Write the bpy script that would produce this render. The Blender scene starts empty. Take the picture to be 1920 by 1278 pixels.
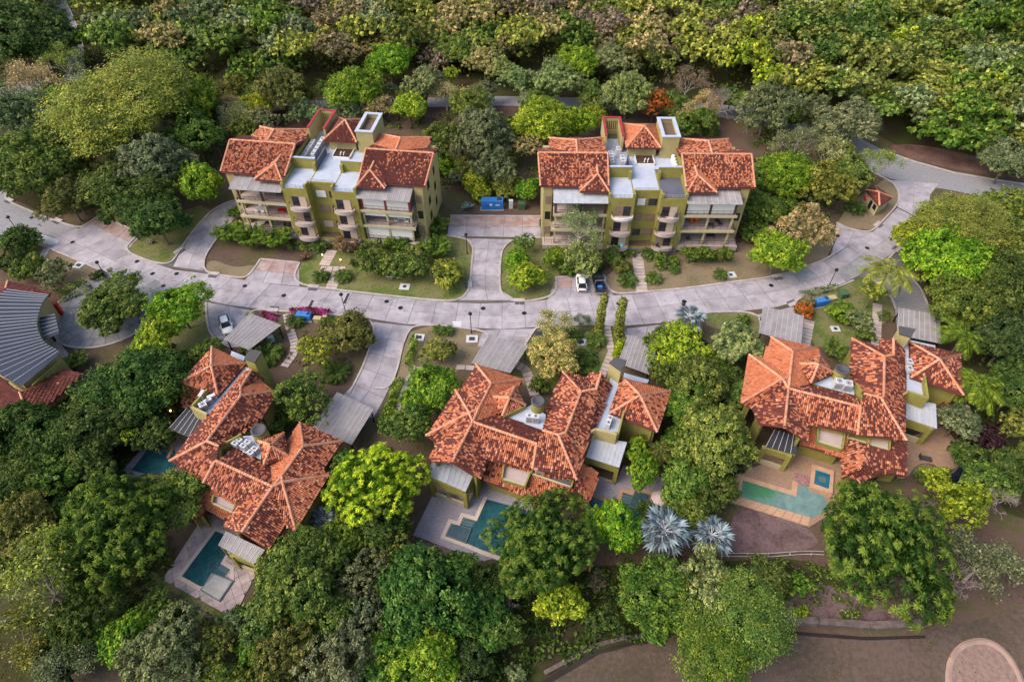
import bpy, math, random
import numpy as np
from mathutils import Vector, Matrix
R=random.Random(7); NR=np.random.RandomState(11)
SC=bpy.context.scene; COL=SC.collection
# ---------------------------------------------------------------- camera, world, sun, exposure
FPX=1200.; PITCH=math.radians(47.2); HC=77.
cam=bpy.data.cameras.new('camera'); camo=bpy.data.objects.new('camera',cam); COL.objects.link(camo)
camo.location=(0,0,HC); camo.rotation_euler=(math.radians(90)-PITCH,0,0)
cam.sensor_width=36; cam.lens=36*FPX/1920.; cam.clip_start=1; cam.clip_end=5000; SC.camera=camo
W=bpy.data.worlds.new('World'); SC.world=W; W.use_nodes=True
nt=W.node_tree; bg=nt.nodes['Background']; sky=nt.nodes.new('ShaderNodeTexSky'); sky.sky_type='NISHITA'
SUN_EL=math.radians(48); SUN_AZ=math.radians(250)   # compass-like: 0 = +Y, 90 = +X
sky.sun_disc=False; sky.sun_elevation=SUN_EL; sky.sun_rotation=SUN_AZ; sky.dust_density=4.; sky.air_density=1.2; sky.ozone_density=1.
nt.links.new(sky.outputs[0],bg.inputs[0]); bg.inputs[1].default_value=0.15
sl=bpy.data.lights.new('sun','SUN'); sl.energy=1.4; sl.angle=math.radians(42); sl.color=(1,.9,.8)
so=bpy.data.objects.new('sun',sl); COL.objects.link(so)
sd=Vector((math.sin(SUN_AZ)*math.cos(SUN_EL),math.cos(SUN_AZ)*math.cos(SUN_EL),math.sin(SUN_EL)))
so.rotation_euler=sd.to_track_quat('Z','Y').to_euler(); so.location=(0,60,120)
vs=SC.view_settings; vs.view_transform='Standard'; vs.look='None'; vs.gamma=1; vs.use_curve_mapping=False; vs.exposure=0.66
SC.render.engine='CYCLES'
cy=SC.cycles; cy.max_bounces=5; cy.diffuse_bounces=3; cy.glossy_bounces=2; cy.transmission_bounces=3; cy.transparent_max_bounces=4; cy.use_denoising=True
# ---------------------------------------------------------------- helpers
CP,SP=math.cos(PITCH),math.sin(PITCH)
def P(x,y,h=0.):                      # where the sight line through a photo pixel meets the level h
    a=(x-960)/FPX; b=(639-y)/FPX; dz=-SP+b*CP; dy=CP+b*SP; t=(h-HC)/dz
    return Vector((a*t,dy*t,h))
def ppm(x,y,h=0.):                    # pixels per metre there
    b=(639-y)/FPX; return FPX/((h-HC)/(-SP+b*CP))
def tag(o,label,cat,group=None):
    o['label']=label; o['category']=cat
    if group: o['group']=group
    return o
def empty(name,loc=(0,0,0),rz=0.):
    o=bpy.data.objects.new(name,None); COL.objects.link(o); o.location=loc; o.rotation_euler=(0,0,rz); o.empty_display_size=.3; return o
def thing(name,label,cat,loc=(0,0,0),rz=0.,group=None): return tag(empty(name,loc,rz),label,cat,group)
def link(name,me,parent=None,loc=None,kind=None):
    o=bpy.data.objects.new(name,me); COL.objects.link(o)
    if parent: o.parent=parent
    if loc is not None: o.location=loc
    if kind: o['kind']=kind
    return o
def copy_tree(o,parent=None):
    c=o.copy(); COL.objects.link(c); c.parent=parent
    for ch in list(o.children): copy_tree(ch,c)
    return c
class MB:
    def __init__(s): s.v=[]; s.f=[]; s.m=[]
    def poly(s,pts,m=0):
        n=len(s.v); s.v+= [tuple(p) for p in pts]; s.f.append(tuple(range(n,n+len(pts)))); s.m.append(m); return s
    def prism(s,pts,z0,z1,m=0,ms=None,bottom=False):
        # pts: (x,y) outline counter-clockwise or not; z may also be lists
        k=len(pts); A=sum(pts[i][0]*pts[(i+1)%k][1]-pts[(i+1)%k][0]*pts[i][1] for i in range(k))
        if A<0: pts=pts[::-1]
        n=len(s.v); s.v+=[(p[0],p[1],z0) for p in pts]+[(p[0],p[1],z1) for p in pts]
        s.f.append(tuple(range(n+k,n+2*k))); s.m.append(m)
        for i in range(k):
            j=(i+1)%k; s.f.append((n+i,n+j,n+k+j,n+k+i)); s.m.append(m if ms is None else ms)
        if bottom: s.f.append(tuple(range(n+k-1,n-1,-1))); s.m.append(m)
        return s
    def box(s,x,y,z,sx,sy,sz,rz=0.,m=0):   # centre x,y; z = bottom
        c,n=math.cos(rz),math.sin(rz); q=[(-sx/2,-sy/2),(sx/2,-sy/2),(sx/2,sy/2),(-sx/2,sy/2)]
        return s.prism([(x+a*c-b*n,y+a*n+b*c) for a,b in q],z,z+sz,m,bottom=True)
    def bx(s,x0,x1,y0,y1,z0,z1,m=0): return s.box((x0+x1)/2,(y0+y1)/2,min(z0,z1),abs(x1-x0),abs(y1-y0),abs(z1-z0),0,m)
    def bar(s,a,b,w,h,m=0):                # box beam between two 3-D points
        a=Vector(a); b=Vector(b); d=(b-a).normalized(); u=d.cross(Vector((0,0,1)))
        if u.length<1e-4: u=Vector((1,0,0))
        u.normalize(); t=u.cross(d).normalized(); u*=w/2; t*=h/2
        n=len(s.v)
        for p in (a,b): s.v+=[tuple(p-u-t),tuple(p+u-t),tuple(p+u+t),tuple(p-u+t)]
        for f in ((0,1,5,4),(1,2,6,5),(2,3,7,6),(3,0,4,7),(3,2,1,0),(4,5,6,7)): s.f.append(tuple(n+i for i in f)); s.m.append(m)
        return s
    def tube(s,pts,r,n=6,m=0,cap=True):    # r: number or list
        pts=[Vector(p) for p in pts]; k=len(pts); r=[r]*k if not hasattr(r,'__len__') else r; base=len(s.v)
        for i,p in enumerate(pts):
            d=(pts[min(i+1,k-1)]-pts[max(i-1,0)]).normalized(); u=d.orthogonal().normalized() if abs(d.z)>.95 else d.cross(Vector((0,0,1))).normalized(); w=d.cross(u)
            for j in range(n):
                a=2*math.pi*j/n; s.v.append(tuple(p+(u*math.cos(a)+w*math.sin(a))*r[i]))
        for i in range(k-1):
            for j in range(n):
                a=base+i*n+j; b=base+i*n+(j+1)%n; s.f.append((a,b,b+n,a+n)); s.m.append(m)
        if cap: s.f.append(tuple(base+(k-1)*n+j for j in range(n))); s.m.append(m)
        return s
    def lathe(s,prof,x=0,y=0,n=14,m=0,cap=True):  # prof: (r,z)
        b=len(s.v)
        for r,z in prof:
            for j in range(n):
                a=2*math.pi*j/n; s.v.append((x+r*math.cos(a),y+r*math.sin(a),z))
        for i in range(len(prof)-1):
            for j in range(n):
                p=b+i*n+j; q=b+i*n+(j+1)%n; s.f.append((p,q,q+n,p+n)); s.m.append(m)
        if cap: s.f.append(tuple(b+(len(prof)-1)*n+j for j in range(n))); s.m.append(m)
        return s
    def build(s,name,mats,parent=None,org=None,smooth=False,kind=None):
        me=bpy.data.meshes.new(name); v=s.v
        if org is not None: v=[(p[0]-org[0],p[1]-org[1],p[2]-org[2]) for p in v]
        me.from_pydata(v,[],s.f)
        for k in (mats if isinstance(mats,(list,tuple)) else [mats]): me.materials.append(k)
        me.polygons.foreach_set('material_index',s.m)
        if smooth: me.polygons.foreach_set('use_smooth',[True]*len(s.f))
        me.update()
        return link(name,me,parent,None,kind)
# ---------------------------------------------------------------- materials
def mat(name,col,rough=.8,metal=0.,var=0.,scale=3.,col2=None,bump=0.,bscale=20.,spec=.3,objvar=0.,detail=4.,thr=(.35,.65)):
    m=bpy.data.materials.new(name); m.use_nodes=True; t=m.node_tree; b=t.nodes['Principled BSDF']
    b.inputs['Roughness'].default_value=rough; b.inputs['Metallic'].default_value=metal; b.inputs['Specular IOR Level'].default_value=spec
    b.inputs['Base Color'].default_value=(*col,1); out=None
    tc=t.nodes.new('ShaderNodeNewGeometry')
    if col2 or var:
        nz=t.nodes.new('ShaderNodeTexNoise'); nz.inputs['Scale'].default_value=1./scale; nz.inputs['Detail'].default_value=detail; nz.inputs['Roughness'].default_value=.62
        t.links.new(tc.outputs['Position'],nz.inputs['Vector'])
        r=t.nodes.new('ShaderNodeValToRGB'); r.color_ramp.elements[0].position=thr[0]; r.color_ramp.elements[1].position=thr[1]
        c2=col2 or tuple(c*(1-var) for c in col)
        r.color_ramp.elements[0].color=(*c2,1); r.color_ramp.elements[1].color=(*col,1)
        t.links.new(nz.outputs[0],r.inputs[0]); out=r.outputs[0]
    if objvar:
        oi=t.nodes.new('ShaderNodeObjectInfo'); mr=t.nodes.new('ShaderNodeMapRange'); mr.inputs[3].default_value=1-objvar; mr.inputs[4].default_value=1+objvar*.6
        t.links.new(oi.outputs['Random'],mr.inputs[0]); mx=t.nodes.new('ShaderNodeVectorMath'); mx.operation='SCALE'
        if out: t.links.new(out,mx.inputs[0])
        else: mx.inputs[0].default_value=col
        t.links.new(mr.outputs[0],mx.inputs['Scale']); out=mx.outputs[0]
    if out: t.links.new(out,b.inputs['Base Color'])
    if bump:
        n2=t.nodes.new('ShaderNodeTexNoise'); n2.inputs['Scale'].default_value=bscale; n2.inputs['Detail'].default_value=5
        t.links.new(tc.outputs['Position'],n2.inputs['Vector']); bp=t.nodes.new('ShaderNodeBump'); bp.inputs['Strength'].default_value=bump; bp.inputs['Distance'].default_value=.15
        t.links.new(n2.outputs[0],bp.inputs['Height']); t.links.new(bp.outputs[0],b.inputs['Normal'])
    return m
def multi(name,stops,scale,scale2,rough=.95,bump=.5):   # ground with several earth colours
    m=bpy.data.materials.new(name); m.use_nodes=True; t=m.node_tree; b=t.nodes['Principled BSDF']; b.inputs['Roughness'].default_value=rough; b.inputs['Specular IOR Level'].default_value=.1
    g=t.nodes.new('ShaderNodeNewGeometry'); n1=t.nodes.new('ShaderNodeTexNoise'); n1.inputs['Scale'].default_value=1/scale; n1.inputs['Detail'].default_value=3
    n2=t.nodes.new('ShaderNodeTexNoise'); n2.inputs['Scale'].default_value=1/scale2; n2.inputs['Detail'].default_value=6; n2.inputs['Roughness'].default_value=.75
    for n in (n1,n2): t.links.new(g.outputs['Position'],n.inputs['Vector'])
    a=t.nodes.new('ShaderNodeMath'); a.operation='MULTIPLY_ADD'; a.inputs[1].default_value=.5; t.links.new(n2.outputs[0],a.inputs[0])
    h=t.nodes.new('ShaderNodeMath'); h.operation='MULTIPLY'; h.inputs[1].default_value=.5; t.links.new(n1.outputs[0],h.inputs[0]); t.links.new(h.outputs[0],a.inputs[2])
    r=t.nodes.new('ShaderNodeValToRGB'); cr=r.color_ramp
    while len(cr.elements)<len(stops): cr.elements.new(.5)
    for e,(p,c) in zip(cr.elements,stops): e.position=p; e.color=(*c,1)
    t.links.new(a.outputs[0],r.inputs[0]); t.links.new(r.outputs[0],b.inputs['Base Color'])
    bp=t.nodes.new('ShaderNodeBump'); bp.inputs['Strength'].default_value=bump; bp.inputs['Distance'].default_value=.3; t.links.new(n2.outputs[0],bp.inputs['Height']); t.links.new(bp.outputs[0],b.inputs['Normal'])
    return m
def stained(m,amt=.55,sc=.22):
    t=m.node_tree; b=t.nodes['Principled BSDF']; src=b.inputs['Base Color'].links[0].from_socket; g=t.nodes.new('ShaderNodeNewGeometry'); o=None
    for s,lo,hi,k in ((sc,.52,.72,amt),(1.3,.56,.76,.72)):
        n=t.nodes.new('ShaderNodeTexNoise'); n.inputs['Scale'].default_value=s; n.inputs['Detail'].default_value=9; n.inputs['Roughness'].default_value=.7; n.inputs['Distortion'].default_value=.6; t.links.new(g.outputs['Position'],n.inputs['Vector'])
        r=t.nodes.new('ShaderNodeMapRange'); r.inputs[1].default_value=lo; r.inputs[2].default_value=hi; r.inputs[3].default_value=1.; r.inputs[4].default_value=k; t.links.new(n.outputs[0],r.inputs[0]); v=t.nodes.new('ShaderNodeVectorMath'); v.operation='SCALE'; t.links.new(src,v.inputs[0]); t.links.new(r.outputs[0],v.inputs['Scale']); src=v.outputs[0]
    t.links.new(src,b.inputs['Base Color']); return m
def brickmat(name,c1,c2,sz):
    m=mat(name,c1,.85); t=m.node_tree; b=t.nodes['Principled BSDF']; g=t.nodes.new('ShaderNodeNewGeometry'); mp=t.nodes.new('ShaderNodeMapping'); mp.inputs['Rotation'].default_value[2]=.25; k=t.nodes.new('ShaderNodeTexBrick'); k.inputs['Color1'].default_value=(*c1,1); k.inputs['Color2'].default_value=(*[v*.78 for v in c1],1); k.inputs['Mortar'].default_value=(*[v*.6 for v in c2],1); k.inputs['Scale'].default_value=1/sz; k.inputs['Mortar Size'].default_value=.045; k.inputs['Brick Width'].default_value=1.; k.inputs['Row Height'].default_value=.6
    nz=t.nodes.new('ShaderNodeTexNoise'); nz.inputs['Scale'].default_value=.6; nz.inputs['Detail'].default_value=6; mx=t.nodes.new('ShaderNodeMix'); mx.data_type='RGBA'; mx.inputs[7].default_value=(*c2,1); r=t.nodes.new('ShaderNodeMapRange'); r.inputs[1].default_value=.45; r.inputs[2].default_value=.7; r.inputs[4].default_value=.7
    t.links.new(g.outputs['Position'],mp.inputs[0]); t.links.new(mp.outputs[0],k.inputs['Vector']); t.links.new(g.outputs['Position'],nz.inputs['Vector']); t.links.new(nz.outputs[0],r.inputs[0]); t.links.new(r.outputs[0],mx.inputs[0]); t.links.new(k.outputs['Color'],mx.inputs[6]); t.links.new(mx.outputs[2],b.inputs['Base Color']); return m
def leafmat(name,trans=.3,rnd=.6,tint=None):
    m=bpy.data.materials.new(name); m.use_nodes=True; t=m.node_tree; b=t.nodes['Principled BSDF']; b.inputs['Roughness'].default_value=.6; b.inputs['Specular IOR Level'].default_value=.12
    oi=t.nodes.new('ShaderNodeObjectInfo') if not tint else t.nodes.new('ShaderNodeAttribute'); g=t.nodes.new('ShaderNodeNewGeometry')
    if tint: oi.attribute_name=tint
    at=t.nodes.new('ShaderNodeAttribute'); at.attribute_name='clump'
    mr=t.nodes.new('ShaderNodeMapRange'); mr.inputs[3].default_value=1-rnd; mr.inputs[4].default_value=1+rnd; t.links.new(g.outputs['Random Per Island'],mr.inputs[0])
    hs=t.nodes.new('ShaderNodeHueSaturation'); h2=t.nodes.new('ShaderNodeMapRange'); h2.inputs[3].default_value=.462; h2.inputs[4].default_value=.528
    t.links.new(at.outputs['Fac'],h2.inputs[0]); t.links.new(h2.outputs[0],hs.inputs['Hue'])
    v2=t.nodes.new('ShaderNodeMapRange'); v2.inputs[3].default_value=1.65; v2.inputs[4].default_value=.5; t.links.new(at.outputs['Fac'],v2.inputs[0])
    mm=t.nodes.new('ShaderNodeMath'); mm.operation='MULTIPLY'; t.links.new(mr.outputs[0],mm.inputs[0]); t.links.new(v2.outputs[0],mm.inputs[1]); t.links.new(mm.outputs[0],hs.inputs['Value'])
    t.links.new(oi.outputs['Color'],hs.inputs['Color']); t.links.new(hs.outputs[0],b.inputs['Base Color'])
    if trans:
        tr=t.nodes.new('ShaderNodeBsdfTranslucent'); t.links.new(hs.outputs[0],tr.inputs[0]); mx=t.nodes.new('ShaderNodeMixShader'); mx.inputs[0].default_value=trans
        t.links.new(b.outputs[0],mx.inputs[1]); t.links.new(tr.outputs[0],mx.inputs[2]); t.links.new(mx.outputs[0],t.nodes['Material Output'].inputs[0])
    return m
LEAF=leafmat('leaf'); LEAFT=leafmat('leaf_mixed',tint='tint')
def tilemat(name):
    m=bpy.data.materials.new(name); m.use_nodes=True; t=m.node_tree; b=t.nodes['Principled BSDF']; b.inputs['Roughness'].default_value=.75; b.inputs['Specular IOR Level'].default_value=.25
    at=t.nodes.new('ShaderNodeAttribute'); at.attribute_name='tone'; r=t.nodes.new('ShaderNodeValToRGB'); cr=r.color_ramp
    st=[(0,(.085,.024,.02)),(.3,(.155,.042,.03)),(.5,(.36,.1,.046)),(.75,(.5,.17,.08)),(1,(.64,.33,.21))]
    while len(cr.elements)<len(st): cr.elements.new(.5)
    for e,(p,c) in zip(cr.elements,st): e.position=p; e.color=(*c,1)
    t.links.new(at.outputs['Fac'],r.inputs[0]); t.links.new(r.outputs[0],b.inputs['Base Color']); return m
TILE=tilemat('clay_tile')
M=dict(
 soil=multi('soil',[(.3,(.05,.033,.024)),(.42,(.105,.07,.052)),(.5,(.13,.085,.066)),(.57,(.085,.085,.03)),(.7,(.17,.12,.1))],9.,.8),
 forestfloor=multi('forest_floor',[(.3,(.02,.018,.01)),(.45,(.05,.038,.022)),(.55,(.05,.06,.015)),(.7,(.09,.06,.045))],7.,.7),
 lawn=multi('lawn_grass',[(.3,(.055,.1,.015)),(.43,(.1,.14,.03)),(.52,(.2,.18,.085)),(.62,(.1,.13,.028)),(.75,(.24,.2,.12))],5.,.5),
 drylawn=multi('dry_lawn',[(.3,(.085,.1,.03)),(.42,(.19,.15,.085)),(.55,(.25,.19,.125)),(.65,(.13,.13,.045)),(.78,(.3,.22,.16))],5.,.5),
 golf=multi('dry_fairway',[(.3,(.055,.05,.032)),(.45,(.09,.068,.05)),(.55,(.135,.095,.078)),(.7,(.11,.078,.064))],12.,.6,bump=.25),
 sand=mat('bunker_sand',(.42,.28,.22),.95,var=.25,scale=2.,bump=.2,bscale=6),
 concrete=stained(mat('concrete_slab',(.45,.405,.435),.88,col2=(.31,.28,.305),scale=2.2,objvar=.16,bump=.15,bscale=12,detail=9)),
 concdark=mat('dark_concrete',(.31,.305,.32),.88,col2=(.2,.2,.215),scale=1.6,objvar=.15,detail=8),
 redslab=mat('soil_stained_slab',(.42,.34,.33),.9,col2=(.3,.17,.14),scale=1.8,objvar=.1,detail=7),
 joint=mat('road_joint',(.15,.135,.135),.95,var=.3),
 cobble=mat('grey_road',(.3,.295,.31),.9,col2=(.22,.215,.23),scale=.5,bump=.6,bscale=7,detail=8),
 kerb=mat('kerb_concrete',(.5,.44,.42),.85,var=.3,scale=1.2),
 path=mat('path_slab',(.56,.45,.41),.85,var=.22,scale=1.5,objvar=.12),
 pave=brickmat('purple_paver',(.36,.33,.37),(.27,.24,.28),.32),
 pinkpave=mat('pink_paver',(.5,.4,.39),.85,var=.3,scale=1.2,objvar=.14),
 tanpave=brickmat('tan_paver',(.42,.27,.18),(.3,.185,.125),.4),
 coping=mat('cream_coping',(.62,.5,.43),.8,var=.15), orangecope=mat('orange_coping',(.5,.27,.15),.8,var=.2), peach=mat('peach_coping',(.56,.34,.22),.8,var=.2,scale=1.),
 pebble=mat('pink_mosaic',(.42,.22,.22),.7,var=.6,scale=.25),
 olive=stained(mat('olive_render',(.31,.275,.068),.85,var=.2,scale=1.6),.8,.5), tanwall=stained(mat('tan_render',(.45,.375,.165),.85,var=.16,scale=1.8),.8,.5), stone=mat('stone_base',(.3,.27,.25),.9,col2=(.13,.11,.1),scale=.4),
 cream=mat('cream_trim',(.52,.45,.27),.8,var=.1), redcap=mat('red_cap',(.36,.04,.05),.7,var=.2), flat=mat('roof_membrane',(.48,.52,.62),.6,var=.16,scale=1.4,detail=7), flatdark=mat('dark_membrane',(.12,.125,.16),.7,var=.2),
 terr=mat('terrace_tile',(.5,.4,.37),.7,var=.15), white=mat('white_blind',(.8,.79,.76),.7,var=.05), dark=mat('dark_glass',(.02,.022,.028),.15,spec=.5), brown=mat('brown_blind',(.28,.19,.14),.7,var=.25,scale=.6), beige=mat('beige_blind',(.55,.43,.34),.8,var=.1),
 metal=mat('grey_metal_sheet',(.36,.33,.33),.6,metal=.0,col2=(.27,.245,.245),scale=1.5,objvar=.1,detail=7), lmetal=mat('pale_metal_sheet',(.5,.52,.56),.45,metal=.1,var=.18,scale=1.2,objvar=.08), bmetal=mat('blue_grey_metal',(.05,.062,.09),.65,metal=0.,var=.12,objvar=.06), seam=mat('light_seam',(.46,.44,.45),.5), dmetal=mat('dark_panel',(.045,.047,.06),.4,objvar=.1),
 black=mat('black_metal',(.012,.012,.013),.5), rail=mat('brown_rail',(.09,.05,.04),.5), wood=mat('wood_slats',(.2,.13,.09),.8,var=.4,scale=.3), chim=mat('chimney_cap',(.085,.08,.085),.8,var=.2), fascia=mat('fascia',(.17,.05,.04),.75,var=.15), under=mat('tile_bed',(.1,.03,.022),.9), trunk=mat('bark',(.2,.155,.12),.9,var=.4,scale=.5), palebark=mat('pale_bark',(.5,.43,.37),.9,var=.3,scale=.5), twig=mat('pinkish_twig',(.34,.26,.24),.9,var=.3,scale=.5),
 blue=mat('blue_paint',(.04,.2,.55),.4,var=.08), green=mat('green_paint',(.06,.12,.06),.5), tanbox=mat('tan_paint',(.42,.36,.2),.6), whitep=mat('white_paint',(.78,.78,.78),.35), grey=mat('grey_plastic',(.3,.3,.32),.5), carwhite=mat('car_white',(.8,.8,.81),.25,spec=.5), carblack=mat('car_black',(.025,.028,.035),.3,spec=.5), tyre=mat('tyre_rubber',(.015,.015,.015),.9), lightgrey=mat('light_grey',(.55,.56,.58),.5), yellow=mat('sign_yellow',(.75,.42,.01),.5), redp=mat('red_paint',(.5,.02,.02),.5), orangep=mat('orange_cloth',(.75,.13,.01),.7), darkgrey=mat('charcoal_cushion',(.05,.05,.055),.8), steel=mat('steel',(.5,.5,.5),.3,metal=.6), tq=mat('turquoise_cushion',(.3,.6,.6),.8), umb=mat('umbrella_cloth',(.48,.38,.36),.85,var=.12))
def water(name,c,deep):
    m=mat(name,c,.06,col2=deep,scale=1.1,spec=.5,bump=.4,bscale=2.6,detail=10); return m
M['pool']=water('pool_water',(.022,.1,.115),(.012,.06,.075)); M['spa']=water('spa_water',(.06,.1,.11),(.035,.07,.08)); M['pool3']=water('clear_pool',(.2,.3,.27),(.12,.21,.2)); M['spa3']=water('blue_spa',(.02,.16,.24),(.015,.11,.17)); M['pond']=water('pond_water',(.008,.012,.014),(.005,.008,.01)); M['poolg']=water('green_pool',(.04,.26,.06),(.03,.2,.05)); M['paleSpa']=water('pale_spa',(.4,.38,.36),(.3,.29,.28))
def emit(name,c,s):
    m=bpy.data.materials.new(name); m.use_nodes=True; b=m.node_tree.nodes['Principled BSDF']; b.inputs['Emission Color'].default_value=(*c,1); b.inputs['Emission Strength'].default_value=s; return m
M['lamp']=emit('lit_lamp',(1,.5,.12),2.5)
# spread leaves: one rhombus each
def leafmesh(name,c,nrm,size,asp,clump,mats,lenv=None):
    n=len(c); nrm=nrm/np.maximum(np.linalg.norm(nrm,axis=1,keepdims=True),1e-6)
    a=NR.normal(size=(n,3)) if lenv is None else lenv
    u=np.cross(nrm,a); u/=np.maximum(np.linalg.norm(u,axis=1,keepdims=True),1e-6); w=np.cross(nrm,u)
    if lenv is not None: u,w=w,u
    s=np.asarray(size).reshape(-1,1); q=np.asarray(asp).reshape(-1,1)
    V=np.stack([c+u*s,c+w*s*q,c-u*s,c-w*s*q],1).reshape(-1,3)
    me=bpy.data.meshes.new(name); me.vertices.add(4*n); me.vertices.foreach_set('co',V.astype(np.float32).ravel())
    me.loops.add(4*n); me.loops.foreach_set('vertex_index',np.arange(4*n,dtype=np.int32)); me.polygons.add(n)
    me.polygons.foreach_set('loop_start',np.arange(0,4*n,4,dtype=np.int32)); me.polygons.foreach_set('loop_total',np.full(n,4,dtype=np.int32))
    at=me.attributes.new('clump','FLOAT','FACE'); at.data.foreach_set('value',np.asarray(clump,dtype=np.float32))
    for k in mats: me.materials.append(k)
    me.update(calc_edges=True); return me
# ---------------------------------------------------------------- ground and patches
def smooth(px,it=1,closed=True):
    for _ in range(it):
        q=[]; n=len(px)
        for i in range(n if closed else n-1):
            a=px[i]; b=px[(i+1)%n]; q+=[(a[0]*.75+b[0]*.25,a[1]*.75+b[1]*.25),(a[0]*.25+b[0]*.75,a[1]*.25+b[1]*.75)]
        px=q if closed else [px[0]]+q+[px[-1]]
    return px
SZ=[0]
SZ0=0
def sheet(name,px,m,z,kind='structure',parent=None):
    SZ[0]+=1; z=z+SZ[0]*.0004; px=smooth(px,2) if name=='forest_floor' else px
    b=MB(); pts=[P(x,y,z) for x,y in px]
    A=sum(pts[i].x*pts[(i+1)%len(pts)].y-pts[(i+1)%len(pts)].x*pts[i].y for i in range(len(pts)))
    b.poly(pts if A>0 else pts[::-1]); return b.build(name,M[m],parent,None,False,None if parent else kind)
g=MB(); g.poly([(-1500,-600,0),(1500,-600,0),(1500,2500,0),(-1500,2500,0)]); g.build('ground',M['soil'],kind='structure')
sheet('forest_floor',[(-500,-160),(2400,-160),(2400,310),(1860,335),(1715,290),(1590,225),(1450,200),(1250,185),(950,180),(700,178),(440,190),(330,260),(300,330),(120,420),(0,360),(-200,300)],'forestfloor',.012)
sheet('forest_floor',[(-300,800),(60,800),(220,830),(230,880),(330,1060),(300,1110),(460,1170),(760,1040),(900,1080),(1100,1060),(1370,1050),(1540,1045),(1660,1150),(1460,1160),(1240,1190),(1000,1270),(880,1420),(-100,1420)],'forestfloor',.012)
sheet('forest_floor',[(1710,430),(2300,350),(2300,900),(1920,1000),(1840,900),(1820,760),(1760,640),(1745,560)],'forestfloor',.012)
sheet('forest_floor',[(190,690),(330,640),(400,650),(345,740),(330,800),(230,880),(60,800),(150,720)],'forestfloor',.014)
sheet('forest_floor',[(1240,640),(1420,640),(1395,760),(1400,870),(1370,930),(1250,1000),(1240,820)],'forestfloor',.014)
for px,m in [
 ([(238,472),(263,440),(285,430),(330,400),(376,385),(398,394),(374,418),(350,450),(328,487),(318,493),(300,494),(263,484)],'lawn'),
 ([(383,503),(395,470),(420,440),(445,420),(560,470),(561,492),(489,485),(470,512),(450,520),(395,512)],'soil'),
 (smooth([(382,505),(396,484),(440,503),(484,494),(466,518),(450,522),(410,520)],2),'drylawn'),
 ([(555,530),(553,517),(561,494),(600,470),(700,460),(815,430),(842,443),(860,445),(878,452),(885,480),(880,533),(872,553),(858,561),(831,563),(633,542),(580,535)],'lawn'),
 ([(945,555),(937,530),(940,485),(945,467),(957,456),(973,447),(1013,447),(1020,465),(1150,470),(1040,520),(1042,540),(1030,555),(1000,563),(957,560)],'lawn'),
 ([(1143,541),(1136,520),(1190,470),(1390,455),(1410,430),(1558,450),(1561,480),(1518,497),(1456,516),(1293,538),(1200,547),(1155,549)],'drylawn'),
 ([(770,622),(805,611),(868,617),(915,627),(890,680),(760,740),(735,740),(749,690),(757,650)],'drylawn'),
 ([(985,650),(1008,617),(1073,612),(1170,616),(1176,640),(1140,700),(1000,740),(960,700)],'lawn'),
 ([(1500,562),(1568,542),(1615,520),(1640,527),(1670,560),(1678,590),(1600,650),(1530,650),(1500,600)],'lawn'),
 ([(1400,586),(1425,594),(1425,640),(1325,610),(1322,588)],'lawn'),
 ([(1570,418),(1595,380),(1660,335),(1682,355),(1686,375),(1676,390),(1653,413),(1635,430),(1600,430)],'drylawn'),
 ([(40,446),(88,466),(175,504),(210,520),(190,535),(130,540),(80,510),(50,490)],'drylawn'),
 ([(386,566),(388,605),(396,630),(404,642),(340,665),(300,650),(330,600)],'lawn'),
 ([(270,1060),(440,1165),(470,1180),(420,1190),(270,1100)],'lawn'),
 ([(820,1500),(1010,1287),(1120,1226),(1240,1204),(1465,1191),(1725,1189),(1990,1120),(2100,1500)],'golf'),
 ([(60,1500),(90,1255),(150,1225),(240,1240),(420,1275),(520,1500)],'golf')]:
    sheet({'lawn':'lawn','soil':'soil_bed','drylawn':'dry_lawn','golf':'fairway'}[m],px,m,.024 if m!='golf' else .02)
def litter(px,name='leaf_litter'): return sheet(name,smooth(px,2),'redbank' if name=='red_bank' else 'litter',.026)
M['redbank']=multi('red_soil',[(.3,(.07,.04,.03)),(.45,(.14,.08,.065)),(.55,(.19,.11,.095)),(.7,(.24,.17,.14))],4.,.6)
M['litter']=multi('leaf_litter',[(.32,(.075,.045,.04)),(.45,(.14,.09,.085)),(.53,(.19,.135,.135)),(.62,(.15,.06,.065)),(.75,(.22,.165,.16))],3.,.45)
litter([(1385,945),(1440,965),(1515,985),(1545,1030),(1360,1045),(1370,980)])
litter([(790,1008),(905,1050),(900,1085),(765,1040)])
litter([(1465,1120),(1540,1085),(1660,1140),(1720,1162),(1600,1165),(1462,1160)])
litter([(1650,275),(1720,268),(1860,300),(1920,315),(1920,338),(1800,320),(1716,300)],'red_bank')
litter([(478,580),(526,605),(530,587),(485,580)],'flower_bed')
# ---------------------------------------------------------------- roads
def res(px,n,z):
    pts=[P(x,y,z) for x,y in px]; d=[0]
    for i in range(len(pts)-1): d.append(d[-1]+(pts[i+1]-pts[i]).length)
    out=[]
    for k in range(n+1):
        s=d[-1]*k/n; i=0
        while i<len(d)-2 and d[i+1]<s: i+=1
        out.append(pts[i].lerp(pts[i+1],(s-d[i])/max(d[i+1]-d[i],1e-6)))
    return out,d[-1]
roadbase=MB()
road=empty('road'); road['kind']='structure'; road['label']='pale concrete slab road curving between the apartment blocks and villas'
FZ=[0]
def flatpoly(px,z):
    FZ[0]+=1; z=z-FZ[0]*.0013
    pts=[P(x,y,z) for x,y in px]; A=sum(pts[i].x*pts[(i+1)%len(pts)].y-pts[(i+1)%len(pts)].x*pts[i].y for i in range(len(pts)))
    roadbase.poly(pts if A>0 else pts[::-1])
SLZ=[0]
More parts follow.
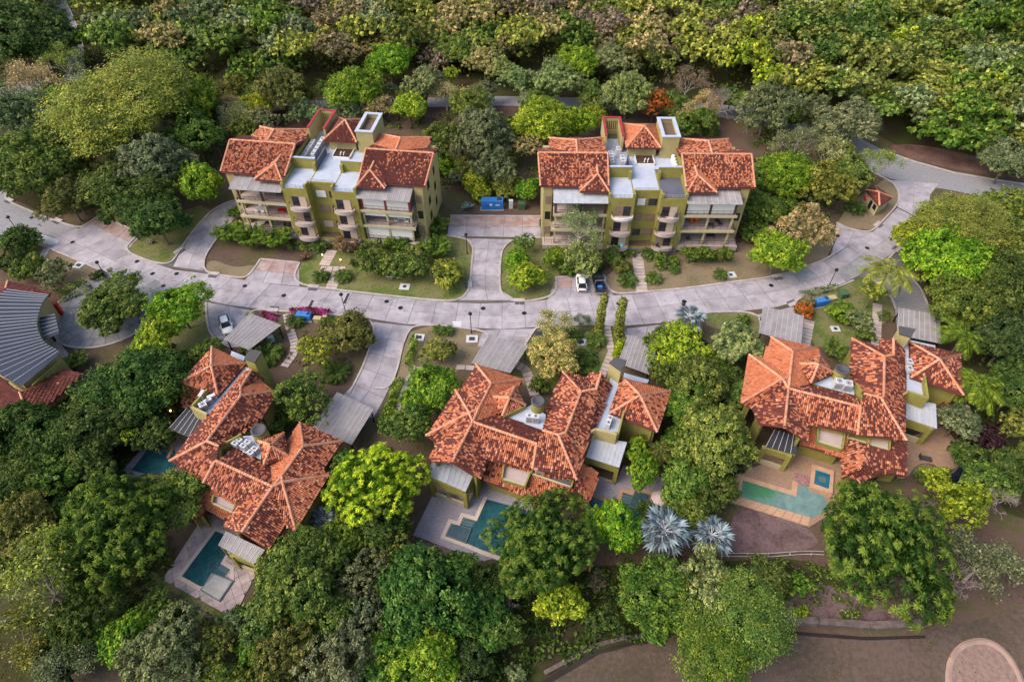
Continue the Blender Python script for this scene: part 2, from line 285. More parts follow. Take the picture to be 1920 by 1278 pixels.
def slabs(U,L,rows,length,m='concrete',pick=None,gap=.045,parent=None,z=.032,th=.04,name='concrete_slab',base=True,n=None):
    d=(res(U,1,0)[1]+res(L,1,0)[1])/2; n=n or max(1,round(d/length)); u=res(U,n,0)[0]; l=res(L,n,0)[0]; parent=parent or road; SLZ[0]+=1; z=z-SLZ[0]*.0008
    if base:
        for i in range(n):
            q=[u[i],u[i+1],l[i+1],l[i]]; roadbase.poly([(p.x,p.y,z) for p in (q if (q[1]-q[0]).cross(q[2]-q[1]).z>0 else q[::-1])])
    for i in range(n):
        for r in range(rows):
            a,b=r/rows,(r+1)/rows; q=[u[i].lerp(l[i],a),u[i+1].lerp(l[i+1],a),u[i+1].lerp(l[i+1],b),u[i].lerp(l[i],b)]
            c=sum(q,Vector())/4; qq=[]
            for p in q:
                v=p-c; qq.append(p-v*min(.4,gap/max(v.length,.05)))
            mm=pick(i,r) if pick else m
            mb=MB(); mb.prism([(p.x,p.y) for p in qq],z+.001,z+th); o=mb.build(name,M[mm],parent)
            me=o.data; me.transform(Matrix.Translation((-c.x,-c.y,0))); o.location=(c.x,c.y,0)
U=[(145,428),(200,452),(240,472),(300,497),(330,507),(380,512),(450,524),(520,534),(578,539),(633,546),(730,557),(843,567),(900,569),(973,567),(1040,561),(1100,556),(1186,552),(1240,546),(1293,541),(1375,530),(1456,520),(1518,500),(1561,482),(1600,455),(1640,433),(1660,413),(1682,390)]
L=[(75,460),(88,465),(175,502),(250,533),(298,546),(383,562),(440,575),(530,583),(600,588),(680,595),(720,602),(776,610),(805,609),(868,614),(950,618),(1005,613),(1073,609),(1123,608),(1170,612),(1255,604),(1320,585),(1400,583),(1480,573),(1506,555),(1568,538),(1615,515),(1673,475),(1690,463),(1740,420)]
def pk(i,r):
    k=random.Random(i*7+r).random(); return 'concdark' if (k<.05 and i>22) or (i>36 and k<.16) else 'concrete'
slabs(U,L,2,3.9,pick=pk)
slabs([(325,500),(335,478),(352,448),(378,416),(402,392),(428,379),(455,372)],[(381,508),(383,495),(386,480),(397,463),(413,440),(432,415),(460,400)],2,3.9)
slabs([(844,406),(1014,407)],[(838,443),(1014,446)],2,3.4,pick=lambda i,r:'redslab' if r==0 else 'concrete')
slabs([(860,563),(873,553),(881,535),(886,480),(887,463),(879,451),(872,447)],[(970,563),(950,558),(939,543),(936,530),(939,480),(944,465),(962,449)],2,4.)
slabs([(700,604),(703,612),(698,640),(681,685),(667,715),(636,750)],[(776,612),(766,619),(753,650),(746,690),(731,728),(700,785)],2,4.)
slabs([(385,566),(388,605),(400,632),(432,652)],[(476,583),(474,600),(470,630),(464,650)],2,3.2)
slabs([(142,433),(188,403)],[(234,475),(266,441)],3,2.8,pick=lambda i,r:'redslab' if i==1 else 'concrete')
slabs([(489,487),(561,494)],[(458,527),(562,537)],2,3.,pick=lambda i,r:'redslab' if r==0 else 'concrete')
slabs([(1043,521),(1133,519)],[(1026,563),(1152,556)],2,3.2,pick=lambda i,r:'redslab' if r==0 and i<1 else 'concrete')
slabs([(905,619),(1002,616)],[(895,650),(985,648)],2,3.); slabs([(1174,616),(1255,607)],[(1176,640),(1244,642)],2,3.)
slabs([(1420,590),(1488,575)],[(1424,612),(1500,604)],2,3.); slabs([(1568,420),(1595,432),(1640,436)],[(1561,480),(1576,470),(1610,450)],2,3.2)
slabs([(1682,388),(1686,370),(1683,352),(1668,338)],[(1740,418),(1740,390),(1745,362),(1760,345)],2,4.)
# plain sheets: cobbled approaches, rear road
def ribbon(name,U,Lw,m,z=.034,n=30):
    b=MB(); u=res(U,n,z)[0]; l=res(Lw,n,z)[0]
    for i in range(n): b.poly([u[i],l[i],l[i+1],u[i+1]] if ((l[i]-u[i]).cross(u[i+1]-u[i])).z>0 else [u[i],u[i+1],l[i+1],l[i]])
    return b.build(name,M[m],kind='structure')
ribbon('cobbled_road',[(-260,345),(0,338),(12,345),(12,376),(50,393),(100,414),(147,428)],[(-260,420),(-40,430),(0,441),(20,444),(40,447),(60,453),(76,460)],'cobble')
ribbon('rear_road',[(-200,160),(158,150),(300,185),(440,193),(700,186),(950,180),(1250,188),(1450,205),(1600,250),(1660,286),(1715,305),(1790,326),(1866,339),(2150,375)],[(-200,185),(150,172),(300,206),(440,210),(700,203),(950,198),(1250,208),(1450,232),(1570,285),(1640,325),(1690,342),(1760,352),(1840,368),(2150,410)],'cobble',n=50)
ribbon('forest_road',[(45,-60),(80,0),(105,40),(127,80),(128,120),(110,165)],[(105,-60),(122,0),(140,40),(157,93),(160,130),(150,172)],'cobble')
ribbon('cobbled_drive',[(1640,522),(1653,535),(1670,555),(1678,580),(1682,620)],[(1700,500),(1712,525),(1730,545),(1741,575),(1750,600)],'cobble')
for px in ([(860,567),(845,565),(873,552),(950,557),(975,566)],[(300,497),(330,480),(345,500),(385,500),(395,514)],[(690,600),(703,612),(766,619),(780,610)],[(1660,480),(1610,520),(1640,524),(1712,520),(1700,470)],[(298,548),(250,534),(213,520),(240,560),(280,590),(300,600),(310,560)],[(376,560),(470,580),(476,585),(385,567)],[(905,617),(1004,614),(1002,620),(900,624)]): flatpoly(px,.03)
# roundabout: two rings of radial slabs
rc=P(203,578); 
for r0,r1,n in ((5.1,7.2,20),(7.25,9.2,26)):
    for i in range(n):
        a,b=2*math.pi*i/n,2*math.pi*(i+1)/n-.012; q=[(rc.x+r*math.cos(t),rc.y+r*math.sin(t)) for r,t in ((r0,a),(r1,a),(r1,(a+b)/2),(r1,b),(r0,b),(r0,(a+b)/2))]
        mb=MB(); mb.prism(q,.033,.072); mb.build('concrete_slab',M['concdark'],road)
roadbase.poly([(rc.x+9.5*math.cos(2*math.pi*i/40),rc.y+9.5*math.sin(2*math.pi*i/40),.0302) for i in range(40)])
def kerb(pts,w=.32,z0=.0,z1=.19,m='kerb',name='kerb',parent=road,px=True,z=0.):
    p=[P(x,y,0) for x,y in pts] if px else [Vector(q) for q in pts]; mb=MB(); k=len(p); A=[];B=[]
    for i in range(k):
        d=(p[min(i+1,k-1)]-p[max(i-1,0)]).normalized(); nn=Vector((-d.y,d.x,0))*w/2; A.append(p[i]+nn); B.append(p[i]-nn)
    for i in range(k-1):
        q=[B[i],B[i+1],A[i+1],A[i]]; lo=[(v.x,v.y,z0) for v in q]; hi=[(v.x,v.y,z1) for v in q]; mb.poly(hi)
        mb.poly([lo[0],lo[1],hi[1],hi[0]]); mb.poly([lo[2],lo[3],hi[3],hi[2]])
        if i==0: mb.poly([lo[3],lo[0],hi[0],hi[3]])
        if i==k-2: mb.poly([lo[1],lo[2],hi[2],hi[1]])
    return mb.build(name,M[m],parent,kind=None if parent else 'structure')
KL=[]
def kc(pts,it=2,**k):
    KL.append(smooth(pts,it,False)); return kerb(smooth(pts,it,False),**k)
kc([(25,336),(10,366),(12,376),(55,395),(100,413),(145,427),(160,424),(188,403)]); kerb([(188,403),(263,438)])
kc([(263,438),(237,462),(240,472),(263,484),(300,495),(318,494),(328,486),(350,450),(376,417),(400,393),(426,380),(456,372)])
kc([(458,400),(430,417),(412,440),(396,463),(385,480),(381,502),(392,513),(450,522),(467,518),(489,486)]); kerb([(489,486),(562,493)])
kc([(562,493),(551,517),(557,529),(578,537),(633,544),(730,555),(831,565),(858,563),(874,553),(881,535),(886,480),(887,463),(879,450),(860,445),(838,442)])
kerb([(844,405),(1015,406)])
kc([(1015,446),(973,447),(955,454),(943,466),(939,480),(936,530),(940,551),(953,562),(973,566),(1000,564),(1034,556),(1044,540),(1042,520)]); kerb([(1042,520),(1134,517)])
kc([(1134,517),(1135,533),(1143,544),(1157,551),(1186,550),(1240,545),(1293,540),(1375,529),(1456,519),(1518,499),(1558,482),(1564,470),(1558,448)])
kc([(1568,418),(1595,431),(1628,436),(1642,428),(1656,413),(1678,390),(1687,372),(1682,352),(1665,337),(1615,313)])
kc([(1740,421),(1715,441),(1690,464),(1673,477),(1665,486)]); kc([(1712,524),(1729,545),(1740,575)]); kc([(1632,521),(1653,536),(1671,556),(1679,580)])
kc([(38,444),(88,464),(175,501),(213,519),(235,545)]); kc([(386,568),(388,605),(396,630),(420,645),(432,652)]); kc([(466,592),(472,584),(488,580),(530,584),(625,590),(688,597),(703,612),(698,640),(681,688),(655,738)])
kc([(704,728),(731,728),(746,690),(754,650),(766,619),(780,611),(805,609),(868,615),(903,620),(916,628)]); kc([(984,648),(1003,616),(1012,613),(1073,610),(1123,609),(1168,613),(1175,632)])
kc([(1243,640),(1250,618),(1258,604),(1320,586),(1373,585),(1402,585),(1424,594)]); kc([(1492,566),(1500,558),(1568,540),(1600,526)])
kerb([(1658,284),(1715,304),(1790,325),(1866,338),(1950,350)],z1=.25); kerb([(123,0),(141,40),(158,93)])
ring=[(rc.x+4.95*math.cos(2*math.pi*i/40),rc.y+4.95*math.sin(2*math.pi*i/40),0) for i in range(41)]; kerb(ring,px=False)
ring=[(rc.x+9.3*math.cos(2*math.pi*i/40),rc.y+9.3*math.sin(2*math.pi*i/40),0) for i in range(18,39)]; kerb(ring,px=False)
rb=roadbase.build('road_base',M['joint'],road)
# white painted patches on the road
for px in ([(74,438),(110,450),(108,456),(92,459),(66,449)],[(848,602),(865,602),(865,614),(852,613)]):
    mb=MB(); pts=[P(x,y,.077) for x,y in px]; mb.poly(pts[::-1]); mb.build('painted_patch',M['lightgrey'],road)
# ---------------------------------------------------------------- garden paths
def path(px,w,step,m='path',gap=.13,name='garden_path'):
    o=empty(name); o['kind']='structure'
    pts=[P(x,y,0) for x,y in px]; d=[0]
    for i in range(len(pts)-1): d.append(d[-1]+(pts[i+1]-pts[i]).length)
    def at(s):
        i=0
        while i<len(d)-2 and d[i+1]<s: i+=1
        dr=(pts[i+1]-pts[i]).normalized(); return pts[i]+dr*(s-d[i]),Vector((-dr.y,dr.x,0))
    n=max(1,round(d[-1]/step))
    for i in range(n):
        p,a=at(d[-1]*i/n+gap/2); q,b=at(d[-1]*(i+1)/n-gap/2)
        mb=MB(); mb.prism([((p-a*w/2).x,(p-a*w/2).y),((q-b*w/2).x,(q-b*w/2).y),((q+b*w/2).x,(q+b*w/2).y),((p+a*w/2).x,(p+a*w/2).y)],.0,.1+.015*(i%3)); mb.build('paving_slab',M[m],o)
    return o
path([(620,543),(636,505)],2.,.8); path([(600,505),(647,506)],1.6,1.2); path([(608,498),(623,470)],2.,.7)
path([(1204,548),(1199,515),(1196,487),(1191,470)],2.,.9)
path([(538,588),(543,615),(553,645),(550,665),(533,688)],1.3,.8); path([(1138,612),(1142,640),(1147,660),(1135,688),(1126,710)],1.2,.85)
path([(962,680),(985,692),(993,712),(1003,742)],1.5,1.); path([(855,688),(890,690)],.9,1.2); path([(787,688),(768,712),(755,745),(748,790)],1.3,1.3,'kerb')
path([(1518,600),(1509,648)],1.6,.8); path([(1645,570),(1642,648)],1.5,.7); path([(88,466),(76,488)],1.3,1.3,'kerb')
# ---------------------------------------------------------------- street things
mh=thing('manhole_cover','','manhole'); a=MB(); a.lathe([(.5,0),(.5,.012),(.42,.016)],n=18); a.build('rim',M['grey'],mh); a=MB(); a.lathe([(.42,0),(.42,.02),(.3,.026),(.05,.026)],n=18); a.build('lid',M['black'],mh)
MH=[(59,408,'on the grey cobbled road west of the white painted patch'),(136,454,'on the road just east of the white painted patch'),(257,490,'on the road beside the first parking bay lawn'),(286,513,'left of two on the road before the left drive'),(331,513,'right of two on the road before the left drive'),(306,536,'at the top of the bright green tree by the roundabout'),(459,536,'on the road opposite the bare dirt island'),(532,554,'on the road below the second parking bay'),(725,565,'upper of two on the road below the left lawn'),(751,577,'lower of two on the road below the left lawn'),(906,578,'on the road at the mouth of the courtyard drive'),(983,587,'on the road below the double drain of the courtyard island'),(1160,569,'on the road between the two leaning yellow-green plants'),(1283,565,'on the road above the silver fan palm'),(1446,535,'on the road below the drain of the right lawn'),(1626,465,'on the road bend near the dark patched slabs')]
for i,(x,y,w) in enumerate(MH):
    o=mh if i==0 else copy_tree(mh); p=P(x,y,.075); o.location=p; tag(o,'round dark manhole cover '+w,'manhole','manhole covers in the road')
sd_=thing('storm_drain','','drain'); a=MB(); a.box(0,.35,0,1.9,.75,.22); a.build('inlet_slab',M['kerb'],sd_)
for s in (-1,1):
    a=MB(); a.box(s*.42,-.3,.02,.72,.62,.06); a.build('grate',M['black'],sd_)
    a=MB()
    for k in range(4): a.box(s*.42-.24+k*.16,-.3,.08,.05,.56,.015)
    a.build('grate_bars',M['grey'],sd_)
for i,(x,y,ang,w) in enumerate([(16,377,-30,'at the kerb bend of the grey cobbled road'),(107,415,-28,'at the kerb below the small olive tree'),(62,446,152,'beside the left lamp post'),(203,510,150,'at the foot of the second lamp post'),(338,471,62,'on the left drive kerb beside the lawn corner'),(400,516,-8,'at the kerb of the bare dirt island'),(587,540,-8,'at the kerb left of the left stepped path'),(513,579,174,'beside the magenta flower bed'),(878,533,-90,'upright on the courtyard drive kerb beside the lawn'),(974,566,0,'at the kerb of the courtyard island'),(1458,520,10,'at the kerb of the right lawn'),(1485,568,206,'beside the orange shrubs by the blue generator'),(1648,422,40,'at the kerb corner below the guard hut'),(1681,466,218,'on the outer kerb of the bend by the palm')]):
    o=sd_ if i==0 else copy_tree(sd_); o.location=P(x,y,.05); o.rotation_euler.z=math.radians(ang); tag(o,'black twin-grate storm drain '+w,'drain','storm drains along the kerbs')
lp=thing('street_lamp','','lamp post'); a=MB(); a.lathe([(.14,0),(.14,.25),(.07,.35),(.055,4.3)],n=8); a.build('post',M['black'],lp)
a=MB(); a.lathe([(.06,4.3),(.3,4.36),(.34,4.5),(.3,4.62)],n=10); a.build('lamp_housing',M['black'],lp); a=MB(); a.lathe([(.3,4.62),(.16,4.78),(.03,4.84)],n=10); a.build('cap',M['black'],lp)
for i,(x,y,w) in enumerate([(40,443,'on the verge at the start of the concrete road'),(204,528,'beside the roundabout tree'),(876,476,'on the dirt strip of the courtyard drive'),(884,624,'in front of the villa garden with two square pads'),(649,588,'beside the bougainvillea hedge and blue generator'),(1551,542,'behind the clipped hedge at the right blue generator'),(1554,478,'under the tan-leaved tree at the side drive'),(1272,606,'beside the silver fan palm at the roadside')]):
    o=lp if i==0 else copy_tree(lp); o.location=P(x,y,0); tag(o,'black street lamp post '+w,'lamp post','street lamps along the road')
# speed bumps made of black segments
for (a0,b0,w) in (((654,550),(645,569),'nearer the left lawn'),((586.5,563),(578,580),'nearer the magenta flower bed')):
    p,q=P(*a0,.07),P(*b0,.07); t=thing('speed_bump','segmented black rubber speed bump across half the road, '+w,'speed bump',p,0,'speed bumps'); d=(q-p)
    for k in range(5):
        a=MB(); c=d*(k+.5)/5; a.box(c.x,c.y,0,d.length/5*.8,.42,.06,math.atan2(d.y,d.x)); a.build('segment',M['black'],t)
def pad(x,y,s,lab,lidc='grey',rz=0.,hole=True,h=.16):
    t=thing('utility_pad',lab,'utility cover',P(x,y,0),rz,'utility covers in the gardens'); a=MB(); a.box(0,0,0,s,s*.85,h); a.build('pad',M['lightgrey' if lidc!='black' else 'dmetal'],t)
    a=MB()
    if hole: a.lathe([(.34,h),(.34,h+.03),(.05,h+.05)],n=14)
    else: a.box(0,0,h,s*.5,s*.4,.04)
    a.build('lid',M['dmetal'],t)
pad(759,538,1.8,'square concrete pad with round lid on the lawn beside the left block',rz=-.1); pad(1370,516,1.8,'square concrete pad with round lid on the dry lawn of the right block',rz=.15); pad(148,498,1.8,'pale square utility cover on dry grass near the second lamp post',hole=False,rz=-.3)
pad(786,633,1.7,'pale square utility cover on the corner by the tall thin hedge',hole=False,rz=-.1); pad(885,636,1.9,'pale square utility cover beside the carport of the middle villa',hole=False); pad(1090,642,1.7,'pale square utility cover among palms left of the stepping path',hole=False)
pad(1010,626,1.2,'black square cover below the thin grey tree',lidc='black',hole=False); pad(780,1041,1.3,'small square drain box in the leaf litter below the middle villa',hole=False); pad(1566,617,1.4,'concrete cover with round lid on the small lawn of the right villa'); pad(1392,598,1.6,'pale utility cover on the lawn beside the right villa carport',hole=False); pad(996,452,1.,'small concrete box at the corner of the courtyard island',hole=False)
def generator(x,y,L_,Wd,h,rz,lab,plates=False):
    t=thing('generator_box',lab,'generator',P(x,y,0),rz); a=MB(); a.box(0,0,0,L_+.3,Wd+.3,.12); a.build('plinth',M['kerb'],t)
    a=MB(); a.box(0,0,.12,L_,Wd,h-.3); a.prism([(-L_/2,-Wd/2),(L_/2,-Wd/2),(L_/2,Wd/2),(-L_/2,Wd/2)],h-.18,h); a.build('housing',M['blue'],t)
    for k in range(3):
        a=MB(); a.box(-L_/2+(k+.5)*L_/3,-Wd/2-.012,.3,L_/3-.12,.03,h-.7); a.build('door',M['blue'],t)
    a=MB(); a.box(L_*.33,.1,h,L_*.22,Wd*.5,.05)
    for k in range(5): a.box(L_*.33,-.15*Wd+k*.15*Wd,h+.05,L_*.2,.05,.03)
    a.build('vent',M['dmetal'],t); a=MB(); a.tube([(-L_*.3,0,h),(-L_*.3,0,h+.45),(-L_*.2,0,h+.5)],.07); a.build('exhaust',M['grey'],t)
    if plates:
        for u,w,s in ((-.05,.5,.45),(.25,.8,.25)):
            a=MB(); a.box(u*L_,-Wd/2-.04,h*.55,w,.02,s); a.build('label_plate',M['whitep'],t)
        a=MB(); a.tube([(-L_*.32,-Wd/2-.04,h*.5),(-L_*.25,-Wd/2-.04,h*.55),(-L_*.2,-Wd/2-.04,h*.48),(-L_*.15,-Wd/2-.04,h*.52)],.07,5); a.build('emblem',M['black'],t)
generator(923,390,4.4,1.6,2.1,0.,'large blue generator cabinet standing behind the courtyard drive',True)
generator(572,598,2.5,1.1,1.3,-.1,'blue generator cabinet behind the bougainvillea hedge'); generator(1537,572,2.5,1.1,1.4,.25,'blue generator cabinet beside the orange shrubs')
def cabinet(x,y,sx,sy,h,m,rz,lab,cat='utility box'):
    t=thing('utility_cabinet',lab,cat,P(x,y,0),rz); a=MB(); a.box(0,0,0,sx,sy,h*.9); a.build('housing',M[m],t); a=MB(); a.prism([(-sx*.54,-sy*.54),(sx*.54,-sy*.54),(sx*.54,sy*.54),(-sx*.54,sy*.54)],h*.9,h); a.build('lid',M[m],t); a=MB(); a.box(sx*.2,-sy/2-.02,h*.45,.08,.05,.25); a.build('handle',M['black'],t); return t
cabinet(978,391,1.3,1.2,1.5,'green',0,'green transformer box right of the large blue generator'); cabinet(958,390,.8,.6,1.9,'lightgrey',0,'tall pale grey cabinet right of the large blue generator')
cabinet(597,603,1.2,.8,1.,'tanbox',-.1,'wide tan utility box right of the bougainvillea generator'); cabinet(611,598,.7,.7,.9,'tanbox',-.1,'small tan utility box left of the olive roadside tree')
cabinet(1559,562,1.2,.9,.7,'tanbox',.2,'tan utility box behind the right clipped hedge'); cabinet(1579,556,1.4,1.2,1.1,'green',.2,'green transformer box behind the right clipped hedge'); cabinet(41,473,1.4,1.1,1.1,'green',-.3,'green transformer box in the left roadside shrubs'); cabinet(510,640,.9,.5,1.2,'whitep',.6,'white cabinet at the edge of the left villa carport')
sg=thing('road_sign','yellow diamond warning sign beside the forest road','sign',P(152,82,0)); a=MB(); a.lathe([(.05,0),(.05,2.6)],n=6); a.build('post',M['steel'],sg); a=MB(); a.poly([(-.55,-.06,2.6),(0,-.06,2.05),(.55,-.06,2.6),(0,-.06,3.15)]); a.poly([(-.55,-.04,2.6),(0,-.04,3.15),(.55,-.04,2.6),(0,-.04,2.05)]); a.build('panel',M['yellow'],sg)
def gardenlamp(x,y,lab,h=.6,e=0):
    t=thing('garden_lamp',lab,'lamp',P(x,y,0)); a=MB(); a.lathe([(.05,0),(.05,h)],n=6); a.build('post',M['black'],t); a=MB(); a.lathe([(.13,h),(.15,h+.2),(.05,h+.28)],n=8); a.build('bulb',M['lamp'],t)
    if e:
        l=bpy.data.lights.new('glow','POINT'); l.energy=e; l.color=(1,.6,.25); l.shadow_soft_size=.15; o=bpy.data.objects.new('glow',l); COL.objects.link(o); o.parent=t; o.location=(0,0,h+.5)
gardenlamp(67,489,'lit garden lamp in the left shrubs, the one beside the path',e=6); gardenlamp(48,502,'lit garden lamp in the left shrubs, the lower one',e=6); gardenlamp(90,578,'lit lamp under the corner of the fan-shaped metal roof',2.2,e=60); gardenlamp(323,775,'lit garden lamp beside the left villa upper pool',e=8); gardenlamp(1472,866,'small lit lamp at the terrace corner of the right villa',e=6); gardenlamp(632,469,'small lit lamp at the top of the left stepped path',.9,e=6); gardenlamp(606,484,'small path lamp left of the left stepped path',.7,e=4); gardenlamp(640,493,'small path lamp right of the left stepped path',.7,e=4)
# golf edge: retaining wall in stone blocks, ditch, bunkers, pipe rail
M['ditch']=mat('ditch_mud',(.035,.026,.022),.8,var=.4)
def blockwall(px,h,w,lab):
    t=thing('retaining_wall',lab,'wall'); pts=[P(x,y,0) for x,y in px]
    for i in range(len(pts)-1):
        d=pts[i+1]-pts[i]; n=max(1,round(d.length/4.5))
        for k in range(n):
            a=MB(); c=pts[i]+d*(k+.5)/n; a.box(c.x,c.y,0,d.length/n-.1,w,h,math.atan2(d.y,d.x)); a.build('block',M['kerbdark'],t)
M['kerbdark']=mat('old_concrete',(.19,.145,.13),.9,var=.5,scale=1.,objvar=.15)
blockwall([(1455,1163),(1530,1168),(1625,1176),(1730,1172)],.9,.8,'low stained concrete retaining wall at the edge of the golf course'); blockwall([(1020,1262),(1070,1235),(1110,1212),(1170,1196),(1235,1190)],.28,.45,'low concrete ditch wall curving below the trees')
blockwall([(300,1105),(380,1150),(450,1190)],.35,.3,'thin low garden wall below the left villa pool deck')
ribbon('drainage_ditch',[(1445,1180),(1530,1186),(1625,1193),(1735,1190)],[(1445,1187),(1530,1193),(1625,1200),(1735,1196)],'ditch',.03,12); ribbon('drainage_ditch',[(990,1290),(1030,1268),(1075,1242),(1115,1219),(1175,1204),(1240,1198)],[(1000,1300),(1045,1272),(1090,1246),(1130,1222),(1185,1209),(1240,1204)],'ditch',.03,14)
def bunker(px,px2):
    pts=[P(x,y,0) for x,y in smooth(px,3)]; c=sum(pts,Vector())/len(pts); t=empty('bunker'); t['kind']='structure'; b=MB(); n=len(pts)
    rings=[(1.,.03),(.93,.16),(.84,.1),(.72,.06),(.6,.075),(.48,.05),(.3,.06)]
    V=[[tuple((c+(p-c)*s)[:2])+(z,) for p in pts] for s,z in rings]
    for i in range(len(rings)-1):
        for j in range(n): b.poly([V[i][j],V[i][(j+1)%n],V[i+1][(j+1)%n],V[i+1][j]][::-1],0 if i<2 else 1)
    b.poly(V[-1][::-1],1); b.build('sand',[M['sand'],M['sanddark']],t,smooth=True)
M['sanddark']=mat('raked_sand',(.3,.2,.165),.95,var=.3,scale=.5,bump=.6,bscale=4)
bunker([(1772,1300),(1772,1240),(1795,1205),(1835,1192),(1875,1205),(1905,1240),(1925,1285),(1930,1360),(1850,1390),(1780,1370)],0); bunker([(1655,1290),(1680,1277),(1705,1280),(1720,1300),(1690,1330)],0)
fr=thing('pipe_rail','white double pipe rail on short posts below the litter slope','fence')
for off in (0,6):
    a=MB(); a.tube([P(x,y+off,.45) for x,y in ((1356,1036),(1440,1037),(1510,1032),(1545,1033))],.045,6); a.build('rail',M['kerb'],fr)
for x in (1360,1400,1440,1480,1520):
    a=MB(); p=P(x,1040,.0); a.box(p.x,p.y,0,.08,.3,.42); a.build('post',M['grey'],fr)
# ---------------------------------------------------------------- tiled roofs
def inpoly(x,y,poly):
    r=np.zeros(len(x),bool); n=len(poly); j=n-1
    for i in range(n):
        xi,yi=poly[i]; xj,yj=poly[j]
        if yi!=yj: r^=((yi>y)!=(yj>y))&(x<(xj-xi)*(y-yi)/(yj-yi)+xi)
        j=i
    return r
def facepl(p):
    n=Vector()
    for i in range(len(p)):
        a,b=p[i],p[(i+1)%len(p)]; n+=Vector(((a.y-b.y)*(a.z+b.z),(a.z-b.z)*(a.x+b.x),(a.x-b.x)*(a.y+b.y)))
    n.normalize(); 
    if n.z<0: n=-n
    return sum(p,Vector())/len(p),n
def tiled_roof(parent,faces,org=(0,0,0),seed=1,extra=(),walls=None,wallm='olive',drop=.3,row=.36,colw=.26,flatc=.6,noeave=()):
    # faces: (list of points, share of dark tiles)
    rs=np.random.RandomState(seed); org=Vector(org); V=[];F=0;T=[]; fac=[]; E={}
    from mathutils.geometry import tessellate_polygon as tess
    bed=MB()
    for pts,dark in faces:
        p=[Vector(q) for q in pts]; c,n=facepl(p); fac.append((p,c,n))
        A=sum(p[i].x*p[(i+1)%len(p)].y-p[(i+1)%len(p)].x*p[i].y for i in range(len(p))); q=p if A>0 else p[::-1]
        tris=[tuple(q[i] for i in t) for t in tess([[Vector((v.x,v.y,0)) for v in q]])]
        tris=[t if (t[1]-t[0]).to_2d().cross((t[2]-t[0]).to_2d())>0 else t[::-1] for t in tris]
        for t in tris: bed.poly([v-Vector((0,0,.03)) for v in t]); bed.poly([v-Vector((0,0,drop)) for v in t[::-1]])
        for i in range(len(p)):
            k=tuple(sorted((tuple(round(t,2) for t in p[i]),tuple(round(t,2) for t in p[(i+1)%len(p)])))); E.setdefault(k,[]).append((len(fac)-1,p[i],p[(i+1)%len(p)]))
        e=Vector((n.x*n.z,n.y*n.z,-(n.x**2+n.y**2)))
        if e.length<1e-4: e=Vector((0,-1,0))
        e.normalize(); s=n.cross(e); a=np.array([(v-c).dot(s) for v in p]); b=np.array([(v-c).dot(e) for v in p])
        ca=np.arange(math.floor(a.min()/colw),math.ceil(a.max()/colw)+1); cb=np.arange(math.floor(b.min()/row),math.ceil(b.max()/row)+1)
        GA,GB=np.meshgrid(ca,cb,indexing='ij'); x=(GA.ravel()+.5)*colw; y=(GB.ravel()+.5)*row+b.max()%row*0
        ok=inpoly(x,y,list(zip(a,b))); GA=GA.ravel()[ok]; GB=GB.ravel()[ok]; x=x[ok]; y=y[ok]
        if not len(x): continue
        N=len(x); h=rs.rand(400,400); run=rs.randint(0,3,400)
        d=h[GA%400,GB%400]*.72+h[(GA+130)%400,((GB+run[GA%400])//2)%400]*.28; d=np.clip((d-.06)/.88,0,1); lf=.5+.5*np.sin(x*.9+seed)*np.cos(y*.7+seed*2); lf2=.5+.5*np.sin(x*.33+1.7*seed)*np.sin(y*.45+seed)
        pd=np.clip(dark*(.45+.6*lf+.5*lf2),0,.95)+(.0 if dark<.12 else .04); isd=d<pd; isd|=rs.rand(N)<(dark*.18 if dark<.9 else .93)
        tone=(.05*lf2*(~isd))+np.where(isd,rs.uniform(0,.33,N),np.where(rs.rand(N)<.09,rs.uniform(.84,1,N),rs.uniform(.5,.82,N)))
        if dark<.15: tone=np.where(isd,rs.uniform(.35,.5,N),rs.uniform(.55,.8,N))
        C=np.array(c)[None]; S=np.array(s)[None]; Eo=np.array(e)[None]; Nn=np.array(n)[None]
        mid=C+x[:,None]*S+y[:,None]*Eo
        for A_t,B_t,C_t in tris:     # settle every tile on the roof deck
            dd=(B_t.y-C_t.y)*(A_t.x-C_t.x)+(C_t.x-B_t.x)*(A_t.y-C_t.y)
            if abs(dd)<1e-6: continue
            l1=((B_t.y-C_t.y)*(mid[:,0]-C_t.x)+(C_t.x-B_t.x)*(mid[:,1]-C_t.y))/dd; l2=((C_t.y-A_t.y)*(mid[:,0]-C_t.x)+(A_t.x-C_t.x)*(mid[:,1]-C_t.y))/dd; l3=1-l1-l2
            ins=(l1>-.02)&(l2>-.02)&(l3>-.02); mid[:,2]=np.where(ins,l1*A_t.z+l2*B_t.z+l3*C_t.z,mid[:,2])
        jit=rs.normal(0,.012,(N,1))
        rings=[]
        for t,r,lift in ((-.53,.11,.0),(.53,.135,.04)):
            for ang in (0,60,120,180):
                rings.append(mid+Eo*(t*row)+S*(r*math.cos(math.radians(ang))+jit)+Nn*(r*.85*math.sin(math.radians(ang))+lift))
        V.append(np.stack(rings,1)); T.append(tone)
    # ridges and hips: shared convex edges
    ridge=[]
    for k,l in E.items():
        if len(l)==2:
            m=(l[0][1]+l[0][2])/2; f0,f1=fac[l[0][0]],fac[l[1][0]]
            if (f1[1]-m).dot(f0[2])<-.02: ridge.append((l[0][1],l[0][2]))
        elif len(l)==1:
            i,p,q=l[0]; 
            bed.poly([p-Vector((0,0,.03)),q-Vector((0,0,.03)),q-Vector((0,0,drop)),p-Vector((0,0,drop))],1)
    ridge+= [(Vector(a),Vector(b)) for a,b in extra]
    bed.build('roof',[M['under'],M['fascia']],parent,org); roof=parent.children[-1] if parent else None
    V=np.concatenate(V)-np.array(org); tone=np.concatenate(T); N=len(V); base=np.arange(N)[:,None]*8
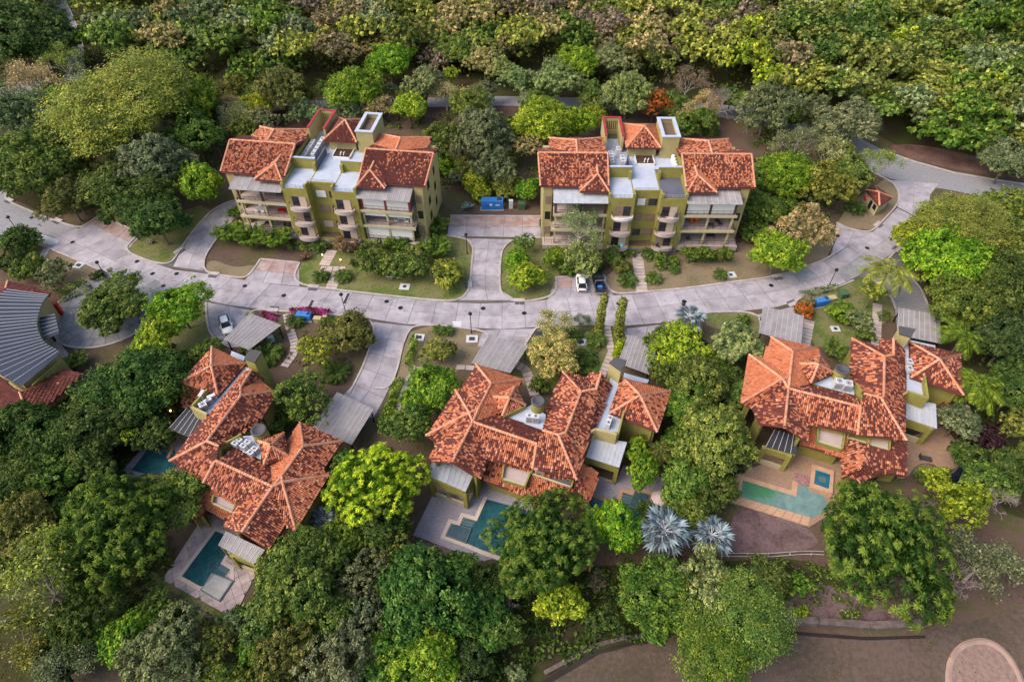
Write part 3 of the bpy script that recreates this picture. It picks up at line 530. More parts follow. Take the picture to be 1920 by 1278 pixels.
    q=np.concatenate([base+np.array([[i,i+1,i+5,i+4]]) for i in range(3)],1).reshape(N,3,4).reshape(-1,4)
    def qmesh(name,verts,quads,tn):
        me=bpy.data.meshes.new(name); me.vertices.add(len(verts)); me.vertices.foreach_set('co',verts.astype(np.float32).ravel())
        k=len(quads); me.loops.add(4*k); me.loops.foreach_set('vertex_index',quads.astype(np.int32).ravel()); me.polygons.add(k)
        me.polygons.foreach_set('loop_start',np.arange(0,4*k,4,dtype=np.int32)); me.polygons.foreach_set('loop_total',np.full(k,4,dtype=np.int32))
        at=me.attributes.new('tone','FLOAT','FACE'); at.data.foreach_set('value',tn.astype(np.float32)); me.materials.append(TILE); me.update(calc_edges=True); me.validate(); return me
    o=link('roof_tile_courses',qmesh('roof_tile_courses',V.reshape(-1,3),q,np.repeat(tone,3)),parent,None,'stuff')
    if ridge:
        rv=[];rq=[];rt=[]
        for a,b in ridge:
            d=b-a; L_=d.length; k=max(1,round(L_/.45)); d.normalize(); u=d.cross(Vector((0,0,1)))
            if u.length<.1: continue
            u.normalize(); w=u.cross(d)
            for i in range(k):
                n0=len(rv)
                for t,r,lf in ((i/k,.17,.05),((i+1.1)/k,.2,.09)):
                    for ang in (-10,45,90,135,190): rv.append(a+(b-a)*t+u*(r*math.cos(math.radians(ang)))+w*(r*math.sin(math.radians(ang))+lf))
                tn=R.uniform(.82,1.)
                for j in range(4): rq.append((n0+j,n0+j+1,n0+j+6,n0+j+5)); rt.append(tn)
        link('ridge_tile_courses',qmesh('ridge_tile_courses',np.array([tuple(v-org) for v in rv]),np.array(rq),np.array(rt)),parent,None,'stuff')
    if walls is not None:       # walls of thickness under the eaves, set in from the edge
        z0,inset,zm=walls; wb=MB(); allp=[f[0] for f in fac]
        for k,l in E.items():
            if len(l)!=1: continue
            i,p,q2=l[0]; d=q2-p
            if d.length<1. or abs(d.z)>.9 or max(p.z,q2.z)>zm: continue
            c=fac[i][1]; nn=Vector((-d.y,d.x,0)).normalized(); 
            if nn.dot(c-p)<0: nn=-nn
            dd=d.normalized(); a=p+nn*inset+dd*inset*.6; b=q2+nn*inset-dd*inset*.6; c2=b+nn*.3; d2=a+nn*.3
            wb=MB(); wb.prism([a[:2],b[:2],c2[:2],d2[:2]],z0,min(p.z,q2.z)-.22); wb.build('wall',M[wallm],parent,org)
def aclab(): pass
M['acwhite']=mat('ac_casing',(.56,.56,.57),.5)
def ac_unit(loc,rz,lab,sx=1.,sy=.42,h=.95,top=False):
    t=thing('ac_unit',lab,'ac unit',loc,rz,'air conditioner units on the roofs'); a=MB(); a.box(0,0,.08,sx,sy,h); a.box(-sx*.3,0,0,.1,sy,.08); a.box(sx*.3,0,0,.1,sy,.08); a.build('casing',M['acwhite'],t)
    n=2 if sx>1.3 else 1
    for k in range(n):
        x=(k-(n-1)/2)*sx/n; a=MB()
        if top: a.lathe([(min(sx/n,sy)*.42,.08+h),(min(sx/n,sy)*.42,.1+h)],x,0,12); a.build('fan_grille',M['grey'],t); a=MB(); a.lathe([(.1,.1+h),(.1,.13+h)],x,0,8); a.build('fan_hub',M['black'],t); a=MB()
        a.box(x,-sy/2-.012,.2,sx/n*.8,.03,h*.75); a.build('front_grille',M['grey'],t)
    return t
def panels(parent,c4,n,m,seamm='seam',th=.05,name='roof_panel',org=None,seam=True):
    # c4 = TL,TR,BR,BL in 3-D; panels run TL->BL, laid side by side from TL to TR
    TL,TR,BR,BL=[Vector(q) for q in c4]; org=Vector(org or (0,0,0))
    for i in range(n):
        a,b=TL.lerp(TR,i/n),TL.lerp(TR,(i+1)/n); d,c=BL.lerp(BR,i/n),BL.lerp(BR,(i+1)/n); up=Vector((0,0,th)); g=(b-a)*.015; mb=MB(); q=[a+g,b-g,c-g,d+g]
        if (q[1]-q[0]).cross(q[2]-q[1]).z<0: q=q[::-1]
        mb.poly([v+up for v in q]); mb.poly([v for v in q[::-1]])
        for j in range(4): mb.poly([q[j],q[(j+1)%4],q[(j+1)%4]+up,q[j]+up])
        for k in range(1,4):   # low corrugation ribs
            mb.bar((a.lerp(b,k/4)+up),(d.lerp(c,k/4)+up),.06,.05)
        if seam: mb.bar(a+up*1.6,d+up*1.6,.07,.08,1)
        mb.build(name,[M[m],M[seamm]],parent,org)
def canopy(px4,h,lab=None,n=8,m='metal',parent=None,hs=None,org=None,posts=True,name='carport',seamm='seam',inset=.35,postm='black'):
    hs=hs or [h]*4; c=[P(x,y,z) for (x,y),z in zip(px4,hs)]
    if parent is None: o=P(*[sum(v)/4 for v in zip(*px4)],0); t=thing(name,lab,name,o); org=o
    else: t=empty('canopy'); t.parent=parent
    panels(t,c,n,m,seamm,org=org); ctr=sum(c,Vector())/4
    b=MB()
    for i in range(4):
        p=c[i].lerp(ctr,.06); q=c[(i+1)%4].lerp(ctr,.06); b.bar(p-Vector((0,0,.14)),q-Vector((0,0,.14)),.12,.2)
    b.build('beam_frame',M[postm],t,org)
    if posts:
        for i in range(4):
            p=c[i].lerp(ctr,.1); b=MB(); b.box(p.x,p.y,0,.16,.16,p.z-.2); b.build('post',M[postm],t,org)
    return t
# ---------------------------------------------------------------- carports
canopy([(469.8,587.4),(527.9,609.3),(466.5,656.4),(420,636.7)],2.9,'weathered grey carport roof beside the parked white suv',8)
canopy([(633,735.3),(701,767),(659.3,833.9),(587,801)],2.9,'long ribbed grey carport at the end of the sloping drive of the left villa',9)
canopy([(918.3,626.7),(990,649.3),(956.9,699.8),(885,681)],2.9,'ribbed grey carport at the top left corner of the middle villa',8)
canopy([(1177.7,629.3),(1233,646.6),(1217.6,702.5),(1159,681)],2.9,'ribbed grey carport right of the square chimney of the middle villa',8)
canopy([(1431.5,574),(1507.6,592.4),(1502,644.5),(1423,624.8)],2.9,'ribbed grey carport at the top left corner of the right villa',8)
canopy([(1685,577),(1762.5,591),(1765,644.5),(1682,628)],2.9,'dark grey carport at the end of the cobbled drive',8)
# ---------------------------------------------------------------- villas, roof corners measured from the photograph
HE,HR=6.3,8.4
def villa(lab,conv,pts,faces,dark,loc,seed,lower=(),tower=None,towerdark=.5):
    o=P(*loc,0); t=thing('villa',lab,'villa',o); o0=Vector((o.x,o.y,0))
    V={k:P(*conv(v[0],v[1]),v[2]) for k,v in pts.items()}
    fs=[([V[k] for k in f.split()],d) for f,d in zip(faces,dark)]
    tiled_roof(t,fs,o0,seed,walls=(0,.7,6.7))
    for i,(ps,d) in enumerate(lower): 
        q=[P(*conv(x,y),z) for x,y,z in ps]; tiled_roof(t,[(q,d)],o0,seed+10+i,walls=(0,.9,3.75))
    if tower:
        q=[P(*conv(x,y),z) for x,y,z in tower]; ap=q[-1]; ring=q[:-1]; n=len(ring)
        tiled_roof(t,[([ring[i],ring[(i+1)%n],ap],towerdark) for i in range(n)],o0,seed+30)
        c=sum(ring,Vector())/n; b=MB(); b.prism([tuple((p.lerp(c,.18))[:2]) for p in ring],5,ring[0].z-.15); b.build('tower_wall',M['olive'],t,o0)
    return t,o0
def flatroof(t,o,conv,px,h,m='flat',z0=0.,side='olive',name='flat_roof'):
    b=MB(); b.prism([tuple(P(*conv(x,y),h)[:2]) for x,y in px],z0,h,0,1); b.build(name,[M[m],M[side]],t,o)
def parapet(t,o,conv,px,h,h0,w=.25,m='olive',name='parapet'):
    b=MB()
    for i in range(len(px)-1):
        p=P(*conv(*px[i]),h); q=P(*conv(*px[i+1]),h); c=(p+q)/2; d=q-p; b.box(c.x,c.y,h0,d.length+.02*i,w,h-h0,math.atan2(d.y,d.x))
    b.build(name,M[m],t,o)
def roundchim(t,o,px,h,r,z0=5.5):
    p=P(*px,h); b=MB(); b.lathe([(r*1.05,z0),(r*.95,h-.5),(r*.95,h-.25)],p.x,p.y,18); b.lathe([(r*1.02,h-.26),(r*1.02,h),(r*.75,h),(r*.7,h-.1)],p.x,p.y,18,1); b.build('chimney',[M['olive'],M['chim']],t,o,True)
def sqchim(t,o,px4,h,z0=0.,side='tanwall'):
    q=[P(*p,h) for p in px4]; c=sum(q,Vector())/4; b=MB(); b.prism([tuple(v.lerp(c,.05)[:2]) for v in q],z0,h-.22,0,0); b.prism([tuple(v[:2]) for v in q],h-.22,h,1,1); b.build('square_chimney',[M[side],M['chim']],t,o)
def balcony(t,o,conv,px,z,m='terr'):
    b=MB(); b.prism([tuple(P(*conv(x,y),z)[:2]) for x,y in px],2.5,z,0,1); b.build('terrace_floor',[M[m],M['olive']],t,o)
    q=px+[px[0]]
    for i,mm,hh in ((1,'olive',.5),(2,'cream',.25),(3,'olive',.5)): parapet(t,o,conv,[q[i],q[i+1]],z+hh,z,.2,mm)
r5=lambda x,y:(760+x/3.7588,620+y/3.7588); r7=lambda x,y:(1340+x/3.55,560+y/3.55); r3=lambda x,y:(300+x/4.564,560+y/4.564); r4=lambda x,y:(220+x/3.196,780+y/3.196); r8=lambda x,y:(1340+x/3.692,780+y/3.692); r6=lambda x,y:(760+x/3.765,840+y/3.765); idn=lambda x,y:(x,y)
FACES=['anw ane ar1','anw ar1 ar2 va','wnw va ar2 ax','wnw ax wsw','wsw ax j vs','vs j se_ sw','j vm sec se_','j je mse vm','je jb bx bse mse','j ve jf je','ar1 ane va2 ve j ar2','bnw br1 br2 bx jb bw2 bw1','bnw br1 bs bnn','bnn bs bg1 bg0','bg1 bs br1 br2 bx bse bne','ar2 ax j']
v2=dict(anw=(498,238,HE),ane=(832,345,HE),ar1=(605,372,HR),ar2=(515,552,HR),va=(402,402,HE),wnw=(355,420,HE),ax=(450,578,HR),wsw=(148,737,HE),j=(475,642,HR),vs=(222,787,HE),se_=(330,928,HR),sw=(163,913,HE),vm=(575,905,HE),sec=(530,1038,HE),je=(927,797,HR),mse=(897,965,HE),jb=(968,702,HR),bx=(1078,735,HR+.4),bse=(1207,1047,HE),ve=(640,592,HE+.8),va2=(740,478,HE+.5),jf=(965,702,HE+.9),br1=(1240,430,HR+.4),br2=(1130,716,HR+.4),bnw=(1110,288,HE),bw1=(975,612,HE),bw2=(990,650,HE+.3),bs=(1345,410,HR),bnn=(1285,335,HE),bg1=(1380,298,HR-.5),bg0=(1298,295,HE),bne=(1450,380,HE))
villa2,o2=villa('orange-tiled villa in the middle with a pool on either side',r5,v2,FACES,[.05,.55,.55,.45,.35,.4,.42,.38,.42,.8,.12,.5,.6,.5,.45,.3],(1020,800),3,
  lower=[([(575,890,4.9),(885,975,4.9),(838,1157,3.3),(528,1047,3.3)],.22),([(885,975,4.9),(1020,1012,4.9),(1010,1180,3.3),(838,1157,3.3)],.25),([(1020,1012,4.9),(1240,1040,4.9),(1305,1205,3.3),(1010,1180,3.3)],.4),([(1248,935,4.9),(1366,995,3.6),(1305,1205,3.3),(1212,1045,4.9)],.12)],
  tower=[(612,465,7.7),(778,392,7.7),(846,522,7.7),(684,597,7.7),(735,472,9.3)],towerdark=.3)
tiled_roof(villa2,[([P(*r5(x,y),z) for x,y,z in f],d) for f,d in [([(1530,330,HE),(1868,425,HE),(1655,455,8.6)],.04),([(1868,425,HE),(1775,712,HE),(1655,455,8.6)],.2),([(1775,712,HE),(1440,580,HE),(1655,455,8.6)],.55),([(1440,580,HE),(1530,330,HE),(1655,455,8.6)],.4)]],o2,21,walls=(0,.7,6.7))
flatroof(villa2,o2,r5,[(1445,330),(1535,330),(1445,580),(1530,600),(1510,715),(1305,712),(1365,630)],6.,)
flatroof(villa2,o2,r5,[(1540,295),(1718,345),(1705,370),(1535,335)],3.3); flatroof(villa2,o2,r5,[(690,600),(895,520),(990,590),(985,640),(965,698)],6.9)
parapet(villa2,o2,r5,[(1300,712),(1340,690),(1490,728)],7.,4.6,.3,'tanwall'); parapet(villa2,o2,r5,[(1545,545),(1500,720)],7.,4.6,.25); parapet(villa2,o2,r5,[(690,600),(845,525)],7.7,6.5)
roundchim(villa2,o2,r5(935,490),8.7,.92); sqchim(villa2,o2,[r5(1436,222),r5(1482,185),r5(1562,208),r5(1520,283)],8.9)
balcony(villa2,o2,r5,[(695,945),(884,985),(845,1085),(680,1035)],4.75); balcony(villa2,o2,r5,[(898,958),(1185,1045),(1168,1098),(888,1002)],4.75,'flatdark')
canopy([r5(1325,745),r5(1562,785),r5(1507,965),r5(1275,890)],4.4,parent=villa2,n=8,m='lmetal',org=o2,hs=[4.9,4.9,4.2,4.2],postm='olive')
canopy([r5(330,935),r5(475,1025),r5(425,1135),r5(290,1075)],4.5,parent=villa2,n=4,m='lmetal',org=o2,hs=[4.7,4.5,4.5,4.7],postm='olive'); canopy([r5(195,922),r5(330,935),r5(290,1075),r5(150,1020)],4.5,parent=villa2,n=4,m='lmetal',org=o2,hs=[4.5,4.7,4.7,4.5],postm='olive')
def openwall(t,o,a,b,ztop,zlow=.9,zband=2.6,w=.3,m='olive',fill='pinkpave'):
    a=Vector(a);b=Vector(b);d=b-a;c=(a+b)/2;rz=math.atan2(d.y,d.x); k=MB(); k.box(c.x,c.y,zband,d.length,w,ztop-zband,rz); 
    for e in (a,b): k.box(e.x,e.y,0,.55,.55,ztop-.01,rz)
    k.build('front_wall',M[m],t,o); k=MB(); k.box(c.x,c.y,0,d.length-.5,w*.8,zlow,rz); k.build('low_wall',M['cream'],t,o)
pa,pb,pc=P(*r5(185,1040),4.3),P(*r5(422,1125),4.3),P(*r5(470,1030),4.3); openwall(villa2,o2,pa,pb,4.3); openwall(villa2,o2,pb,pc,4.3)
k=MB(); k.prism([tuple(p[:2]) for p in (P(*r5(200,1000),4.3),P(*r5(410,1080),4.3),P(*r5(455,1030),4.3),P(*r5(330,960),4.3),P(*r5(215,950),4.3))],0,.12); k.build('room_floor',M['pinkpave'],villa2,o2)
qa,qb=P(*r5(1285,885),4.0),P(*r5(1495,955),4.0); openwall(villa2,o2,qa,qb,4.0,.05); openwall(villa2,o2,qb,P(*r5(1545,800),4.),4.,.6)
ac_unit(P(*r5(895,640),6.9),-.12,'double white ac unit beside the round chimney of the middle villa',1.7,.6,1.3,True); ac_unit(P(*r5(1432,660),6.),1.2,'narrow white ac unit on the flat strip of the middle villa',1.6,.6,1.,True)
ac_unit(P(*r5(950,995),4.75),-.2,'dark ac unit on the roof terrace of the middle villa',1.2,.6,.8)
v3=dict(anw=(375,256,HE),ane=(678,325,HE),ar1=(520,352,HR),ar2=(500,520,HR),va=(322,400,HE),wnw=(232,375,HE),ax=(450,532,HR),wsw=(180,692,HE),j=(492,598,HR),vs=(252,728,HE),se_=(465,852,HR),sw=(298,830,HE),vm=(630,832,HE),sec=(610,947,HE),je=(970,720,HR),mse=(950,902,HE),jb=(992,632,HR),bx=(1105,660,HR+.4),bse=(1273,940,HE),ve=(620,572,HE+.8),va2=(715,400,HE+.5),jf=(942,652,HE+.9),br1=(1130,385,HR+.4),br2=(1125,650,HR+.4),bnw=(912,264,HE),bw1=(903,565,HE),bw2=(942,580,HE+.3),bs=(1190,375,HR),bnn=(1095,320,HE),bg1=(1190,270,HR-.5),bg0=(1100,270,HE),bne=(1262,340,HE))
villa3,o3=villa('tiled villa at the right with a plain orange left wing and square jacuzzi',r7,v3,FACES,[.06,.05,.05,.05,.4,.7,.5,.42,.5,.8,.08,.6,.7,.6,.55,.1],(1560,760),5,
  lower=[([(630,838,4.9),(900,895,4.9),(862,1060,3.3),(553,962,3.3)],.12),([(900,930,4.9),(1003,972,4.9),(1005,1100,4.6),(848,1190,3.2),(850,1060,3.3)],.3),([(1003,972,4.9),(1128,1165,3.2),(960,1218,3.2),(848,1190,3.2),(1005,1100,4.6)],.45),([(1003,972,4.9),(1180,1010,4.9),(1278,1177,3.2),(1128,1160,3.2)],.5),([(1180,930,4.9),(1277,935,4.6),(1278,1177,3.2),(1180,1010,4.9)],.6)],
  tower=[(558,432,7.7),(700,378,7.7),(790,490,7.7),(640,562,7.7),(690,435,9.3)],towerdark=.35)
tiled_roof(villa3,[([P(*r7(x,y),z) for x,y,z in f],d) for f,d in [([(1295,288,HE),(1637,370,HE),(1495,403,8.6)],.65),([(1637,370,HE),(1657,642,HE),(1495,403,8.6)],.5),([(1657,642,HE),(1303,525,HE),(1495,403,8.6)],.55),([(1303,525,HE),(1295,288,HE),(1495,403,8.6)],.5)]],o3,22,walls=(0,.7,6.7))
flatroof(villa3,o3,r7,[(1258,290),(1300,290),(1303,525),(1390,545),(1385,650),(1262,640)],6.); flatroof(villa3,o3,r7,[(1300,275),(1470,310),(1468,330),(1300,300)],3.3); flatroof(villa3,o3,r7,[(650,565),(800,505),(900,540),(925,570),(930,640)],6.9)
parapet(villa3,o3,r7,[(1250,640),(1290,612),(1425,660)],7.,4.6,.3); parapet(villa3,o3,r7,[(1400,510),(1420,650)],7.,4.6,.25); parapet(villa3,o3,r7,[(945,560),(990,630),(975,715)],7.9,5.5)
roundchim(villa3,o3,r7(855,465),8.7,1.); sqchim(villa3,o3,[r7(1230,180),r7(1340,200),r7(1310,255),r7(1232,232)],8.9)
balcony(villa3,o3,r7,[(690,850),(868,895),(852,992),(685,940)],4.75); balcony(villa3,o3,r7,[(1025,895),(1172,935),(1165,1000),(1030,960)],4.75); balcony(villa3,o3,r7,[(890,890),(1015,895),(1020,955),(885,920)],4.7,'olive')
canopy([r7(1265,665),r7(1472,700),r7(1480,865),r7(1268,795)],4.4,parent=villa3,n=8,m='lmetal',org=o3,hs=[4.9,4.9,4.2,4.2],postm='olive')
canopy([r7(400,870),r7(555,915),r7(545,1040),r7(340,985)],4.,parent=villa3,n=5,m='dmetal',org=o3,hs=[4.4,4.4,3.8,3.8],postm='olive')
flatroof(villa3,o3,r7,[(1640,660),(1560,655),(1470,720),(1480,785),(1530,785)],3.3,'under')
qa,qb=P(*r7(330,985),3.7),P(*r7(500,1040),3.7); openwall(villa3,o3,qa,qb,3.7); qa,qb=P(*r7(1275,800),4.),P(*r7(1440,855),4.); openwall(villa3,o3,qa,qb,4.,1.1)
ac_unit(P(*r7(808,585),6.9),-.2,'white square ac unit beside the round chimney of the right villa, the left one',1.1,1.,1.3,True); ac_unit(P(*r7(867,600),6.9),-.2,'white square ac unit beside the round chimney of the right villa, the right one',1.1,1.,1.3,True)
for k,y in enumerate((440,485)): ac_unit(P(*r7(1283,y),6.),1.5,'grey round-fan ac unit on the narrow strip of the right villa, the %s one'%('upper','lower')[k],1.,.8,.8,True)
v1c=lambda x,y:(x,y)
def a3(x,y,z): return (*r3(x,y),z)
def a4(x,y,z): return (*r4(x,y),z)
v1=dict(bg0=a3(738,612,HE),bg1=a3(787,608,HR-.5),bge=a3(892,680,HE),bnn=a3(845,708,HE),bne=a3(985,792,HE),bs=a3(690,762,HR),br1=a3(692,830,HR+.4),br2=a4(538,150,HR+.4),bx=a4(610,180,HR+.2),bsw=a4(318,267,HE),bel=a3(905,1000,HE),beb=a4(745,108,HE+.3),bv=a4(425,332,HE),m0=a4(590,266,HR),j=a4(932,422,HR),vs=a4(722,516,HE),vb=a4(520,395,HE),mn1=a4(918,305,HE+.6),mn0=a4(700,192,HE+.6),se_=a4(745,697,HR),ssw=a4(640,658,HE),sse=a4(910,802,HE),vr=a4(1005,655,HE),ax=a4(990,394,HR),ese=a4(1070,684,HE),ene=a4(1268,356,HE),va=a4(1240,318,HE),ar2=a4(985,360,HR),ar1=a4(1115,180,HR),an=a4(1095,38,HE),ae=a4(1352,150,HE),ain=a4(1010,170,HE))
villa1,o1=villa('orange-tiled villa at the left set at an angle above a long dark-green pool',v1c,v1,
 ['bg0 bg1 bs br1 br2 bsw','bg1 bge bnn bs','bnn bne br1 bs','br1 bne bel beb bx br2','br2 bx m0 vb bv bsw','m0 j vs vb','m0 j mn1 mn0','j vs ssw se_','j se_ sse vr','j vr ese ax','ax ese ene','ax ene va ar2','ar2 va ae ar1','ar1 ae an','an ar1 ar2 j mn1 ain','ar2 ax j'],
 [.55,.5,.1,.5,.5,.42,.6,.5,.5,.35,.2,.2,.4,.45,.08,.1],(480,880),7,
 lower=[([a4(520,392,4.9),a4(720,515,4.9),a4(672,618,3.3),a4(530,562,3.3)],.05),([a4(420,335,4.9),a4(520,392,4.9),a4(530,562,3.3),a4(455,640,3.3),a4(400,450,3.3)],.1)],
 tower=[a4(850,150,7.7),a4(998,100,7.7),a4(1026,237,7.7),a4(880,287,7.7),a4(922,176,9.3)],towerdark=.3)
tiled_roof(villa1,[([P(x,y,z) for x,y,z in f],d) for f,d in [([a3(445,415,HE),a3(738,552,HE),a3(440,574,8.6)],.04),([a3(738,552,HE),a3(500,832,HE),a3(440,574,8.6)],.5),([a3(500,832,HE),a3(163,722,HE),a3(440,574,8.6)],.4),([a3(163,722,HE),a3(445,415,HE),a3(440,574,8.6)],.6)]],o1,23,walls=(0,.7,6.7))
tiled_roof(villa1,[([P(x,y,z) for x,y,z in [a3(170,730,4.4),a3(345,810,4.4),a3(270,935,3.4),a3(190,930,3.2)]],.2)],o1,24,walls=(0,.6,3.5))
flatroof(villa1,o1,r3,[(730,580),(790,600),(740,640),(420,985),(280,935),(400,800),(500,840)],6.); flatroof(villa1,o1,r3,[(612,445),(735,495),(715,530),(600,490)],3.3); flatroof(villa1,o1,r4,[(715,145),(745,120),(850,110),(870,150),(860,258),(705,195)],6.9)
parapet(villa1,o1,r3,[(265,920),(400,985)],7.,4.6,.3,'tanwall'); parapet(villa1,o1,r3,[(265,920),(400,770)],7.,5.,.25); parapet(villa1,o1,r4,[(605,255),(610,178),(742,105)],8.,5.5)
roundchim(villa1,o1,r4(845,80),8.7,1.); sqchim(villa1,o1,[r3(718,510),r3(768,428),r3(872,450),r3(808,545)],8.9,0,'olive')
balcony(villa1,o1,r4,[(575,470),(710,515),(690,575),(565,515)],4.7)
canopy([r4(655,690),r4(885,800),r4(825,890),r4(608,775)],3.9,parent=villa1,n=7,m='metal',org=o1,hs=[4.3,4.3,3.6,3.6],postm='olive')
canopy([r3(235,935),r3(375,1020),r3(290,1200),r3(80,1110)],4.,parent=villa1,n=5,m='dmetal',org=o1,hs=[4.3,4.3,3.8,3.8],postm='olive')
openwall(villa1,o1,P(*r4(690,830),3.5),P(*r4(825,885),3.5),3.5)
for i,(x,y) in enumerate(((740,160),(790,175),(832,215))):
    ac_unit(P(*r4(x,y),6.9),-.5,'white ac unit in the left villa roof well, upper row, %s'%('nearest the parapet','middle one','nearest the small tower')[i],.85,.55,.8,True); ac_unit(P(*r4(x-25,y+22),6.9),-.5,'white ac unit in the left villa roof well, lower row, %s'%('nearest the parapet','middle one','nearest the small tower')[i],.85,.55,.8,True)
ac_unit(P(*r3(385,940),6.),.6,'grey round-fan ac unit on the flat roof of the left villa',1.,.9,1.,True); ac_unit(P(*r3(425,900),6.),.6,'black and white ac unit in the middle of the flat roof of the left villa',1.1,.5,.9,True); ac_unit(P(*r3(455,865),6.),.6,'white ac unit nearest the pyramid roof of the left villa',1.1,.5,.9); ac_unit(P(*r3(375,845),6.),1.4,'white ac unit against the parapet of the left villa flat roof',1.1,.5,1.)
# ---------------------------------------------------------------- pools and terraces
def deck(px,m,z=.1,name='terrace',cell=0.,rz=0.,lab=None):
    o=empty(name); o['kind']='structure'; pts=[P(x,y,z) for x,y in px]
    b=MB(); b.prism([tuple(p[:2]) for p in pts],0,z-.03 if cell else z); b.build('deck_base' if cell else 'deck',M['joint' if cell else m],o)
    if cell:
        c,s=math.cos(rz),math.sin(rz); a=np.array([(p.x*c+p.y*s,-p.x*s+p.y*c) for p in pts]); x0,y0=a.min(0); x1,y1=a.max(0)
        nx=int((x1-x0)/cell)+1; ny=int((y1-y0)/cell)+1; k=0
        for i in range(nx):
            for j in range(ny):
                q=clip([tuple(v) for v in a],x0+i*cell+.02,x0+(i+1)*cell-.02,y0+j*cell+.02,y0+(j+1)*cell-.02)
                if len(q)<3: continue
                A=abs(sum(q[t][0]*q[(t+1)%len(q)][1]-q[(t+1)%len(q)][0]*q[t][1] for t in range(len(q))))/2
                if A<.12*cell*cell: continue
                mb=MB(); mb.prism([(u*c-v*s,u*s+v*c) for u,v in q],z-.03,z+R.uniform(0,.008)); mb.build('paving_slab',M[m],o); k+=1
    return o
def clip(poly,x0,x1,y0,y1):
    for ax,lim,sg in ((0,x0,1),(0,x1,-1),(1,y0,1),(1,y1,-1)):
        out=[]
        for i in range(len(poly)):
            a,b=poly[i],poly[(i+1)%len(poly)]; da=(a[ax]-lim)*sg; db=(b[ax]-lim)*sg
            if da>=0: out.append(a)
            if da*db<0: t=da/(da-db); out.append((a[0]+(b[0]-a[0])*t,a[1]+(b[1]-a[1])*t))
        poly=out
        if len(poly)<3: return []
    return poly
def pool(lab,conv,water_,m,cope,copem,w=.5,z=.16,spa=None,spam='spa',steps=None,closed=True):
    wp=[P(*conv(x,y),z-.05) for x,y in water_]; c=sum(wp,Vector())/len(wp); t=thing('swimming_pool',lab,'pool',(c.x,c.y,0)); b=MB(); A=sum(wp[i].x*wp[(i+1)%len(wp)].y-wp[(i+1)%len(wp)].x*wp[i].y for i in range(len(wp)))
    b.poly(wp if A>0 else wp[::-1]); b.build('water',M[m],t,(c.x,c.y,0))
    if cope:
        pts=[P(*conv(x,y),0) for x,y in cope]; org=Vector((c.x,c.y,0))
        for i in range(len(pts)-(0 if closed else 1)):
            p,q=pts[i],pts[(i+1)%len(pts)]; d=q-p; L_=d.length; rz=math.atan2(d.y,d.x); n=max(1,round(L_/1.3))
            for k in range(n):
                e0=p+d*(k/n); e1=p+d*((k+1)/n); ext=w*.5 if k==n-1 else 0; b=MB(); mid=(e0+e1)/2+d.normalized()*ext/2; b.box(mid.x,mid.y,0,L_/n-.02+ext,w,z+.002*(i%3)+.001*k%3*.001,rz); b.build('coping_stone',M[copem],t,org)
    if spa:
        sp=[P(*conv(x,y),z+.2) for x,y in spa]; cs=sum(sp,Vector())/len(sp); b=MB(); b.prism([tuple((v+(v-cs).normalized()*.12)[:2]) for v in sp],0,z+.16,0); b.build('spa_edge',M['spaedge'],t,(c.x,c.y,0)); b=MB(); A=sum(sp[i].x*sp[(i+1)%len(sp)].y-sp[(i+1)%len(sp)].x*sp[i].y for i in range(len(sp))); s2=[v.lerp(cs,.04)-Vector((0,0,.02)) for v in sp]; b.poly(s2 if A>0 else s2[::-1]); b.build('spa_water',M[spam],t,(c.x,c.y,0))
    if steps:
        a,bq,cq,d=[P(*conv(x,y),0) for x,y in steps]
        for k in range(3):
            b=MB(); u0,u1=k/3,(k+1)/3-.08; q=[a.lerp(d,u0),bq.lerp(cq,u0),bq.lerp(cq,u1),a.lerp(d,u1)]; b.prism([tuple(v[:2]) for v in q],0,z-.03-k*.008); b.build('pool_step',M['spaedge'],t,(c.x,c.y,0))
    return t
M['pinkcope']=M['coping']; M['spaedge']=mat('spa_tiles',(.12,.17,.175),.5,var=.3,scale=.2)
deck([r4(x,y) for x,y in [(530,575),(270,978),(697,1208),(735,1130),(860,890),(840,780),(680,620)]],'pinkpave',.1,'pool_terrace',1.15,math.radians(31))
pool('dark green l-shaped pool with a raised pale spa below the left villa',r4,[(590,685),(385,962),(505,1028),(565,940),(640,965),(676,915),(622,880),(668,812),(648,712)],'pool',[(588,678),(372,965),(498,1034),(690,985),(690,912),(636,880),(672,815),(660,700)],'pinkcope',.45,spa=[(577,942),(690,985),(610,1102),(500,1036)],spam='paleSpa',steps=[(622,885),(676,915),(655,945),(600,912)])
deck([r4(x,y) for x,y in [(22,335),(250,75),(310,60),(430,130),(400,190),(330,275),(60,385)]],'pave',.1,'pool_terrace')
pool('small pool with an orange-edged spa above the left villa, half hidden by trees',r4,[(85,322),(180,200),(262,222),(335,180),(360,250),(330,335),(190,350)],'pool',[(172,192),(255,97),(340,132),(300,165),(335,185),(308,245)],'orangecope',.4,spa=[(180,192),(258,108),(328,138),(262,222)],steps=[(290,185),(345,180),(335,235),(270,215)],closed=False)
deck([r6(x,y) for x,y in [(55,612),(190,335),(240,270),(560,240),(840,310),(900,420),(860,700),(560,795),(530,790)]],'pave',.1,'pool_terrace')
pool('blue-green stepped pool with cream edging left of the middle villa',r6,[(575,360),(505,512),(410,485),(385,545),(325,530),(285,612),(425,665),(540,714),(760,790),(900,560),(840,430)],'pool',[(567,345),(498,500),(402,472),(375,535),(315,515),(265,628),(415,682),(540,738),(760,815)],'coping',.5,spa=[(325,532),(460,565),(425,663),(287,612)],steps=[(410,487),(503,513),(470,560),(392,543)],closed=False)
deck([r6(x,y) for x,y in [(1320,340),(1335,180),(1480,260),(1540,120),(1700,150),(1835,215),(1795,330),(1770,420),(1690,560),(1600,480)]],'pave',.1,'pool_terrace')
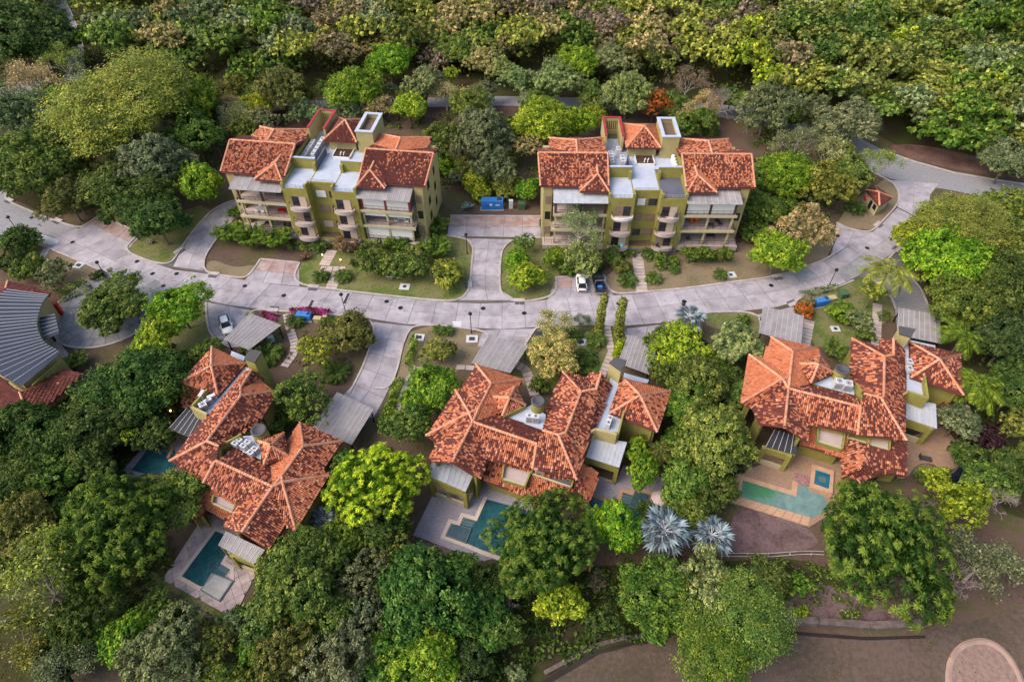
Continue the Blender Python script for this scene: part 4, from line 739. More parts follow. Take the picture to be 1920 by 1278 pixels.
pool('pool with orange edging and corner steps right of the middle villa',r6,[(1318,350),(1507,396),(1535,310),(1605,335),(1640,300),(1715,345),(1650,562),(1480,640),(1280,480)],'pool',[(1325,340),(1507,385),(1525,300),(1603,320),(1617,280),(1742,322),(1700,440),(1660,575)],'orangecope',.45,spa=[(1625,297),(1722,330),(1688,442),(1577,402)],steps=[(1530,325),(1600,345),(1575,400),(1510,385)],closed=False)
deck([r8(x,y) for x,y in [(105,420),(330,330),(300,250),(500,200),(900,290),(900,420),(880,560),(860,640),(655,765),(98,592)]],'tanpave',.1,'pool_terrace')
pool('pale turquoise shallow pool with peach edging at the right villa',r8,[(193,437),(545,532),(556,470),(650,490),(662,520),(755,545),(790,640),(655,715),(178,565)],'pool3',[(160,420),(545,537),(555,470)],'peach',.7,closed=False)
GP=bpy.data.objects[[o.name for o in bpy.data.objects if o.name.startswith('swimming_pool')][-1]]
def algae(m,px):        # green algae growing on the shallow end
    t=m.node_tree; b=t.nodes['Principled BSDF']; src=b.inputs['Base Color'].links[0].from_socket; g=t.nodes.new('ShaderNodeNewGeometry'); p=P(*px,0); d=t.nodes.new('ShaderNodeVectorMath'); d.operation='DISTANCE'; d.inputs[1].default_value=p; n=t.nodes.new('ShaderNodeTexNoise'); n.inputs['Scale'].default_value=.8; n.inputs['Detail'].default_value=6
    a=t.nodes.new('ShaderNodeMath'); a.operation='MULTIPLY_ADD'; a.inputs[1].default_value=3.; r=t.nodes.new('ShaderNodeMapRange'); r.inputs[1].default_value=3.2; r.inputs[2].default_value=5.2; r.inputs[3].default_value=.8; r.inputs[4].default_value=0
    x=t.nodes.new('ShaderNodeMix'); x.data_type='RGBA'; x.inputs[7].default_value=(.04,.2,.06,1); t.links.new(g.outputs['Position'],d.inputs[0]); t.links.new(g.outputs['Position'],n.inputs['Vector']); t.links.new(n.outputs[0],a.inputs[0]); t.links.new(d.outputs['Value'],a.inputs[2]); t.links.new(a.outputs[0],r.inputs[0]); t.links.new(r.outputs[0],x.inputs[0]); t.links.new(src,x.inputs[6]); t.links.new(x.outputs[2],b.inputs['Base Color'])
algae(M['pool3'],r8(285,470))
def slabband(a,b_,c,d,n,m,name,z=.17):
    a,b_,c,d=[P(*r8(*q),0) for q in (a,b_,c,d)]; t=GP; 
    for k in range(n):
        mb=MB(); u0,u1=k/n,(k+1)/n-.01; mb.prism([tuple(v[:2]) for v in (a.lerp(b_,u0),a.lerp(b_,u1),d.lerp(c,u1),d.lerp(c,u0))],0,z); mb.build(name,M[m],t,(t.location.x,t.location.y,0))
slabband((98,590),(650,765),(665,705),(172,562),9,'peach','coping_stone'); slabband((125,420),(195,440),(178,562),(98,588),3,'peach','coping_stone',.172)
sheet('mosaic_shelf',[r8(x,y) for x,y in [(555,388),(667,420),(655,488),(548,466)]],'pebble',.14)
jac=thing('jacuzzi','square raised jacuzzi with blue water and peach rim on the right villa terrace','jacuzzi',P(*r8(742,430),0)); oj=jac.location.copy()
ring=[P(*r8(x,y),.5) for x,y in [(675,330),(827,377),(817,532),(658,490)]]; inn=[P(*r8(x,y),.5) for x,y in [(700,368),(802,400),(792,502),(688,466)]]
for i in range(4):
    b=MB(); q=[ring[i],ring[(i+1)%4],inn[(i+1)%4],inn[i]]; b.prism([tuple(v[:2]) for v in q],0,.5); b.build('rim_slab',M['peach'],jac,oj)
b=MB(); b.poly([v-Vector((0,0,.08)) for v in inn][::-1]); b.build('water',M['spa3'],jac,oj); b=MB(); p=sum(inn,Vector())/4; b.box(p.x,p.y,.38,.9,.9,.06,-.2); b.build('seat_step',M['spaedge'],jac,oj)
deck([r8(x,y) for x,y in smooth([(1325,150),(1440,110),(1530,40),(1640,120),(1705,250),(1715,325),(1640,372),(1570,362),(1500,322),(1400,328),(1330,430),(1240,430)],1)],'tanpave',.1,'curved_patio')
sheet('pond',[r8(x,y) for x,y in smooth([(1520,385),(1580,372),(1650,385),(1730,320),(1830,330),(1830,470),(1680,500),(1560,450)],1)],'pond',.05); sheet('grass_mound',[r8(x,y) for x,y in smooth([(1365,375),(1430,325),(1500,335),(1540,385),(1500,445),(1400,450)],1)],'lawn',.06)
um=thing('patio_umbrella','beige patio umbrella beside the right-hand pool of the middle villa','umbrella',P(*r6(1778,400),0)); a=MB(); a.lathe([(.04,0),(.04,2.9)],n=8); a.build('pole',M['steel'],um)
for k in range(8):
    t0,t1=k*math.pi/4,(k+1)*math.pi/4; a=MB(); a.poly([(0,0,2.95),(1.75*math.cos(t0),1.75*math.sin(t0),2.3),(1.6*math.cos((t0+t1)/2),1.6*math.sin((t0+t1)/2),2.36),(1.75*math.cos(t1),1.75*math.sin(t1),2.3)]); a.build('canopy_panel',M['umb'],um)
a=MB(); a.lathe([(.35,0),(.35,.1),(.06,.18)],n=12); a.build('base',M['grey'],um); um.scale=(.66,.66,.8)
um2=copy_tree(um); um2.location=P(*r6(1720,220),0); tag(um2,'beige patio umbrella under the bright green tree of the middle villa','umbrella')
def furn(kind,x,y,z,rz,lab,m):
    t=thing(kind,lab,'table' if 'table' in kind else ('chair' if 'chair' in kind else 'lounger'),P(x,y,z),rz)
    a=MB()
    if 'table' in kind:
        a.box(0,0,.7,1.5,.9,.06); a.build('tabletop',M[m],t)
        for sx in (-1,1):
            for sy in (-1,1): b=MB(); b.box(sx*.6,sy*.32,0,.07,.07,.7); b.build('leg',M[m],t)
    else:
        w=.55 if 'chair' in kind else .7; a.box(0,0,.38,w,.55 if 'chair' in kind else 1.6,.08); a.build('seat',M[m],t); b=MB(); b.box(0,(.26 if 'chair' in kind else .78),.42,w,.07,.5); b.build('backrest',M[m],t)
        for sx in (-1,1):
            for sy in (-1,1): b=MB(); b.box(sx*w*.42,sy*(.22 if 'chair' in kind else .7),0,.06,.06,.38); b.build('leg',M[m],t)
    return t
furn('sun_lounger',*r8(1450,300),.1,1.35,'dark lounger at the edge of the curved patio by the grass mound','darkgrey')
# ---------------------------------------------------------------- fan-roofed pavilion at the left edge
R2=lambda x,y:(x/3.994,500+y/3.994)
pv=thing('pavilion','pavilion with a fan-shaped dark metal roof and red tiled skirts at the left edge','pavilion',P(60,640,0)); ov=pv.location.copy()
rt=[R2(x,y) for x,y in [(365,212),(345,235),(325,262),(305,310),(290,360),(280,400),(280,440),(290,490),(310,530),(335,565),(375,595),(420,618),(460,642)]]
lt=[R2(x,y) for x,y in [(50,170),(0,205),(-60,250),(-120,310),(-170,380),(-190,440),(-190,500),(-170,560),(-140,630),(-100,700),(-50,760),(30,830),(165,893)]]
def dense(p,n): 
    o=[]
    for i in range(n+1):
        t=i/n*(len(p)-1); k=min(int(t),len(p)-2); f=t-k; o.append((p[k][0]*(1-f)+p[k+1][0]*f,p[k][1]*(1-f)+p[k+1][1]*f))
    return o
rt,lt=dense(rt,24),dense(lt,24)
for i in range(24):
    panels(pv,[P(*rt[i],5.4),P(*rt[i+1],5.4),P(*lt[i+1],6.6),P(*lt[i],6.6)],1,'bmetal',org=ov)
c5=[P(*R2(x,y),4.2) for x,y in [(285,380),(415,358),(445,500),(330,550)]]
for i in range(6): panels(pv,[c5[1].lerp(c5[2],i/6),c5[1].lerp(c5[2],(i+1)/6),c5[0].lerp(c5[3],(i+1)/6),c5[0].lerp(c5[3],i/6)],1,'bmetal',org=ov)
tiled_roof(pv,[([P(*R2(x,y),z) for x,y,z in f],.97) for f in [[(480,765,3.6),(625,800,3.6),(228,1152,3.6),(150,940,4.6)],[(0,815,4.6),(150,940,4.6),(228,1152,3.6),(-60,1050,3.6)]]],ov,41,row=.5)
tiled_roof(pv,[([P(*R2(x,y),z) for x,y,z in [(60,110,4.6),(380,190,4.6),(365,220,5.0),(45,165,5.0)]],.97),([P(*R2(x,y),z) for x,y,z in [(60,110,4.6),(45,165,5.0),(-40,240,5.0),(-60,190,4.6)]],.97)],ov,42,row=.5)
k=MB(); k.prism([tuple(P(*R2(x,y),4.6)[:2]) for x,y in [(60,180),(350,225),(270,420),(310,560),(440,650),(170,880),(-200,700),(-300,400)]],0,4.7); k.build('wall',M['tanwall'],pv,ov)
k=MB(); k.prism([tuple(P(*R2(x,y),.12)[:2]) for x,y in smooth([(285,350),(330,300),(490,305),(430,390),(415,480),(460,590),(520,655),(475,700),(380,600)],1)],0,.12); k.build('entrance_paving',M['path'],pv,ov)
for x,y in ((345,330),(360,350),(385,545),(420,560)): k=MB(); p=P(*R2(x,y),0); k.box(p.x,p.y,0,.25,.25,4.); k.build('post',M['black'],pv,ov)
for x,y in ((320,800),(380,755),(440,715),(265,845)): k=MB(); p=P(*R2(x,y),3.2); k.box(p.x,p.y,0,.25,.25,5.); k.build('post',M['rail'],pv,ov)
k=MB(); p0,p1=P(*R2(270,920),3.5),P(*R2(480,735),3.5); k.bar(Vector((p0.x,p0.y,4.)),Vector((p1.x,p1.y,4.)),.3,1.2); k.build('balustrade',M['olive'],pv,ov)
k=MB(); p=P(*R2(405,285),2.2); k.box(p.x,p.y,0,.9,.9,2.6,.4); k.build('red_pier',M['redp'],pv,ov)
# ---------------------------------------------------------------- guard hut
R6=lambda x,y:(1440+x/3.994,260+y/3.994)
hut=thing('guard_hut','tiny tiled guard hut with cream walls on the grass corner of the road bend','hut',P(1640,385,0)); oh=hut.location.copy()
q=[P(*R6(x,y),2.7) for x,y in [(735,385),(835,505),(930,440),(800,355)]]; ap=P(*R6(830,400),3.9)
rr=[q[0],q[1],q[2],q[3]]; tiled_roof(hut,[([rr[i],rr[(i+1)%4],ap],.97) for i in range(4)],oh,51)
c=sum(rr,Vector())/4; ins=[v.lerp(c,.12) for v in rr]; k=MB(); k.prism([tuple(v[:2]) for v in ins],0,2.55); k.build('wall',M['cream'],hut,oh)
a,b_=ins[0],ins[1]
for u0,u1,z0,z1,nm in ((.42,.6,0,2.,'door'),(.7,.92,1.,2.,'window')):
    p,q2=a.lerp(b_,u0),a.lerp(b_,u1); d=(q2-p); nn=Vector((d.y,-d.x,0)).normalized(); 
    if nn.dot(c-p)>0: nn=-nn
    k=MB(); m_=(p+q2)/2+nn*.03; k.box(m_.x,m_.y,z0,d.length,.08,z1-z0,math.atan2(d.y,d.x)); k.build(nm,M['dark'],hut,oh)
sgn=thing('red_sign_board','small red board against the left corner of the guard hut','sign',P(1619,383,0),-.6); k=MB(); k.box(0,0,.9,.9,.08,.9); k.build('board',M['redp'],sgn); k=MB(); k.box(.1,-.05,1.35,.35,.03,.3); k.build('panel',M['cream'],sgn)
for s in (-.4,.4): k=MB(); k.box(s,0,0,.06,.06,.9); k.build('post',M['steel'],sgn)
# ---------------------------------------------------------------- apartment blocks
KA=.977
def A_(x,y,z): return (KA*x,KA*y,KA*(z+1.8))
class AB(MB):       # mesh in block coordinates
    def build(s,name,mats,parent=None,org=None,smooth=False,kind=None):
        s.v=[A_(*p) for p in s.v]; return MB.build(s,name,mats,parent,org,smooth,kind)
def block(left,lab,loc,rz):
    t=thing('apartment_block',lab,'apartment block',loc,rz)
    def add(name,m,parent=t): return lambda b: b.build(name,M[m] if isinstance(m,str) else [M[x] for x in m],parent)
    def one(name,m,*bxs,parent=t):
        b=AB()
        for q in bxs: b.bx(*q)
        return b.build(name,M[m],parent)
    one('stone_base','stone',(-18.2,18.2,.5,16,-1.8,-1.1),(-7,7,-.2,3,-1.8,-.6))
    for s in (-1,1):
        one('tower','olive',(s*2.3,s*7.,0,9.5,-1.1,10.6))
        [one('parapet','olive',q) for q in ((s*6.55,s*7.01,-.01,.5,10.6,11.5),(s*2.29,s*2.75,-.01,.5,10.6,11.5),(s*6.75,s*7.005,.5,6.5,10.6,11.4),(s*2.295,s*2.55,.5,1.8,10.6,11.35))]
        b=AB()
        for z in (11.0,11.3): b.bar((s*2.75,.12,z),(s*6.55,.12,z),.05,.05)
        for k in range(6): u=2.75+k*.76; b.bar((s*u,.12,10.6),(s*u,.12,11.3),.04,.04)
        b.build('roof_railing',M['grey'],t)
        b=AB(); b.poly([(s*2.56,.15,10.62),(s*6.74,.15,10.62),(s*6.74,9.3,10.62),(s*2.56,9.3,10.62)][::s]); b.build('roof_terrace',M['flatdark' if (s>0 and not left) else 'flat'],t)
        one('roof_wall','olive',(s*2.45,s*7.1,6.6,6.9,10.6,12.8),(s*2.4,s*2.9,5.9,6.6,10.6,12.2)); one('wall_cap','flat',(s*2.4,s*7.15,6.52,6.98,12.8,12.95))
        for k,z in enumerate((0.,3.4,6.8)):
            # door with two leaves, curved balcony
            one('door_frame','brown',(s*4.2-1.45,s*4.2+1.45,-.05,.02,z,z+2.2)); 
            dk=R.random()<.5; one('door_leaf','dark' if dk else 'brown',(s*4.2-1.35,s*4.2-.04,-.08,-.01,z+.05,z+2.1)); one('door_leaf','beige' if dk else 'dark',(s*4.2+.04,s*4.2+1.35,-.075,-.01,z+.05,z+2.1))
            bal=[(s*4.2+2.*math.cos(a),-1.55*math.sin(a)**.8 if math.sin(a)>0 else 0) for a in [math.pi*i/12 for i in range(13)]]
            b=AB(); b.prism(bal,z-.3,z,0,0,True); b.build('balcony_slab',M['terr'],t)
            b=AB()
            for i in range(12):
                (x0,y0),(x1,y1)=bal[i],bal[i+1]; f=lambda x,y:(s*4.2+(x-s*4.2)*.92,y*.9)
                b.prism([(x0,y0),(x1,y1),f(x1,y1),f(x0,y0)],z,z+(.5 if 2<i<9 else .22))
            b.build('balcony_wall',M['white' if (not left and k==2 and s<0) else 'terr'],t)
            b=AB()
            for i in (0,1,2,10,11,12): b.bar((*bal[i],z),(*bal[i],z+.95),.05,.05)
            for i in (0,1,10,11): b.bar((*bal[i],z+.95),(*bal[i+1],z+.95),.06,.05)
            b.build('balcony_railing',M['rail'],t)
        # ---- wing
        one('wing','tanwall',(s*7.,s*18.6,4.2,16.,-1.1,11.2)); one('wing_front','tanwall',(s*17.,s*18.6,2.6,4.2,-1.1,11.15))
        one('terrace_base','terr',(s*7.02,s*18.5,.1,4.2,-1.1,-.12))
        for k,(z,ue) in enumerate(((0.,18.3),(3.4,17.),(6.8,16.7))):
            if k: one('terrace_slab','terr',(s*7.02,s*ue,.25,4.2,z-.3,z))
            if k: one('edge_beam','cream',(s*7.02,s*(ue+.1),.1,.32,z-.35,z+.12)); 
            b=AB()
            uu=ue-.15
            b.bar((s*7.1,.36,z+1.),(s*uu,.36,z+1.),.06,.05); b.bar((s*uu,.36,z+1.),(s*uu,2.6,z+1.),.06,.05); b.bar((s*7.1,.36,z+.5),(s*uu,.36,z+.5),.03,.03)
            for i in range(9): u=7.1+i*(uu-7.1)/8; b.bar((s*u,.36,z),(s*u,.36,z+1.),.04,.04)
            for i in range(4): v=.36+i*.75; b.bar((s*uu,v,z),(s*uu,v,z+1.),.04,.04)
            b.build('railing',M['rail'],t)
            top=z+3.05 if k<2 else 9.75
            for u in (7.35,11.8,16.3):
                one('column','rail' if (k==2 and not (left and s>0)) else ('redcap' if k==2 else 'cream'),(s*u-.17,s*u+.17,.6,.94,z,top))
            one('glass_door','dark',(s*8,s*11.,4.13,4.19,z,z+2.3)); one('glass_door','brown',(s*12,s*15.6,4.13,4.19,z,z+2.3))
            one('window','dark' if k==1 else 'brown',(s*17.2,s*18.2,2.53,2.59,z+.7,z+2.4))
            blind={(True,1,2):1,(True,1,1):.35,(True,1,0):1,(False,1,2):1,}.get((left,s,k),0)
            if blind:
                for u0,u1 in ((7.6,11.6),(12.,16.1)): one('roller_blind','white',(s*u0,s*u1,.74,.8,z+(2.75*(1-blind)+.15 if k<2 else .15),z+(2.9 if k<2 else 2.9)))
        panels(t,[A_(s*7.05,4.2,10.9),A_(s*16.8,4.2,10.9),A_(s*16.9,-.6,9.85),A_(s*7.05,-.6,9.85)] if s>0 else [A_(-16.8,4.2,10.9),A_(-7.05,4.2,10.9),A_(-7.05,-.6,9.85),A_(-16.9,-.6,9.85)],9,'metal' if (left or s>0) else 'lmetal',name='awning_panel')
        if left and s>0:
            for z in (1.2,4.6,8.): one('side_window','dark',(18.58,18.66,6,7.4,z,z+1.7)); one('side_window','dark',(18.58,18.66,11,12.2,z,z+1.7))
        # ---- tiled roofs
        a=lambda u,v,z: A_(s*u,v,z); dk={(True,-1):.35,(True,1):.72,(False,-1):.48,(False,1):.4}[(left,s)]
        rg0,rg1=(6.8,9.3,14),(19.6,9.3,14); rm=(12.4,9.3,14)
        F=[([a(*p) for p in ((6.95,2.3,11.5),(19.2,2.3,11.5),rg1,rm,rg0)],dk),([a(*p) for p in (rg0,rm,(6.8,13,12.7))],dk),([a(*p) for p in (rm,rg1,(19.6,13.2,12.6),(15.,13.2,12.6))],.8)]
        tiled_roof(t,F,(0,0,0),61+s+3*left,extra=[(a(*rg0),a(6.95,2.3,11.5)),(a(*rg1),a(19.2,2.3,11.5))])
        rb=(12.4,13.3,14.3)
        tiled_roof(t,[([a(*p) for p in (rm,rb,(6.8,17.4,12.5),(6.8,11.5,12.6))],.12 if (left and s>0) else .35),([a(*p) for p in (rm,rb,(17.3,17.2,12.5),(17.3,12.2,12.6))],.3 if not left or s<0 else .1),([a(*p) for p in (rb,(6.8,17.4,12.5),(17.3,17.2,12.5))],.8)],(0,0,0),71+s+3*left)
        ap,rp=(8.9,3.9,13.02),(8.9,6.6,13.06)
        tiled_roof(t,[([a(*p) for p in ((6.95,.9,11.35),(12.2,.95,11.3),ap)],dk),([a(*p) for p in ((12.2,.95,11.3),ap,rp,(12.2,2.5,11.6))],.3 if s<0 else (.75 if left else .1)),([a(*p) for p in ((6.95,.9,11.35),ap,rp,(6.95,2.5,11.6))],dk)],(0,0,0),81+s+3*left)
        one('upper_wall','tanwall',(s*7.1,s*18.4,4,15.5,11.2,11.9),(s*7.4,s*16.8,12,16.,11.2,12.4))
    # ---- recess with stair windows
    one('recess_wall','olive',(-2.32,2.32,2.,9.,-1.1,10.6)); one('entry_deck','wood',(-2.28,2.28,.02,2.,-.6,-.35)); one('entry_front','olive',(-2.28,2.28,-.02,.3,-.75,-.33)); one('entrance_door','redp',(-.6,.6,-.06,.0,-1.8,-.8))
    for z in (.95,4.4,7.75):
        for u0,u1 in ((-1.5,.05),(.5,2.2)) if not left else ((-1.6,.4),(.9,1.9)):
            f=one('window_frame','brown',(u0,u1,1.93,1.99,z,z+1.6)); w=one('window_pane',R.choice(['dark','beige','brown']) if z<7 or u0>0 else 'white',(u0+.08,u1-.08,1.9,1.94,z+.08,z+1.5),parent=f)
    one('parapet','olive',(-2.28,2.28,1.98,2.2,10.6,10.95)); b=AB(); 
    for z in (11.2,11.45): b.bar((-2.28,2.1,z),(2.28,2.1,z),.05,.05)
    b.build('roof_railing',M['grey'],t)
    b=AB(); b.poly([(-2.3,2.2,10.61),(2.3,2.2,10.61),(2.3,9.5,10.61),(-2.3,9.5,10.61)]); b.build('roof_terrace',M['flat'],t); one('core','olive',(-7.,7.3,9.5,20.5,-1.1,10.55)); b=AB(); b.poly([(-7,9.4,10.6),(7.2,9.4,10.6),(7.2,20.4,10.6),(-7,20.4,10.6)]); b.build('roof_deck',M['flat'],t)
    one('side_parapet','olive',(6.9,7.25,6.9,13.2,10.6,12.2)); one('side_parapet','olive',(-7.1,-6.8,6.9,15.4,10.6,12.3)); one('well_wall','flatdark',(-2.6,-2.35,6.9,12.2,10.6,12.))
    # stair pavilion with hip roof, lattice skylight
    one('stair_wall','tanwall',(-2.2,3.1,13.9,21.3,10.6,13.)); c=[(-2.85,13.1,12.9),(3.75,13.1,12.9),(4.4,22.1,12.9),(-2.6,22.1,12.9)]; ap=(.75,16.9,15.3)
    ca=[A_(*p) for p in c]; apx=A_(*ap); d4=(.85,.85,.8,.8) if left else (.35,.1,.08,.06)
    tiled_roof(t,[([ca[i],ca[(i+1)%4],apx],d4[i]) for i in range(4)],(0,0,0),91+left)
    one('lattice_frame','white',(-.95,2.65,10.7,10.85,10.6,11.),(-.95,-.8,10.7,13.9,10.6,11.),(2.5,2.65,10.7,13.9,10.6,11.)); one('lattice_base','wood',(-.8,2.5,10.85,13.9,10.6,10.7)); b=AB()
    for i in range(7): b.bx(-.8+i*.5,-.72+i*.5,10.85,13.9,10.78,10.86)
    for i in range(6): b.bx(-.8,2.5,10.9+i*.55,10.98+i*.55,10.79,10.88)
    b.build('lattice_bars',M['rail'],t)
    b=AB()
    for s in (-.25,.35): b.tube([(.9+s,11.4,10.9),(.95+s,11.5,11.4),(1.1+s,11.8,11.5)],.1,6)
    b.build('vent_pipe',M['whitep'],t)
    # open-topped well with red cap, and the lift box
    one('well_wall','tanwall',(-6.7,-6.35,15.4,22.7,10.6,14.),(-3.5,-3.1,15.4,22.7,10.6,14.),(-6.35,-3.5,22.35,22.7,10.6,11.4),(-6.35,-3.5,22.35,22.7,13.4,14.)); b=AB()
    for i in range(7): b.bx(-6.3+i*.42,-6.12+i*.42,22.4,22.65,11.4,13.4)
    b.build('slot_bars',M['tanwall'],t); one('red_cap','redcap',(-6.75,-6.3,15.35,22.75,14.,14.16),(-3.55,-3.05,15.35,22.75,14.,14.16),(-6.3,-3.55,22.3,22.75,14.,14.16))
    one('lift_box','tanwall',(3.75,7.,13.4,20.6,10.6,13.4)); one('lift_box_rim','tanwall',(3.75,4.1,13.4,20.6,13.4,15.),(6.65,7.,13.4,20.6,13.4,15.),(4.1,6.65,13.4,13.75,13.4,15.),(4.1,6.65,20.25,20.6,13.4,15.)); one('rim_cap','flat',(3.6,4.25,13.25,20.75,15.,15.18),(6.5,7.15,13.25,20.75,15.,15.18),(4.25,6.5,13.25,13.9,15.,15.18),(4.25,6.5,20.1,20.75,15.,15.18)); one('shaft_cover','wood',(4.1,6.65,13.75,20.25,13.4,14.2))
    one('antenna','steel',(-6.6,-6.55,22.,22.05,14,16.5)) if left else None
    m=Matrix.Translation(loc)@Matrix.Rotation(rz,4,'Z')
    def wp(u,v,z): return m@Vector(A_(u,v,z))
    return t,wp
bl,wl=block(True,'left olive apartment block with mostly dark maroon right-hand roof and white blinds',(-34.2,96.3,0),math.radians(-7))
br,wr=block(False,'right olive apartment block with one charcoal roof terrace behind the parked vehicles',(23.74,93.8,0),math.radians(-.8))
nm=['first','second','third','fourth','fifth']
for i in range(5): ac_unit(wl(-5.9,9.7+i*1.25,10.6),math.radians(83),'dark-grilled ac unit, %s from the front in the left row on the left block'%nm[i],1.,.8,1.,True)
for i in range(5): ac_unit(wl(-3.9,9.7+i*1.3,10.6),math.radians(83),'tall white ac unit, %s from the front in the right row on the left block'%nm[i],1.2,.7,1.5,True)
for i in range(4): ac_unit(wr(-5.7,9.9+i*1.05,10.6),math.radians(89),'white ac unit, %s from the front in the left row on the right block'%nm[i],1.,.8,1.3,True)
for i,(u,v) in enumerate(((-3.7,9.9),(-3.7,11.1),(-4.1,14.))): ac_unit(wr(u,v,10.6),math.radians(89),'tall white ac unit in the right block roof well, %s from the front'%nm[i],1.2,.8,1.6,True)
for i in range(5):
    t=thing('water_tank','small white ribbed tank by the right block parapet, %s from the front'%nm[i],'tank',wr(6.3,9.8+i*1.0,10.6),0,'white tanks on the right block'); a=MB(); a.lathe([(.36,0),(.4,.1),(.38,.5),(.4,.55),(.36,.95),(.2,1.1)],n=10); a.build('body',M['whitep'],t,None,True); a=MB(); a.lathe([(.14,1.08),(.14,1.18)],n=8); a.build('lid',M['grey'],t)
def wfurn(w,rz,kind,u,v,z,dr,lab,m):
    p=w(u,v,z); t=furn(kind,960,639,0,rz+dr,lab,m); t.location=p; return t
rl,rr_=math.radians(-7),math.radians(-.8)
wfurn(wl,rl,'patio_table',-13.6,2.2,3.4,0,'white dining table on the middle left terrace of the left block','white')
for i,(u,v,d) in enumerate(((-14.3,1.5,math.pi),(-13.,1.5,math.pi),(-14.3,3.,0),(-13.,3.,0))): wfurn(wl,rl,'patio_chair',u,v,3.4,d,'white chair %s of the dining table on the left block middle terrace'%['front left','front right','rear left','rear right'][i],'white')
wfurn(wl,rl,'coffee_table',-9.4,1.9,3.4,0,'low brown table near the tower on the middle left terrace of the left block','redp'); wfurn(wl,rl,'patio_table',14,2.3,3.4,0,'white table on the middle right terrace of the left block','white'); wfurn(wl,rl,'patio_chair',13,1.8,3.4,1.5,'white chair left of the table on the middle right terrace of the left block','white'); wfurn(wl,rl,'patio_chair',15.1,1.8,3.4,-1.5,'white chair right of the table on the middle right terrace of the left block','white')
wfurn(wl,rl,'patio_table',-13,2.1,0,.1,'dark table on the lowest left terrace of the left block','darkgrey'); wfurn(wl,rl,'armchair',-9.8,2.1,0,.1,'dark armchair on the lowest left terrace of the left block, the left one','darkgrey'); wfurn(wl,rl,'armchair',-8.6,2.1,0,.1,'dark armchair on the lowest left terrace of the left block, the right one','darkgrey')
wfurn(wl,rl,'patio_table',-13,2.3,6.8,.0,'white table on the top left terrace of the left block','white'); wfurn(wl,rl,'patio_table',-9,2.6,6.8,.0,'dark table on the top left terrace of the left block','darkgrey')
wfurn(wr,rr_,'armchair',9.6,2.6,3.4,.2,'orange armchair on the middle right terrace of the right block, the left one','orangep'); wfurn(wr,rr_,'armchair',10.5,2.6,3.4,-.2,'orange armchair on the middle right terrace of the right block, the right one','orangep')
wfurn(wr,rr_,'sun_lounger',14.6,2.5,3.4,.3,'charcoal lounger at the right end of the middle terrace of the right block','darkgrey'); wfurn(wr,rr_,'coffee_table',12.6,1.3,3.4,0,'dark low table on the middle right terrace of the right block','darkgrey'); wfurn(wr,rr_,'armchair',8.,2.1,3.4,.5,'grey armchair at the left end of the middle right terrace of the right block','grey')
wfurn(wr,rr_,'patio_table',13.8,2.5,0,0,'long dark table on the lowest right terrace of the right block','darkgrey'); wfurn(wr,rr_,'armchair',9.4,1.7,0,.3,'dark armchair on the lowest right terrace of the right block','darkgrey')
wfurn(wr,rr_,'armchair',3.3,-.7,0,.6,'dark armchair on the lowest right-hand curved balcony of the right block','darkgrey'); wfurn(wr,rr_,'armchair',-3.6,-.7,0,-.1,'armchair with pale turquoise cushion on the lowest left-hand curved balcony of the right block','tq')
wfurn(wr,rr_,'armchair',3.,-.6,6.8,.6,'dark armchair at the left of the top right-hand balcony of the right block','darkgrey'); wfurn(wr,rr_,'armchair',5.4,-.6,6.8,-.6,'dark armchair at the right of the top right-hand balcony of the right block','darkgrey')
# ---------------------------------------------------------------- vehicles
def section_loft(b,secs,m):       # secs: list of (y, halfwidth low, halfwidth high, z low, z high)
    n0=len(b.v)
    for y,wl_,wh,z0,z1 in secs: b.v+=[(-wl_,y,z0),(-wl_*1.02,y,z0+(z1-z0)*.45),(-wh,y,z1),(wh,y,z1),(wl_*1.02,y,z0+(z1-z0)*.45),(wl_,y,z0)]
    for i in range(len(secs)-1):
        for j in range(6): a=n0+i*6+j; c=n0+i*6+(j+1)%6; b.f.append((a,c,c+6,a+6)); b.m.append(m)
    b.f.append(tuple(n0+j for j in range(6))); b.f.append(tuple(n0+(len(secs)-1)*6+j for j in range(5,-1,-1))); b.m+=[m,m]; return b
def wheels(t,xs,ys,r):
    for y in ys:
        for s in (-1,1):
            b=MB(); b.tube([(s*(xs-.11),y,r),(s*(xs+.11),y,r)],r,14); b.tube([(s*(xs+.11),y,r),(s*(xs-.11),y,r)],r,14); w=b.build('wheel',M['tyre'],t); b=MB(); b.tube([(s*(xs+.1),y,r),(s*(xs+.125),y,r)],r*.6,12); b.build('rim',M['steel'],w)
